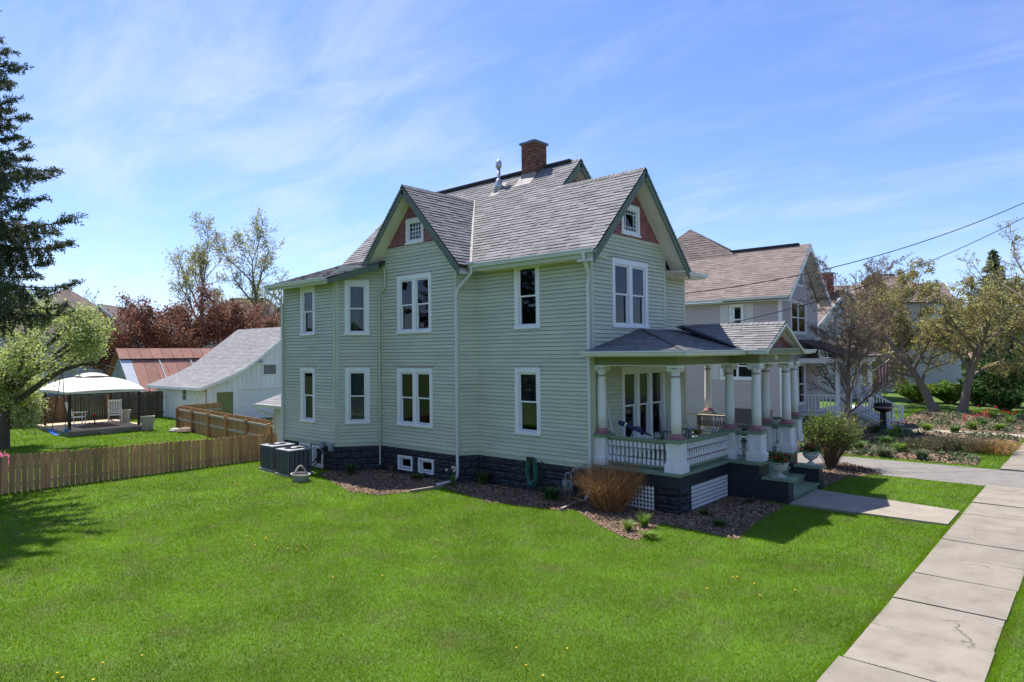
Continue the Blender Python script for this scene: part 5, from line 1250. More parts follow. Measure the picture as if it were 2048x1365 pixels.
# dark board fence at the back of the yard
t = thing('board_fence', 'dark weathered board fence closing the back yard behind the canopy', 'fence', (-34.6, -4, 0)); m = MB(); y = -16
while y < 2.9: m.box(-34.9, -34.87, y, y+.125, 0, 1.55+rng.uniform(-.03, .03)+(y+16)*.006); y += .14
m.build('boards', M['oldfence'], t, kind='stuff')
for z in (.35, 1.25): m = MB(); m.beam((-34.82, -16, z), (-34.82, 2.9, z), .05, .09); m.build('rail', M['oldfence'], t)
for k in range(8): m = MB(); yy = -15+2.45*k; m.box(-34.80, -34.69, yy-.06, yy+.06, 0, 1.6); m.build('post', M['picketnew'] if k in (2, 4, 5, 6) else M['oldfence'], t)
# canopy on its deck
DX0, DX1, DY0, DY1 = -33.2, -27.7, -4.25, -.55
t = thing('garden_canopy', 'cream two tier garden canopy on dark posts over the deck', 'canopy', ((DX0+DX1)/2, (DY0+DY1)/2, .25))
cxm, cym = (DX0+DX1)/2, (DY0+DY1)/2; hx, hy = 2.4, 1.8
def tent(hx, hy, z0, z1, top, nseg=8, sag=.12):
    m = MB(); rings = []
    for j in range(nseg+1):
        s = j/nseg; q = 1-(1-top)*s; zz = z0+(z1-z0)*(math.sin(s*math.pi/2)**.8); ringp = []
        for e in range(4):
            c0 = [(-1, -1), (1, -1), (1, 1), (-1, 1)][e]; c1 = [(1, -1), (1, 1), (-1, 1), (-1, -1)][e]
            for i in range(8):
                f = i/8; x = (c0[0]*(1-f)+c1[0]*f); y = (c0[1]*(1-f)+c1[1]*f); ringp.append((cxm+x*hx*q, cym+y*hy*q, zz - sag*(1-s)*0 - .10*math.sin(math.pi*f)*s*(1-s)*2 + (.06*math.sin(math.pi*f) if j == 0 else 0)))
        rings.append(ringp)
    for r_ in rings: m.v += r_
    n = 32
    for j in range(nseg):
        for i in range(n): m.f.append((j*n+i, j*n+(i+1) % n, (j+1)*n+(i+1) % n, (j+1)*n+i))
    m.f.append(tuple(nseg*n+i for i in range(n))); return m
tent(hx, hy, 2.12, 2.78, .26).build('lower_roof', M['canopy'], t, smooth=True)
tent(hx*.32, hy*.34, 2.82, 3.02, .06, 5).build('upper_roof', M['canopy'], t, smooth=True)
m = MB(); m.box(cxm-hx*.25, cxm+hx*.25, cym-hy*.25, cym+hy*.25, 2.74, 2.83); m.build('vent_gap', M['mauvepale'], t)
m = MB()
for (p, q) in (((-1, -1), (1, -1)), ((1, -1), (1, 1)), ((1, 1), (-1, 1)), ((-1, 1), (-1, -1))): m.beam((cxm+p[0]*hx, cym+p[1]*hy, 2.08), (cxm+q[0]*hx, cym+q[1]*hy, 2.08), .02, .11)
m.build('valance', M['canopy'], t)
for (sx, sy) in ((-1, -1), (1, -1), (1, 1), (-1, 1)):
    m = MB(); x, y = cxm+sx*(hx-.28), cym+sy*(hy-.22); m.box(x-.06, x+.06, y-.06, y+.06, .25, 2.1); m.build('post', M['post'], t)
for (sx, sy) in ((-1, 0), (1, 0), (0, -1), (0, 1)):
    m = MB(); m.beam((cxm+(sx*(hx-.28) if sx else -(hx-.28)), cym+(sy*(hy-.22) if sy else -(hy-.22)), 2.0), (cxm+(sx*(hx-.28) if sx else (hx-.28)), cym+(sy*(hy-.22) if sy else (hy-.22)), 2.0), .06, .08); m.build('frame_rail', M['post'], t)
t = thing('wooden_deck', 'low pale board deck under the cream canopy', 'deck', (cxm, cym, 0)); y = DY0
while y < DY1-.05:
    m = MB(); m.box(DX0, DX1, y, y+.138, .21, .25); m.build('deck_board', M['deck'], t); y += .145
m = MB(); m.box(DX0+.05, DX1-.02, DY0+.05, DY1-.05, .0, .209); m.build('deck_frame', M['timber'], t)
m = MB(); m.box(DX1+.02, DX1+.3, -2.9, -2.3, 0, .14); m.build('deck_step', M['timber'], t)
def rocker(x, y, rz, label):
    t = thing('rocking_chair', label, 'chair', (0, 0, 0), 'white rocking chairs under the canopy'); W = M['white']
    for s in (-.27, .27):
        m = MB(); m.tube([(s, -.45+.95*k/8, .03+.10*((k-4)/4)**2) for k in range(9)], .018, 6); m.build('rocker', W, t)
        m = MB(); m.tube([(s, -.24, .06), (s, -.24, .62)], .02, 6); m.build('leg', W, t)
        m = MB(); m.tube([(s, .22, .05), (s, .24, .42), (s, .46, 1.15)], .02, 6); m.build('back_post', W, t)
        m = MB(); m.box(s-.04, s+.04, -.32, .30, .62, .645); m.build('armrest', W, t)
    m = MB(); m.box(-.27, .27, -.26, .26, .40, .43); m.build('seat', W, t)
    for k in range(7): m = MB(); u = -.21+.07*k; m.beam((u, .27, .5), (u, .43, 1.05), .04, .012, V((0, 1, 0))); m.build('back_slat', W, t)
    m = MB(); m.beam((-.27, .44, 1.08), (.27, .44, 1.08), .03, .09); m.build('head_rail', W, t)
    m = MB(); m.beam((-.27, .27, .50), (.27, .27, .50), .03, .05); m.build('lower_rail', W, t)
    m = MB(); m.tube([(-.27, -.24, .22), (.27, -.24, .22)], .014, 6); m.build('stretcher', W, t)
    t.location = (x, y, .251); t.rotation_euler = (0, 0, rz); t.scale = (1.12, 1.12, 1.12)
rocker(-30.4, -3.05, R(150), 'white rocking chair turned sideways at the left of the deck')
rocker(-30.2, -1.35, R(75), 'white rocking chair facing the house at the right of the deck')
for (x, y, z, s, lb) in ((-30.6, -.75, .251, 1.15, 'tall tan pot behind the right rocking chair'), (-27.35, -.75, 0.0, 1.3, 'tan pot standing on the grass at the deck corner')):
    t = thing('garden_pot', lb, 'pot', (x, y, z)); m = MB(); m.lathe([(.20*s, 0), (.25*s, .5*s), (.27*s, .52*s), (.27*s, .58*s), (.22*s, .58*s), (.21*s, .5*s)], (x, y, z), 18); m.build('body', M['planterc'], t, smooth=False); m = MB(); m.lathe([(.21*s, .49*s), (.21*s, .51*s)], (x, y, z), 14); m.build('soil', M['mulchbase'], t)
t = thing('plant_stand', 'small dark stand with a red flower between the rocking chairs', 'plant stand', (-30.3, -2.3, .25)); m = MB(); m.lathe([(.10, .251), (.03, .3), (.03, .62), (.13, .66), (.12, .70)], (-30.3, -2.3, 0), 10); m.build('stand', M['post'], t); m = MB(); m.lathe([(.02, .70), (.09, .76), (.05, .84), (.01, .86)], (-30.3, -2.3, 0), 8); m.build('flower', M['red'], t)
m = MB(); m.slab([(-31.6, -3.3, .253), (-28.6, -3.3, .253), (-28.6, -1.6, .253), (-31.6, -1.6, .253)], .002); m.slab([(-31.6, -3.3, .262), (-28.6, -3.3, .262), (-28.6, -1.6, .262), (-31.6, -1.6, .262)], .008); tag(m.build('deck_rug', mat('brown_rug', (.12, .085, .07), .95, .15, 8)), 'dark brown rug on the deck under the rocking chairs', 'rug')
t = thing('trellis_screen', 'brown diagonal lattice screen behind the canopy', 'trellis', (-34.3, -3.6, 0)); m = MB(); st = .18; y0, y1, zt = -4.6, -2.6, 1.65
k = -10
while k*st < (y1-y0)+zt:
    for sgn in (1, -1):
        pts = []
        u0 = y0+k*st if sgn > 0 else y1-k*st
        a_, b_ = (u0, .15), (u0+sgn*(zt-.15), zt)
        lo, hi = max(0., ((y0-a_[0])/(b_[0]-a_[0])) if sgn > 0 else ((y1-a_[0])/(b_[0]-a_[0]))), min(1., ((y1-a_[0])/(b_[0]-a_[0])) if sgn > 0 else ((y0-a_[0])/(b_[0]-a_[0])))
        if hi > lo+.02: m.beam((-34.3+.012*sgn, a_[0]+(b_[0]-a_[0])*lo, .15+(zt-.15)*lo), (-34.3+.012*sgn, a_[0]+(b_[0]-a_[0])*hi, .15+(zt-.15)*hi), .04, .012, V((1, 0, 0)))
    k += 1
m.build('laths', M['trellis'], t, kind='stuff')
for yy in (y0, y1): m = MB(); m.box(-34.35, -34.25, yy-.05, yy+.05, 0, 1.75); m.build('post', M['trellis'], t)
# rocks and pink azalea by the fence
for (px, py, s, mt, lb) in ((350, 864, .28, 'stone', 'grey boulder at the end of the reddish fence'), (372, 866, .4, 'mulch', 'rounded mound of dry tan plants beside the grey boulder')):
    p = pz(px, py); m = MB(); rr = random.Random(px); n = 12
    m.lathe([(.9*s, 0), (1.05*s, .25*s), (.8*s, .55*s), (.3*s, .7*s)], (p.x, p.y, 0), n, flute=.08, sx=1.2); tag(m.build('boulder' if s < .3 else 'dry_mound', M[mt] if s < .3 else M['stem']), lb, 'rock' if s < .3 else 'plant')
twig_shrub('azalea_shrub', 'low pink flowering azalea behind the fence at the left edge', (-15.6, -9.7, 0), 90, .95, .85, 'stem', 61, 'pink', 2600, .05, (.6, 1), .008, 2)
# one-storey ell on the rear of the house
fr = Fr((-14.3, -.85), (-12.2, -.85)); m = MB(); backing(m, fr, 0, fr.L, -.05, 1.95); EL = m.build('rear_ell', M['sagetrim'], HOUSE)
m = MB(); siding(m, fr, .08, fr.L, .1, 1.9); m.build('clapboard_siding', M['cream'], EL, kind='stuff'); m = MB(); m.fbox(fr, 0, .08, .1, 1.9, 0, .03); m.build('corner_board', M['cream'], EL)
fr2 = Fr((-14.3, 3.0), (-14.3, -.85)); m = MB(); backing(m, fr2, 0, fr2.L, -.05, 1.95); m.build('wall', M['sagetrim'], EL)
m = MB(); q = [V((-15.0, -1.3, 1.93)), V((-12.2, -1.3, 1.93)), V((-12.2, 1.1, 3.0)), V((-13.6, 1.1, 3.0))]; m.slab(q, .06); m2 = MB(); shingle(m2, q, .14, .3, .014, rng, base=.002); er = m.build('ell_roof', M['roofdeck'], EL); m2.build('asphalt_shingles', M['roofgr'], EL, kind='stuff')
gutter((-14.98, -1.3, 1.95), (-12.25, -1.3, 1.95), (0, -1, 0), parent=EL)
m = MB(); m.tube([(-14.8, -1.36, 1.84), (-14.8, -1.3, 1.7), (-14.3, -.92, 1.5), (-14.28, -.9, 1.3), (-14.28, -.9, .05)], .04, 8); m.build('downspout', M['gutter'], EL)
# ---- white garage
GXF, GXB = -28.92, -36.2
t = thing('white_garage', 'white board garage with curved grey roof and green side door', 'garage', (-32, 6, 0))
prof = [(2.99, 2.12), (5.15, 3.0), (8.6, 5.62), (12.2, 2.4)]
m = MB(); g = [(2.99, -.1)] + prof + [(12.2, -.1)]
holes = [(3.55, 4.56, -.1, 1.72), (5.05, 9.6, -.1, 1.80), (6.47, 7.3, 2.68, 3.26)]
fg2 = Fr((GXF, 0), (GXF, 20))
def prof_z(y):
    for (a, b), (c, d) in zip(prof[:-1], prof[1:]):
        if a <= y <= c: return b+(d-b)*(y-a)/(c-a)
    return 0
cutsy = sorted({2.99, 5.15, 8.6, 12.2, *[h[0] for h in holes], *[h[1] for h in holes]})
for a, b in zip(cutsy[:-1], cutsy[1:]):
    mid = (a+b)/2; seg = [(-.1, None)]
    hs = sorted((h[2], h[3]) for h in holes if h[0] < mid < h[1]); z = -.1
    for c0, c1 in hs:
        if c0 > z+.01: m.slab([fg2(a, z), fg2(b, z), fg2(b, c0), fg2(a, c0)], .1, fg2.n)
        z = c1
    m.slab([fg2(a, z), fg2(b, z), fg2(b, prof_z(b)), fg2(a, prof_z(a))], .1, fg2.n)
GW = m.build('front_wall', M['barnwhite'], t)
y = 3.02; m = MB()
while y < 12.1:
    z = -.1
    for c0, c1 in sorted((h[2]-.08, h[3]+.08) for h in holes if h[0]-.08 < y < h[1]+.08):
        if c0 > z: m.fbox(fg2, y, y+.035, z, c0, 0, .018)
        z = c1
    m.fbox(fg2, y, y+.035, z, prof_z(y), 0, .018); y += .30
m.build('batten_strips', M['barnwhite'], t, kind='stuff')
m = MB(); ring(m, fg2, 3.47, 4.64, -.1, 1.80, .09, .09, 0, .04, bottom=.01); m.build('door_casing', M['white'], t); m = MB(); m.fbox(fg2, 3.56, 4.55, -.09, 1.71, -.05, -.02); 
for k in range(7): m.fbox(fg2, 3.58+.14*k, 3.70+.14*k, -.08, 1.70, -.02, -.008)
m.build('green_door', M['doorgreen'], t)
m = MB(); ring(m, fg2, 4.93, 9.72, -.1, 1.92, .12, .12, 0, .04, bottom=.01); m.build('door_casing', M['white'], t)
for k in range(4): m = MB(); m.fbox(fg2, 5.06, 9.59, -.09+.47*k, .37+.47*k, -.06, -.03-.004*(k % 2)); m.build('garage_door_panel', M['garagedoor'], t)
m = MB(); ring(m, fg2, 6.38, 7.39, 2.60, 3.34, .09, .08, 0, .04); WN = m.build('window', M['white'], t); m = MB(); m.fbox(fg2, 6.47, 7.30, 2.68, 3.26, -.05, -.04); m.build('glass_pane', mat('dusty_pane', (.22, .21, .21), .25, .15, 4), WN)
m = MB(); m.lathe([(.16, 0), (.20, .02), (.03, .10)], (GXF+.25, 6.2, 3.42), 12); m.tube([(GXF, 6.2, 3.6), (GXF+.25, 6.2, 3.55), (GXF+.25, 6.2, 3.5)], .02, 6); m.build('barn_lamp', M['metal'], t)
fl = Fr((GXB, 2.99), (GXF, 2.99)); m = MB(); hw_ = [(4.05, 4.6, 1.2, 1.85)]; backing(m, fl, 0, fl.L, -.1, 2.15, hw_, 0, .1); m.build('side_wall', M['barnwhite'], t)
m = MB(); u = .03
while u < fl.L:
    if not 3.9 < u < 4.65: m.fbox(fl, u, u+.035, -.05, 2.1, 0, .018)
    u += .28
m.build('batten_strips', M['barnwhite'], t, kind='stuff')
m = MB(); ring(m, fl, 3.98, 4.67, 1.13, 1.92, .07, .07, 0, .04); WN = m.build('window', M['white'], t); m = MB(); m.fbox(fl, 4.05, 4.6, 1.2, 1.85, -.04, -.035); m.build('glass_pane', M['glass'], WN); m = MB(); m.fbox(fl, 4.05, 4.6, 1.2, 1.85, -.3, -.28); m.build('room_shade_backing', M['dark'], WN)  # dark-painted sheet stands in for the unlit garage
m = MB(); m.fbox(fl, 4.31, 4.34, 1.2, 1.85, -.03, -.01); m.fbox(fl, 4.05, 4.6, 1.51, 1.54, -.031, -.009); m.build('muntin_grid', M['white'], WN)
rm = MB(); sm = MB(); x0, x1 = GXB-.35, GXF+.30
curve = [(2.55, 2.02), (3.4, 2.34), (4.2, 2.64), (5.0, 3.02), (5.7, 3.48), (8.6, 5.70)]
for (a, b), (c, d) in zip(curve[:-1], curve[1:]):
    q = [V((x0, a, b)), V((x1, a, b)), V((x1, c, d)), V((x0, c, d))]; rm.slab([p-V((0, 0, .006)) for p in q], .05); shingle(sm, q, .15, .32, .012, rng)
q = [V((x1, 8.6, 5.70)), V((x1, 12.4, 2.3)), V((x0, 12.4, 2.3)), V((x0, 8.6, 5.70))]; rm.slab(q[::-1] if (q[1]-q[0]).cross(q[2]-q[0]).z < 0 else q, .05); shingle(sm, q, .15, .32, .012, rng)
RR = rm.build('roof', M['roofdeck'], t); sm.build('asphalt_shingles', M['roofgr'], RR, kind='stuff')
m = MB(); m.box(x0, x1, 2.5, 2.55, 1.86, 2.02); m.build('eave_board', M['white'], RR)
for (a, b), (c, d) in zip(curve[:-1], curve[1:]): m = MB(); m.beam((x1+.012, a, b-.09), (x1+.012, c, d-.09), .024, .15); m.build('verge_board', M['white'], RR)
for p in ((-36.0, 2.4, 'leaning grey prop pole at the garage corner'),): m = MB(); m.tube([(-35.3, 2.45, 0), (-36.2, 2.53, 2.0)], .035, 6); tag(m.build('prop_pole', M['rail']), p[2], 'pole')
# ---- old barn with a rusty metal roof
t = thing('old_barn', 'weathered grey barn with a rusty red sheet metal roof', 'barn', (-45, 8, 0)); bx0, bx1, by0, byr, zr, ze = -62, -44.2, 4.0, 4.0, 4.45, 1.7
# ridge along Y: gable end faces -Y at y=3.9
yb0, yb1 = 3.9, 20.0; xr = -45.4; xe1, xe0 = -42.6, -48.2
fgb = Fr((xe0, yb0), (xe1, yb0)); m = MB(); m.slab([fgb(0, -.1), fgb(5.6, -.1), fgb(5.6, 1.6), fgb(2.8, 4.35), fgb(0, 1.6)], .1, fgb.n); m.build('gable_wall', M['greyvinyl'], t)
m = MB(); u = .05
while u < 5.5: m.fbox(fgb, u, u+.2, -.1, 1.55+min(u, 5.4-u)*.95, 0, .015); u += .24
m.build('wall_boards', mat('grey_barn_board', (.33, .33, .33), .9, .2, 2, isl=.2, stretch=(3, 3, .4)), t, kind='stuff')
fsb = Fr((xe1, yb0), (xe1, yb1)); m = MB(); m.fbox(fsb, 0, yb1-yb0, -.1, 1.6, -.1, 0); m.build('side_wall', M['barnwhite'], t)
y = yb0-.35; k = 0; top = V((xr, 0, 4.5)); mid_ = V((-44.55, 0, 3.62)); bot = V((-42.2, 0, 1.22))
while y < yb1:
    w_ = .78; mt = 'zinc' if k in (0,) else 'rust'
    for (a, b) in ((top, mid_+Z*.03), (mid_, bot)):
        mm = MB(); A, B = a+V((0, y, 0)), b+V((0, y, 0)); mm.slab([A, B, B+V((0, w_-.02, 0)), A+V((0, w_-.02, 0))], .02); mm.beam(A+Z*.015+V((0, .0, 0)), B+Z*.015, .03, .045); mm.build('roof_sheet', M['rust' if (a is top) else mt], t)
    mm = MB(); mm.slab([V((xr, y, 4.5)), V((xr, y+w_-.02, 4.5)), V((xe0-.4, y+w_-.02, 1.3)), V((xe0-.4, y, 1.3))], .02); mm.build('roof_sheet', M['rust'], t)
    if k in (3, 6, 9, 13): mm = MB(); mm.beam(mid_+V((0, y+.38, .05)), bot+V((0, y+.38, .05)), .07, .03); mm.build('pale_seam_strip', M['zinc'], t)
    y += w_; k += 1
m = MB(); m.beam(mid_+V((0, yb0-.35, .06)), mid_+V((0, yb1, .06)), .10, .07); m.build('purlin_rail', M['post'], t)
# ---- taupe neighbour to the right
NB = thing('taupe_house', 'taupe vinyl sided house with brown hipped roof beside the driveway', 'house', (-4, 19, 0))
NY0, NY1, NXF, NXB = 16.3, 21.4, -1.0, -13.0
def nwin(fr, u0, u1, v0, v1, parent, mt='white', units=1, shutters=False):
    m = MB(); ring(m, fr, u0, u1, v0, v1, .10, .10, 0, .04); W = m.build('window', M[mt], parent); mid = (v0+v1)/2; n = units; w_ = (u1-u0-.2)/n
    for k in range(n):
        a = u0+.1+w_*k
        m = MB(); ring(m, fr, a, a+w_, v0+.1, v1-.1, .05, .05, -.05, .0); m.fbox(fr, a+.05, a+w_-.05, mid-.03, mid+.03, -.05, .005); m.build('sash', M[mt], W)
        m = MB(); m.fbox(fr, a+.04, a+w_-.04, v0+.14, v1-.14, -.03, -.025); m.build('glass_pane', M['glass'], W)
    m = MB(); m.fbox(fr, u0+.09, u1-.09, v0+.09, v1-.09, -.35, -.33); m.build('room_shade_backing', M['dark'], W)  # dark-painted sheet in place of the shaded room
    if shutters:
        for a in (u0-.46, u1+.04): m = MB(); m.fbox(fr, a, a+.42, v0, v1, 0, .03); m.build('shutter', M['shutter'], W)
    return (u0+.02, u1-.02, v0+.02, v1-.02), (u0+.09, u1-.09, v0+.09, v1-.09)
def nwall(a, b, z0, z1, wins, mt, parent, lf=None, rf=None, zs=6.2, expo=.115, base=True):
    fr = Fr(a, b); sh = []; wh = []
    for w_ in wins: p, q = nwin(fr, *w_[:4], parent, **(w_[4] if len(w_) > 4 else {})); sh.append(p); wh.append(q)
    m = MB(); backing(m, fr, 0, fr.L, -.1 if base else z0, min(z1, zs), wh)
    if lf: m.slab([fr(lf(zs), zs, -.003), fr(rf(zs), zs, -.003), fr((lf(z1)+rf(z1))/2, z1, -.003)], .09, fr.n)
    W = m.build('wall', M[mt], parent); s = MB(); siding(s, fr, .0, fr.L, z0, z1, sh, lf, rf, expo, .024); s.build('vinyl_siding', M[mt], W, kind='stuff')
    for u in (0, fr.L-.1): m = MB(); m.fbox(fr, u, u+.1, z0, min(z1, zs), 0, .03); m.build('corner_board', M['white'], W)
    return fr
nwall((NXB, NY0), (NXF, NY0), .75, 6.15, [(9.62, 10.30, 4.55, 6.0, dict(shutters=True)), (9.1, 10.8, 2.45, 3.75, dict(units=2, shutters=True)), (4, 5, 4.55, 6.0)], 'taupe', NB)
lfN = lambda z: 2.55-(8.66-z)/.98; rfN = lambda z: 2.55+(8.66-z)/.98
nwall((NXF, NY0), (NXF, NY1), .75, 8.66, [(1.2, 3.4, 4.55, 6.15, dict(units=2)), (2.0, 3.1, 1.2, 3.2)], 'taupe', NB, lambda z: max(0, lfN(z)), lambda z: min(5.1, rfN(z)))
nwall((NXF-2.5, NY1), (NXF-2.5, 25.5), .75, 6.1, [(1.2, 2.2, 4.5, 6.0)], 'taupe', NB)
fr = Fr((NXF, NY0), (NXF, NY1)); m = MB(); ring(m, fr, 2.12, 2.98, 6.85, 7.6, .08, .08, 0, .05); W = m.build('attic_window', M['white'], NB); m = MB(); m.fbox(fr, 2.2, 2.9, 6.93, 7.52, .02, .03); m.build('glass_pane', mat('milky_pane', (.35, .38, .42), .2, .1), W)
def roofset(polys, mt, parent, expo=.15):
    rm = MB(); sm = MB()
    for p in polys:
        p = [V(q) for q in p]
        n = (p[1]-p[0]).cross(p[2]-p[0]).normalized(); ps_ = p
        if n.z < 0: n = -n; ps_ = p[::-1]
        rm.slab([q-n*.006 for q in ps_], .05, n); shingle(sm, p, expo, .33, .013, rng)
    RR = rm.build('roof', M['roofdeck'], parent); sm.build('asphalt_shingles', M[mt], RR, kind='stuff'); return RR
yr, zr = 18.85, 8.85; e0, ze = 15.85, 6.22
hpk = V((-6.6, 19.2, 10.55))
NR = roofset([[(-.45, e0, ze), (-.45, yr, zr), (-5.0, yr, zr), (-5.0, e0, ze)], [(-5.0, e0, ze), (-5.0, yr, zr), (-8.5, yr, zr), (-8.5, e0, ze)], [(-8.5, e0, ze), (-8.5, yr, zr), (-13.4, e0, ze)],
   [(-.45, yr, zr), (-.45, 21.85, ze), (-6, 21.85, ze), (-6, yr, zr)]], 'roofbr', NB)
sl_ = (zr-ze)/(yr-e0); zb = zr-.25
yb = yr-.25/sl_
pk = [(-3.9, yb-.0, zb), (-9.6, yb-.0, zb), (-9.6, 24.0, zb-.4), (-3.9, 24.0, zb-.4)]
PK2 = (-6.9, 19.45, 10.45)
roofset([[pk[1], pk[0], PK2]], 'roofbr', NB); roofset([[pk[0], pk[3], PK2]], 'roofbr', NB); roofset([[pk[2], pk[1], PK2]], 'roofbr', NB); roofset([[pk[3], pk[2], PK2]], 'roofbr', NB)
bar_part('ridge_vent', (-1.0, yr, zr+.05), (-4.6, yr, zr+.05), .26, .07, M['ridge'], NR)
for sgn, ye in ((-1, e0), (1, 21.85)):
    m = MB(); A, B = V((-.43, ye, ze-.1)), V((-.43, yr, zr-.1)); m.hexa([A+V((-.03, 0, -.16)), A+V((0, 0, -.16)), B+V((0, 0, -.2)), B+V((-.03, 0, -.2)), A+V((-.03, 0, .08)), A+V((0, 0, .08)), B+V((0, 0, .08)), B+V((-.03, 0, .08))]); m.build('rake_board', M['white'], NR)
    m = MB(); m.slab([A+V((-.03, 0, -.1)), A+V((-.56, 0, -.1)), B+V((-.56, 0, -.1)), B+V((-.03, 0, -.1))], .02, Z); m.build('soffit', M['offwhite'], NR)
gutter((-13.3, e0, ze+.02), (-.48, e0, ze+.02), (0, -1, 0), parent=NB); m = MB(); m.box(-13.2, -.5, e0+.03, NY0, ze-.16, ze-.13); m.build('soffit', M['offwhite'], NR)
# its porch: roof, posts, rail and stairs
NPX = .75
m = MB(); m.box(NXF, NPX, 18.6, 24.6, .72, .85); m.build('porch_floor', M['offwhite'], NB); m = MB(); m.box(NXF, NPX-.05, 18.65, 24.55, -.05, .72); m.build('porch_skirt', M['dkgreen'], NB)
roofset([[(NPX+.4, 18.2, 3.5), (NPX+.4, 25.0, 3.5), (NXF, 25.0, 4.3), (NXF, 18.2, 4.3)]], 'roofbr2', NB); m = MB(); m.box(NXF, NPX+.1, 18.5, 24.7, 3.2, 3.42); m.build('porch_beam', M['white'], NB)
for yy in (18.75, 20.6, 22.4, 24.4): m = MB(); m.box(NPX-.18, NPX-.02, yy-.08, yy+.08, .85, 3.2); m.build('porch_post', M['white'], NB)
def nrail(a, b, name='porch_railing'):
    a, b = V(a), V(b); m = MB(); m.beam(a+Z*.85, b+Z*.85, .07, .06); RL = m.build(name, M['white'], NB); m = MB(); m.beam(a+Z*.12, b+Z*.12, .05, .05); m.build('bottom_rail', M['white'], RL); n = max(2, int((b-a).length/.15))
    for k in range(1, n): p = a+(b-a)*(k/n); m = MB(); m.box(p.x-.02, p.x+.02, p.y-.02, p.y+.02, p.z+.12, p.z+.85); m.build('baluster', M['white'], RL)
nrail((NPX-.1, 18.8, .85), (NPX-.1, 20.55, .85)); nrail((NXF, 18.75, .85), (NPX-.1, 18.75, .85))
for k in range(5): m = MB(); m.box(NPX+.02+.30*k, NPX+.34+.30*k, 21.4, 23.4, -.03, .85-.17*(k+1)); m.build('stair_tread', M['offwhite'], NB)
for yy in (21.35, 23.45):
    nrail((NPX, yy, .85), (NPX+1.5, yy, .05), 'stair_railing'); m = MB(); m.box(NPX+1.46, NPX+1.58, yy-.06, yy+.06, 0, 1.08); m.build('newel_post', M['white'], NB)
    m = MB(); m.beam((NPX, yy, .72), (NPX+1.5, yy, -.0), .05, .2); m.build('stair_stringer', M['white'], NB)
t = thing('pedestal_pot', 'dark round pot on a black pedestal beside the white stairs', 'planter', (2.0, 20.95, 0)); m = MB(); m.box(1.88, 2.12, 20.83, 21.07, 0, .85); m.build('pedestal', M['navy'], t); m = MB(); m.lathe([(.15, .86), (.36, .95), (.42, 1.12), (.38, 1.22), (.40, 1.28), (.34, 1.28), (.3, 1.2)], (2.0, 20.95, 0), 18); m.build('bowl', M['iron'], t, smooth=True); m = MB(); m.lathe([(.425, 1.06), (.43, 1.1), (.42, 1.14)], (2.0, 20.95, 0), 18); m.build('woven_band', M['timber'], t)
# flag hanging at its porch
t = thing('porch_flag', 'faded red and white striped flag on the neighbouring porch', 'flag', (.7, 24.45, 2.6)); m = MB(); m.tube([(.66, 24.4, 2.6), (1.55, 24.5, 3.3)], .015, 6); m.build('flag_pole', M['white'], t)
for k in range(7):
    m = MB(); n = 6
    for i in range(n):
        a0, a1 = i/n, (i+1)/n; f = lambda q: (1.47-.62*(k/7)*.8-.0, 24.5+.06*math.sin(q*6+k), 3.2-1.15*q-.42*(k/7))
        x0, y0, z0 = f(a0); x1, y1, z1 = f(a1); m.poly([(x0, y0, z0), (x1, y1, z1), (x1-.075, y1+.01, z1-.06), (x0-.075, y0+.01, z0-.06)])
    m.build('stripe', M['flagr'] if k % 2 == 0 else M['offwhite'], t)
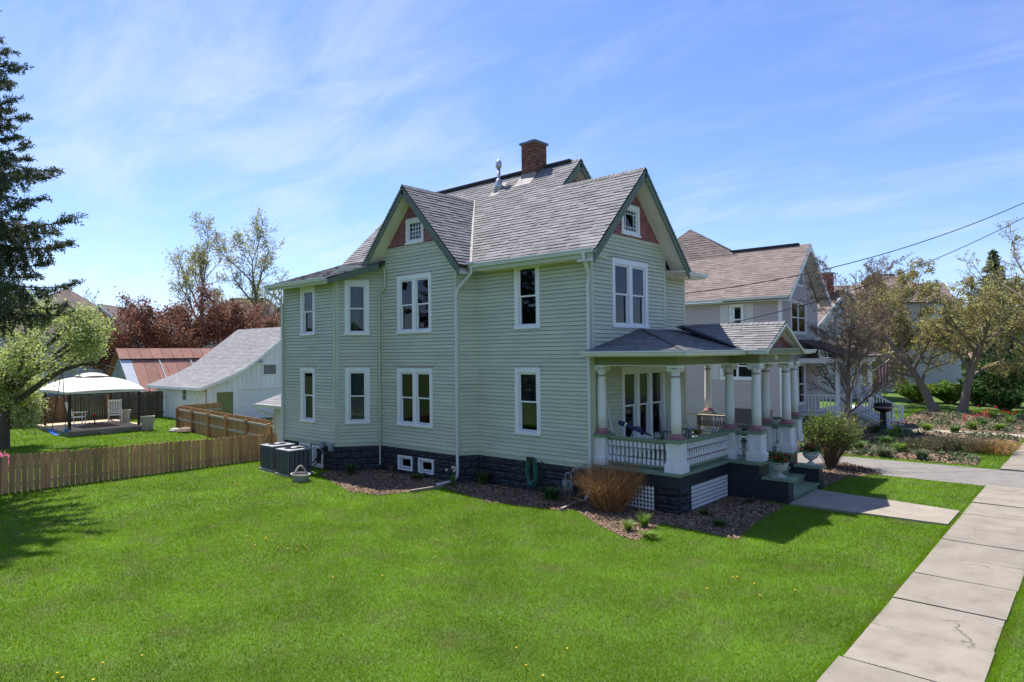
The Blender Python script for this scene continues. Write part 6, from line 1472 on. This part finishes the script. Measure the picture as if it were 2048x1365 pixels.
# ---- farther houses
def gable_house(name, label, px, py, dist, w_, dpt, ze, zr, rz, wallm, roofm, chim=None, wins=(), trim='white'):
    """gable end facing local -Y; px,py: where the ridge end shows; dist: metres along the view axis"""
    p = at(px, py, dist); zr = p.z; ze = zr-ze
    t = thing(name, label, 'house', (0, 0, 0)); m = MB(); m.box(-w_/2, w_/2, 0, dpt, -.1, ze); m.slab([(-w_/2, 0, ze), (w_/2, 0, ze), (0, 0, zr-.15)], .1, V((0, -1, 0))); m.slab([(-w_/2, dpt, ze), (w_/2, dpt, ze), (0, dpt, zr-.15)], .1, V((0, 1, 0))); W = m.build('wall', M[wallm], t)
    f = Fr((-w_/2, 0), (w_/2, 0)); s = MB(); sl = (w_/2)/(zr-.15-ze); siding(s, f, 0, w_, .5, zr-.15, [(q[0]+w_/2, q[1]+w_/2, q[2], q[3]) for q in wins], lambda z: max(0, (z-ze)*sl), lambda z: min(w_, w_-(z-ze)*sl), .15, .03); s.build('siding', M[wallm], W, kind='stuff')
    for q in wins:
        m = MB(); ring(m, f, q[0]+w_/2, q[1]+w_/2, q[2], q[3], .1, .1, 0, .05); WW = m.build('window', M['white'], t); m = MB(); m.fbox(f, q[0]+w_/2+.1, q[1]+w_/2-.1, q[2]+.1, q[3]-.1, .0, .012); m.build('glass_pane', M['glass'], WW); m = MB(); m.fbox(f, q[0]+w_/2+.1, q[1]+w_/2-.1, (q[2]+q[3])/2-.03, (q[2]+q[3])/2+.03, .012, .03); m.build('sash', M['white'], WW)
    ov = .4; k = (zr-ze)/(w_/2)
    RR = roofset([[(0, -ov, zr), (w_/2+ov, -ov, ze-ov*k), (w_/2+ov, dpt+ov, ze-ov*k), (0, dpt+ov, zr)], [(0, -ov, zr), (-w_/2-ov, -ov, ze-ov*k), (-w_/2-ov, dpt+ov, ze-ov*k), (0, dpt+ov, zr)]], roofm, t, .2)
    for sg in (-1, 1): m = MB(); m.beam((sg*(w_/2+ov), -ov-.01, ze-ov*k-.12), (0, -ov-.01, zr-.12), .03, .22); m.build('rake_board', M[trim], RR)
    if chim:
        m = MB(); m.box(chim[0]-.35, chim[0]+.35, chim[1]-.35, chim[1]+.35, zr-1.8, zr+chim[2]); C = m.build('chimney', M['redbrick'], t); m = MB(); m.box(chim[0]-.42, chim[0]+.42, chim[1]-.42, chim[1]+.42, zr+chim[2], zr+chim[2]+.12); m.build('chimney_cap', M['copperpipe'], C)
    t.location = (p.x, p.y, 0); t.rotation_euler = (0, 0, rz); return t
def hip_house(name, label, px, py, dist, w_, dpt, drop, flat, rz, wallm, roofm, chim=None):
    p = at(px, py, dist); zr = p.z; ze = zr-drop; t = thing(name, label, 'house', (0, 0, 0)); m = MB(); m.box(-w_/2, w_/2, -dpt/2, dpt/2, -.1, ze); W = m.build('wall', M[wallm], t); f = Fr((-w_/2, -dpt/2), (w_/2, -dpt/2)); s = MB(); siding(s, f, 0, w_, .4, ze, (), None, None, .15, .03); s.build('siding', M[wallm], W, kind='stuff')
    a, b, h = w_/2+.4, dpt/2+.4, flat/2; R_ = [(-a, -b, ze), (a, -b, ze), (a, b, ze), (-a, b, ze)]; T_ = [(-h, -h*.6, zr), (h, -h*.6, zr), (h, h*.6, zr), (-h, h*.6, zr)]
    RR = roofset([[R_[i], R_[(i+1) % 4], T_[(i+1) % 4], T_[i]] for i in range(4)] + [T_], roofm, t, .2)
    m = MB(); m.box(-h-.05, h+.05, -h*.6-.05, h*.6+.05, zr, zr+.12); m.build('roof_curb', M['copperpipe'], RR)
    if chim: m = MB(); m.box(chim[0]-.4, chim[0]+.4, chim[1]-.4, chim[1]+.4, ze, zr+chim[2]); C = m.build('chimney', M['redbrick'], t); m = MB(); m.lathe([(.12, zr+chim[2]), (.1, zr+chim[2]+.5)], (chim[0]-.15, chim[1], 0), 8); m.build('chimney_pot', M['copperpipe'], C); m = MB(); m.lathe([(.12, zr+chim[2]), (.1, zr+chim[2]+.5)], (chim[0]+.2, chim[1], 0), 8); m.build('chimney_pot', M['copperpipe'], C)
    t.location = (p.x, p.y, 0); t.rotation_euler = (0, 0, rz); return t
hip_house('grey_house', 'large grey house with tall pyramid roof beyond the blossom tree', 132, 577, 74, 11.5, 11.5, 5.2, .3, R(48), 'greyvinyl', 'roofbr2')
gable_house('grey_house_wing', 'small grey gabled wing with white trim beside the large grey house', 202, 609, 66, 5.6, 6, 2.4, 0, R(44), 'greyvinyl', 'roofbr2', wins=[(-.6, .6, 2.6, 4.2)])
hip_house('brown_roof_house', 'house with flat topped brown hip roof behind the white garage', 500, 600, 84, 14, 14, 5.6, 4.0, R(40), 'offwhite', 'roofbr2', chim=(4.6, -1.5, -1.3))
gable_house('white_gable_house', 'white gabled house with red brick chimney behind the taupe house', 1687, 578, 52, 7.5, 9, 3.6, 0, R(62), 'offwhite', 'roofbr2', chim=(-.75, .9, 1.2), wins=[(.2, 1.6, 3.0, 4.5)])
hip_house('far_brown_house', 'distant house with wide brown hipped roof among the right trees', 1765, 552, 64, 8.5, 9, 2.9, 1.6, R(35), 'offwhite', 'roofbr2')
gable_house('far_white_house', 'distant pale house mostly hidden by the right hand tree', 1880, 566, 70, 9, 10, 3.6, 0, R(120), 'offwhite', 'roofbr', chim=(0, 6, .4), wins=[(-2.5, -1.2, 3.2, 4.8), (1.0, 2.4, 3.2, 4.8)])
# ---- service cables
def cable(name, label, a, b, sag, r=.014):
    a, b = V(a), V(b); m = MB(); m.tube([a.lerp(b, k/30)-Z*sag*4*(k/30)*(1-k/30) for k in range(31)], r, 5); return tag(m.build(name, M['cable']), label, 'cable', 'overhead service cables')
cable('service_cable', 'upper black service cable from the house eave to the upper right', (-.75, 6.45, 5.75), at(2250, 305, 26), .9, .016)
cable('service_cable', 'lower black service cable ending behind the porch roof', (-.6, 7.2, 4.55), at(2250, 318, 26), .9, .014)
# ------------------------------------------------------------------ trees and garden planting
M.update(
 bark=mat('dark_bark', (0.11, 0.085, 0.065), 0.95, 0.25, 6, stretch=(1, 1, .3), bump=0.6, bscale=20),
 barkgrey=mat('grey_bark', (0.19, 0.155, 0.125), 0.95, 0.22, 5, stretch=(1, 1, .3)),
 twig=mat('brown_twig', (0.26, 0.20, 0.155), 0.9, 0.2, 3, isl=0.35),
 needle=mat('spruce_needle', (0.095, 0.12, 0.058), 0.7, 0.2, 2, isl=0.45, trans=0.15),
 plum=mat('plum_leaf', (0.245, 0.115, 0.075), 0.6, 0.2, 1.5, isl=0.5, hue=0.02, trans=0.3),
 apple=mat('young_apple_leaf', (0.42, 0.48, 0.15), 0.6, 0.2, 1.5, isl=0.4, hue=0.025, trans=0.5),
 blossom=mat('white_blossom', (0.70, 0.68, 0.58), 0.7, 0.1, 4, isl=0.2, trans=0.3),
 spring=mat('spring_leaf', (0.36, 0.345, 0.11), 0.6, 0.2, 1.5, isl=0.4, hue=0.025, trans=0.55),
 deepgreen=mat('deep_green_leaf', (0.055, 0.115, 0.025), 0.6, 0.25, 1.2, isl=0.45, hue=0.03, trans=0.3),
 farleaf=mat('far_tree_leaf', (0.10, 0.12, 0.05), 0.8, 0.3, 0.15, isl=0.4, hue=0.03, trans=0.25),
)
class Tree:
    def __init__(s, seed): s.r = random.Random(seed); s.V = []; s.F = []; s.tips = []; s.nv = 0
    def tube(s, pts, rad, n):
        mb = MB(); mb.tube(pts, rad, n, False); b = s.nv
        s.V += mb.v; s.F += [tuple(i+b for i in f) for f in mb.f]; s.nv += len(mb.v)
    def grow(s, p, d, L, r, lev, P):
        R_ = s.r; ns = (6, 5, 4, 3, 3, 2)[lev]; pts = [p]; dirs = [d]; jit = P['jit'][lev]; tr = P['trop'][lev]
        for k in range(ns):
            d = (d + V((R_.gauss(0, jit), R_.gauss(0, jit), R_.gauss(0, jit))) + Z*tr).normalized(); p = p + d*(L/ns); pts.append(p); dirs.append(d)
        e = P.get('tap', .45) if lev == 0 else .3
        rad = [max(r*(1-(1-e)*k/ns), P.get('rmin', .004)) for k in range(ns+1)]
        s.tube(pts, rad, (9, 6, 4, 3, 3, 3)[lev])
        if lev >= P['levels']: s.tips.append(pts); return
        n = P['n'][lev]; t0 = P['t0'][lev]
        for i in range(n):
            t = t0+(1-t0)*((i+R_.random())/n); q = min(t*ns, ns-1e-3); k = int(q); pp = pts[k].lerp(pts[k+1], q-k); dd = dirs[k+1]
            ax = dd.orthogonal().normalized(); ax.rotate(Matrix.Rotation(2.4*i+R_.uniform(-.6, .6), 3, dd)); a = P['ang'][lev]*R_.uniform(.75, 1.25)
            cd_ = (dd*math.cos(a)+ax*math.sin(a)).normalized(); cl = L*P['len'][lev]*R_.uniform(.7, 1.2)*(1.0-P.get('fall', .35)*t)
            s.grow(pp, cd_, cl, rad[k]*P['rr'][lev], lev+1, P)
        if lev >= P['levels']-1: s.tips.append(pts)
    def leaves(s, n, size, jit, zone=(0.2, 1), flat=.5, down=0):
        R_ = s.r; C = np.empty((n, 3))
        for i in range(n):
            p = s.tips[R_.randrange(len(s.tips))]; u = R_.uniform(*zone)*(len(p)-1); k = min(int(u), len(p)-2); C[i] = p[k].lerp(p[k+1], u-k)
        C += nr.normal(0, jit, C.shape); d1 = rand_dirs(n); d2 = np.cross(d1, rand_dirs(n)); d2 /= np.linalg.norm(d2, axis=1)[:, None]; sz = size*nr.uniform(.6, 1.35, n)
        return quads(C, d1*sz[:, None], d2*(sz*flat)[:, None])
    def wood(s, name, mt, t): 
        me = bpy.data.meshes.new(name); me.from_pydata(s.V, [], s.F); me.update(); return mobj(name, me, M[mt], t)
PB = dict(levels=4, n=(9, 6, 5, 5), t0=(.3, .25, .2, .15), ang=(.85, .75, .7, .7), len=(.62, .55, .5, .45, .5), rr=(.55, .55, .55, .6, .65), jit=(.05, .13, .16, .2, .25, .3), trop=(.03, .03, .03, .02, .0, .0))
def make_tree(name, label, loc, h, r, seed, P=None, leaf=(), bark='bark', lean=(0, 0), group=None):
    P = {**PB, **(P or {})}; t = thing(name, label, 'tree', (loc[0], loc[1], 0), group); T = Tree(seed)
    T.grow(V((loc[0], loc[1], -.05)), V((lean[0], lean[1], 1)).normalized(), h*P.get('trunk', .62), r, 0, P)
    if P.get('flare', 1): T.tube([V((loc[0], loc[1], -.05)), V((loc[0]+lean[0]*.3, loc[1]+lean[1]*.3, .5))], [r*1.35, r*1.0], 9)
    T.wood('trunk', bark, t)
    for (mt, n, size, jit, zone) in leaf:
        v, f = T.leaves(n, size, jit, zone); mobj('crown', np_mesh('crown', v, f), M[mt], t)
    return t, T
# blossom tree at the left, with the swing limb
ap = pz(5, 898)
t = thing('blossom_tree', 'old crab apple tree with pale green leaves and white blossom', 'tree', (ap.x, ap.y, 0)); T = Tree(5); D0 = 28.3
P = {**PB, 'levels': 4, 'n': (9, 6, 5, 4), 'trop': (.02, -.01, -.02, -.03, -.03), 't0': (.35, .2, .2, .1)}
T.grow(V((ap.x, ap.y, -.05)), V((.05, .12, 1)).normalized(), 3.0, .26, 0, P)
for (px, py, dd, L, r) in ((60, 710, 0, 1.8, .09), (20, 700, 1.0, 1.9, .09), (110, 710, -.6, 1.8, .08), (90, 740, 1.2, 2.0, .1), (40, 740, -1.5, 2.0, .1), (130, 705, .6, 1.3, .06), (100, 690, .2, 1.5, .07), (60, 672, .4, 1.3, .06), (120, 665, -.4, 1.2, .05), (150, 695, .2, .9, .05), (25, 660, .2, 1.4, .06), (10, 760, -.8, 1.6, .07)):
    e = at(px, py, D0+dd); s0 = V((ap.x, ap.y+.1, 2.0)); T.tube([s0, s0.lerp(e, .5)+Z*.3, e], [.08, .06, r*.55], 6); T.grow(e, (e-s0).normalized(), L, r, 1, P)
limb = [V((ap.x, ap.y+.15, 1.9))] + [at(px, py, D0) for px, py in ((45, 795), (85, 765), (125, 741), (165, 729), (205, 730), (235, 739))]
T.tube(limb, [.15, .13, .11, .09, .075, .05, .02], 8)
for k in (2, 3, 4): T.grow(limb[k], V((.2, .4, .6)).normalized(), .9, .03, 2, P)
T.wood('trunk', 'bark', t)
for (mt, n, sz, j) in (('apple', 36000, .040, .19), ('blossom', 7000, .034, .19)): v, f = T.leaves(n, sz, j, (.1, 1)); mobj('crown', np_mesh('crown', v, f), M[mt], t)
sw = at(118, 868, D0); lt = at(124, 742, D0)
t = thing('tree_swing', 'blue bucket swing hanging from the arched tree limb', 'swing', (sw.x, sw.y, sw.z))
ud = V((_rt.x, _rt.y, 0)).normalized()
for sgn in (-1, 1): m = MB(); m.tube([lt+ud*.02*sgn, sw+ud*.30*sgn+Z*.18], .016, 5); m.build('rope', M['cable'], t)
m = MB(); pts = [sw+ud*(.34*math.cos(a))+Z*(.18-.24*math.sin(a)) for a in [math.pi*k/10 for k in range(11)]]
wv = V((_fw.x, _fw.y, 0)).normalized()*.16
for a, b in zip(pts[:-1], pts[1:]): m.hexa([a-wv, a+wv, b+wv, b-wv, a-wv+Z*.025, a+wv+Z*.025, b+wv+Z*.025, b-wv+Z*.025])
m.build('seat', M['blue'], t)
# spruce at the left edge
sp = at(-150, 700, 18); t = thing('spruce_tree', 'dark spruce with drooping branches reaching in from the left edge', 'tree', (sp.x, sp.y, 0)); rr = random.Random(77)
TR = Tree(77); TR.tube([V((sp.x, sp.y, -.05)), V((sp.x, sp.y, 6)), V((sp.x, sp.y, 18))], [.34, .26, .03], 10); NC = []; ND = []
def spruce_branch(z, a, L):
    d = V((math.cos(a), math.sin(a), 0)); s_ = V((-d.y, d.x, 0)); pts = []; n = 9
    for k in range(n+1):
        u = k/n; pts.append(V((sp.x, sp.y, z)) + d*L*u + Z*(L*(.10*u - .55*u*u + .42*u**3.2)) + s_*L*.05*math.sin(u*3+a*3))
    TR.tube(pts, [.05*(1-u/n*.9)*L/4 + .004 for u in range(n+1)], 5)
    for i in range(int(34*L/4)+6):
        u = .12+.88*(i+rr.random())/(int(34*L/4)+6); q = u*n; k = min(int(q), n-1); p = pts[k].lerp(pts[k+1], q-k); sd_ = rr.choice((-1, 1)); l2 = L*.26*(1.15-u)*rr.uniform(.6, 1.2)+.12
        dn = (s_*sd_*rr.uniform(.25, .8) + d*rr.uniform(.1, .5) - Z*rr.uniform(.4, 1.1)).normalized()
        if u > .85: dn = (d*.7+s_*sd_*rr.uniform(.2, .7)+Z*rr.uniform(-.2, .7)).normalized()
        e = p + dn*l2; mid = (p+e)/2+d*.03; TR.tube([p, mid, e], [.010, .007, .003], 3)
        for j in range(int(l2*34)+4): f = rr.random(); c = p.lerp(e, f); NC.append(tuple(c)); ND.append(tuple((dn*rr.uniform(.5, 1)+V((rr.gauss(0, .7), rr.gauss(0, .7), rr.gauss(0, .7)))).normalized()))
    for j in range(int(L*30)):
        f = rr.uniform(.1, 1)*n; k = min(int(f), n-1); c = pts[k].lerp(pts[k+1], f-k); NC.append(tuple(c)); ND.append(tuple(V((rr.gauss(0, 1), rr.gauss(0, 1), rr.gauss(.2, .8))).normalized()))
z = 5.2
while z < 17.3:
    L = 4.6*(1-(z-2.5)/16.2)+.25
    for k in range(6): spruce_branch(z+rr.uniform(-.12, .12), 2*math.pi*k/6+z*2.1+rr.uniform(-.3, .3), L*rr.uniform(.78, 1.08))
    z += .44
# the long low limb that reaches furthest into the picture
ea = at(158, 470, 18); a0 = math.atan2(ea.y-sp.y, ea.x-sp.x); Lr = math.hypot(ea.x-sp.x, ea.y-sp.y)
spruce_branch(ea.z+.12*Lr, a0, Lr); spruce_branch(ea.z+.1*Lr-.5, a0+.12, Lr*.9); spruce_branch(ea.z+.12*Lr+1.9, a0-.05, Lr*.72); spruce_branch(ea.z+.1*Lr+4.2, a0+.05, Lr*.62); spruce_branch(ea.z+.12*Lr+3.1, a0-.1, Lr*.66)
TR.wood('trunk', 'bark', t); NC = np.array(NC); ND = np.array(ND); n = len(NC); NC = np.repeat(NC, 3, 0); ND = np.repeat(ND, 3, 0); n *= 3
NC = NC + nr.normal(0, .035, NC.shape); ND = ND + nr.normal(0, .5, ND.shape); ND /= np.linalg.norm(ND, axis=1)[:, None]
s2 = np.cross(ND, rand_dirs(n)); s2 /= np.linalg.norm(s2, axis=1)[:, None]; v, f = quads(NC+ND*.03, ND*.042, s2*.010); mobj('needles', np_mesh('needles', v, f), M['needle'], t); print('needles', n)
# plum trees behind the barn
for i, (px, dd, h, lb) in enumerate(((225, 57, 9.0, 'leftmost dark red plum tree beside the grey house wing'), (305, 60, 10.5, 'second dark red plum tree from the left behind the barn'), (390, 62, 11.5, 'third dark red plum tree from the left below the tall bare trees'), (470, 63, 11.0, 'fourth dark red plum tree from the left beside the brown hip roof'), (535, 60, 8.6, 'rightmost small dark red plum tree above the garage roof'))):
    p = at(px, 712, dd); make_tree('plum_tree', lb, (p.x, p.y), h, .22, 90+i, dict(n=(11, 7, 5, 4), t0=(.15, .15, .15, .1), ang=(.8, .6, .6, .6), len=(.72, .55, .5, .45), trop=(.02, .06, .05, .04, .03), trunk=.6), [('plum', 14000, .075, .28, (0, 1))], 'bark', group='plum trees behind the barn')
# two tall spring trees and a bare one
for (px, dd, h, sd_, lb, nl) in ((408, 78, 17.0, 11, 'left of two tall thin trees with sparse yellow green leaves', 3600), (518, 78, 17.6, 15, 'right of two tall thin trees with sparse yellow green leaves', 3600)):
    p = at(px, 712, dd); make_tree('tall_spring_tree', lb, (p.x, p.y), h, .40, sd_, dict(levels=4, n=(11, 7, 6, 5), t0=(.34, .25, .2, .15), ang=(.6, .6, .65, .7), len=(.50, .5, .5, .5), trop=(.02, .07, .05, .03, .02), trunk=.88, rr=(.55, .55, .55, .55), rmin=.013, tap=.12), [('spring', nl+1200, .085, .28, (.3, 1))], 'barkgrey', group='tall spring trees')
p = at(222, 712, 84); make_tree('bare_tree', 'small bare leafless tree above the dark red trees', (p.x, p.y), 11.5, .22, 19, dict(levels=3, n=(8, 6, 5), ang=(.5, .6, .6, .6), len=(.55, .5, .5, .5), trunk=.8, trop=(.02, .06, .05, .03), rmin=.02), [], 'barkgrey')
# right side: bare twiggy tree before the neighbour's porch
p = pz(1692, 866); make_tree('bare_twiggy_tree', 'dense leafless tree of fine brown twigs before the taupe house porch', (p.x, p.y), 7.5, .13, 23, dict(levels=5, n=(20, 9, 6, 5, 3), t0=(.12, .12, .12, .1, .1), ang=(.8, .55, .55, .6, .6), len=(.50, .5, .5, .5, .5), trop=(.01, .07, .05, .03, .02, 0), jit=(.04, .1, .14, .2, .25, .3), trunk=.86, rmin=.0065, tap=.15, rr=(.4, .55, .55, .6, .7)), [('bud', 6500, .024, .04, (.2, 1))], 'twig')
for (px, py, h, sd_, lb, nl, lean) in ((1925, 828, 10.0, 31, 'spreading spring tree with thick leaning trunk at the right', 12000, (.1, 0)), (1868, 824, 9.0, 35, 'twin stemmed spring tree left of the thick trunk', 9000, (-.25, .1))):
    p = pz(px, py); make_tree('spring_tree', lb, (p.x, p.y), h, .26, sd_, dict(levels=5, n=(9, 7, 5, 5, 3), t0=(.28, .2, .15, .1, .1), ang=(.95, .7, .65, .6, .6), len=(.75, .58, .5, .5, .5), trop=(.02, .0, .02, .01, 0, 0), jit=(.07, .12, .16, .2, .25, .3), trunk=.6, rmin=.006), [('spring', nl, .042, .09, (.1, 1)), ('bud', nl//2, .04, .09, (.1, 1))], 'barkgrey', lean, 'spring trees at the right')
p = at(2075, 712, 42); make_tree('spring_tree', 'partly visible spring tree at the right frame edge', (p.x, p.y), 11, .24, 41, dict(levels=4, n=(10, 7, 6, 5), ang=(.7, .6, .6, .6), trunk=.75, rmin=.008), [('spring', 3500, .05, .08, (.2, 1))], 'barkgrey', group='spring trees at the right')
p = at(2000, 712, 50); make_tree('spring_tree', 'leafy spring tree in front of the far spruce', (p.x, p.y), 11, .22, 47, dict(levels=4, n=(11, 8, 6, 5), ang=(.8, .6, .6, .6), trunk=.62, rmin=.008), [('spring', 12000, .06, .14, (.1, 1)), ('bud', 5000, .06, .14, (.1, 1))], 'barkgrey', group='spring trees at the right')
p = at(1745, 712, 46); make_tree('spring_tree', 'brown budding tree left of the twin stemmed tree', (p.x, p.y), 9, .2, 49, dict(levels=4, n=(12, 8, 6, 5), ang=(.8, .6, .6, .6), trunk=.62, rmin=.008), [('bud', 9000, .05, .12, (.1, 1)), ('spring', 3000, .05, .12, (.1, 1))], 'barkgrey', group='spring trees at the right')
p = at(1800, 712, 58); make_tree('spring_tree', 'thin budding tree between the far roofs at the right', (p.x, p.y), 11.5, .2, 43, dict(levels=4, n=(10, 7, 6, 5), ang=(.7, .6, .6, .6), trunk=.7, rmin=.01), [('spring', 9000, .065, .15, (.1, 1)), ('bud', 5000, .06, .15, (.1, 1))], 'barkgrey', group='spring trees at the right')
def conifer(name, label, px, dd, h, rb, seed):
    p = at(px, 712, dd); rr = random.Random(seed); t = thing(name, label, 'tree', (p.x, p.y, 0)); T = Tree(seed); T.tube([V((p.x, p.y, 0)), V((p.x, p.y, h))], [.3, .03], 7); C = []; Dn = []; z = 1.2
    while z < h-.2:
        L = rb*(1-z/h)**.85+.15
        for k in range(9):
            a = rr.uniform(0, 2*math.pi); d = V((math.cos(a), math.sin(a), 0)); l = L*rr.uniform(.7, 1.1); b = V((p.x, p.y, z)); e = b+d*l+Z*(-.25*l+.1); T.tube([b, b.lerp(e, .5)-Z*.05*l, e], [.03, .02, .008], 3)
            for j in range(int(14*l)+5): f = rr.uniform(.1, 1.05); C.append(tuple(b.lerp(e, f)+V((rr.gauss(0, .12), rr.gauss(0, .12), rr.gauss(-.08, .12))))); Dn.append(tuple((d+V((rr.gauss(0, .5), rr.gauss(0, .5), rr.gauss(-.3, .4)))).normalized()))
        z += .33
    T.wood('trunk', 'bark', t); C = np.array(C); Dn = np.array(Dn); n = len(C); s2 = np.cross(Dn, rand_dirs(n)); s2 /= np.linalg.norm(s2, axis=1)[:, None]; v, f = quads(C, Dn*.20, s2*.07); mobj('needles', np_mesh('needles', v, f), M['needle'], t)
conifer('far_spruce', 'dark conical spruce rising behind the right hand trees', 1990, 78, 15.4, 3.8, 51)
# green shrubs under the right trees
for i, (px, py, h, r, mt, lb) in enumerate(((1960, 812, 2.0, 1.6, 'deepgreen', 'dark green shrub right of the thick trunk'), (2030, 815, 4.2, 2.4, 'deepgreen', 'tall dark green shrub at the right frame edge'), (1900, 808, 1.6, 1.5, 'leaflt', 'bright green bush behind the twin stemmed tree'), (1835, 806, 1.6, 1.7, 'leaflt', 'bright green bush left of the spring trees'), (1990, 800, 3.0, 2.2, 'deepgreen', 'leafy green shrub behind the red tulips'), (2010, 822, 1.3, 1.2, 'deepgreen', 'low green shrub before the tall right shrub'))):
    p = pz(px, py); twig_shrub('garden_shrub', lb, (p.x, p.y, 0), 70, h, r, 'stem', 70+i, mt, 5200, .07, (.15, 1), .014, 3, 1.2, base=.3)
# neighbour's front garden
strap = [((1795, 872), 'coral', 'clump of red tulips left of the pedestal pot walk', 9), ((1965, 852), 'coral', 'large clump of coral tulips near the neighbouring walk', 16), ((1945, 860), 'coral', 'small clump of red tulips left of the coral clump', 8), ((1985, 838), 'red', 'dark red tulips farther back below the shrubs', 9), ((2020, 848), 'red', 'low red flowers at the right end of the garden bed', 9), ((1752, 868), 'yellow', 'small clump of yellow flowers by the twiggy tree', 6), ((1786, 880), 'yellow', 'yellow flowered clump in front of the red tulips', 3)]
for i, ((px, py), fm, lb, nf) in enumerate(strap): strap_clump('tulip_clump', lb, G(px, py), 60, .5, .5, .05, 'leafdk' if i % 2 else 'leaflt', 300+i, 'flowers', None, nf, fm, .2)
for i, (px, py, h, r, mt, lb) in enumerate(((1842, 903, .55, .85, 'stem', 'low brown twiggy mound left of the garden grass'), (1925, 905, .65, .9, 'stem', 'dark twiggy mound at the middle of the garden edge'), (1985, 908, .55, .95, 'stemor', 'tan dry mound at the street end of the garden edge'), (1888, 905, .6, .5, 'stem', 'small dark shrub beside the bright grass patch'))):
    twig_shrub('twiggy_mound', lb, G(px, py), 260, h, r, mt, 80+i, 'deepgreen', 500, .03, (.1, .8), .006, 3, 1.1, base=.5)
for i, (px, py, lb) in enumerate(((1800, 905, 'green perennials beside the white stone'), (1770, 890, 'dark perennials under the twiggy tree'), (1770, 915, 'grey green plants at the driveway edge'), (1845, 920, 'grey green plants along the driveway edge, farther right'), (1855, 862, 'leafy clump at the start of the neighbouring walk'), (1910, 866, 'iris leaves in the middle of the neighbouring walk'), (2000, 862, 'broad leaved clump beside the coral tulips'), (1720, 900, 'weedy clump right of the forsythia'))):
    strap_clump('perennial_clump', lb, G(px, py), 110, .38, .55, .045, 'leafgrey' if i in (2, 3) else ('leafdk' if i % 2 else 'leaflt'), 400+i)
p = pz(1810, 898); m = MB(); m.lathe([(.14, 0), (.17, .06), (.10, .14), (.03, .16)], (p.x, p.y, 0), 9, flute=.1); tag(m.build('white_stone', M['white']), 'small white stone among the garden plants', 'stone')
# low ground cover in the neighbour's beds and rough grass along the drive
Q = [];
for b, dn in ((bedC, 130), (bedD, 110), (bedE, 60)):
    P_ = np.array(b); q = nr.uniform(P_.min(0), P_.max(0), (int((P_.max(0)-P_.min(0)).prod()*dn), 2)); k = inpoly(q, b); q = q[k]
    from math import sin
    k = (np.sin(q[:, 0]*2.3)+np.sin(q[:, 1]*1.9+q[:, 0])+nr.normal(0, .8, len(q))) > .3; Q.append(q[k])
Q = np.concatenate(Q); n = len(Q); d1 = rand_dirs(n); d2 = np.cross(d1, rand_dirs(n)); d2 /= np.linalg.norm(d2, axis=1)[:, None]
v, f = quads(np.column_stack([Q, nr.uniform(.03, .16, n)]), d1*.06, d2*.03); tag(mobj('ground_cover', np_mesh('ground_cover', v, f), M['leafgrey'], kind='stuff'), 'mixed low ground cover in the neighbouring garden beds', 'plants')
# distant belt of trees closing the horizon
C = []; rr = random.Random(9)
for i in range(640):
    back = i >= 420; a = R(rr.uniform(60, 205)) if not back else R(rr.uniform(205, 420)); d = rr.uniform(120, 190) if not back else rr.uniform(48, 95); c = V((CAM[0]+d*math.cos(a), CAM[1]+d*math.sin(a), 0)); h = rr.uniform(4.5, 9.5); w_ = rr.uniform(2.5, 5)  # the back part is out of view, added for window reflections
    for j in range(90): C.append((c.x+rr.gauss(0, w_*.5), c.y+rr.gauss(0, w_*.5), max(.3, h*rr.random()**.7+rr.gauss(0, .4))))
for i in range(110):                         # unseen clumps behind the camera, added to darken the window reflections
    cx_, cy_ = rr.uniform(-24, 26), rr.uniform(-38, -27); h = rr.uniform(2.5, 6.5)
    for j in range(130): C.append((cx_+rr.gauss(0, 1.3), cy_+rr.gauss(0, 1.3), max(.2, h*rr.random()**.8)))
C = np.array(C); n = len(C); d1 = rand_dirs(n); d2 = np.cross(d1, rand_dirs(n)); d2 /= np.linalg.norm(d2, axis=1)[:, None]; sz = nr.uniform(.35, .8, n)[:, None]
v, f = quads(C, d1*sz, d2*sz*.8); tag(mobj('tree_belt', np_mesh('tree_belt', v, f), M['farleaf'], kind='stuff'), 'far belt of mixed trees along the horizon, with unseen clumps added behind the camera', 'trees')
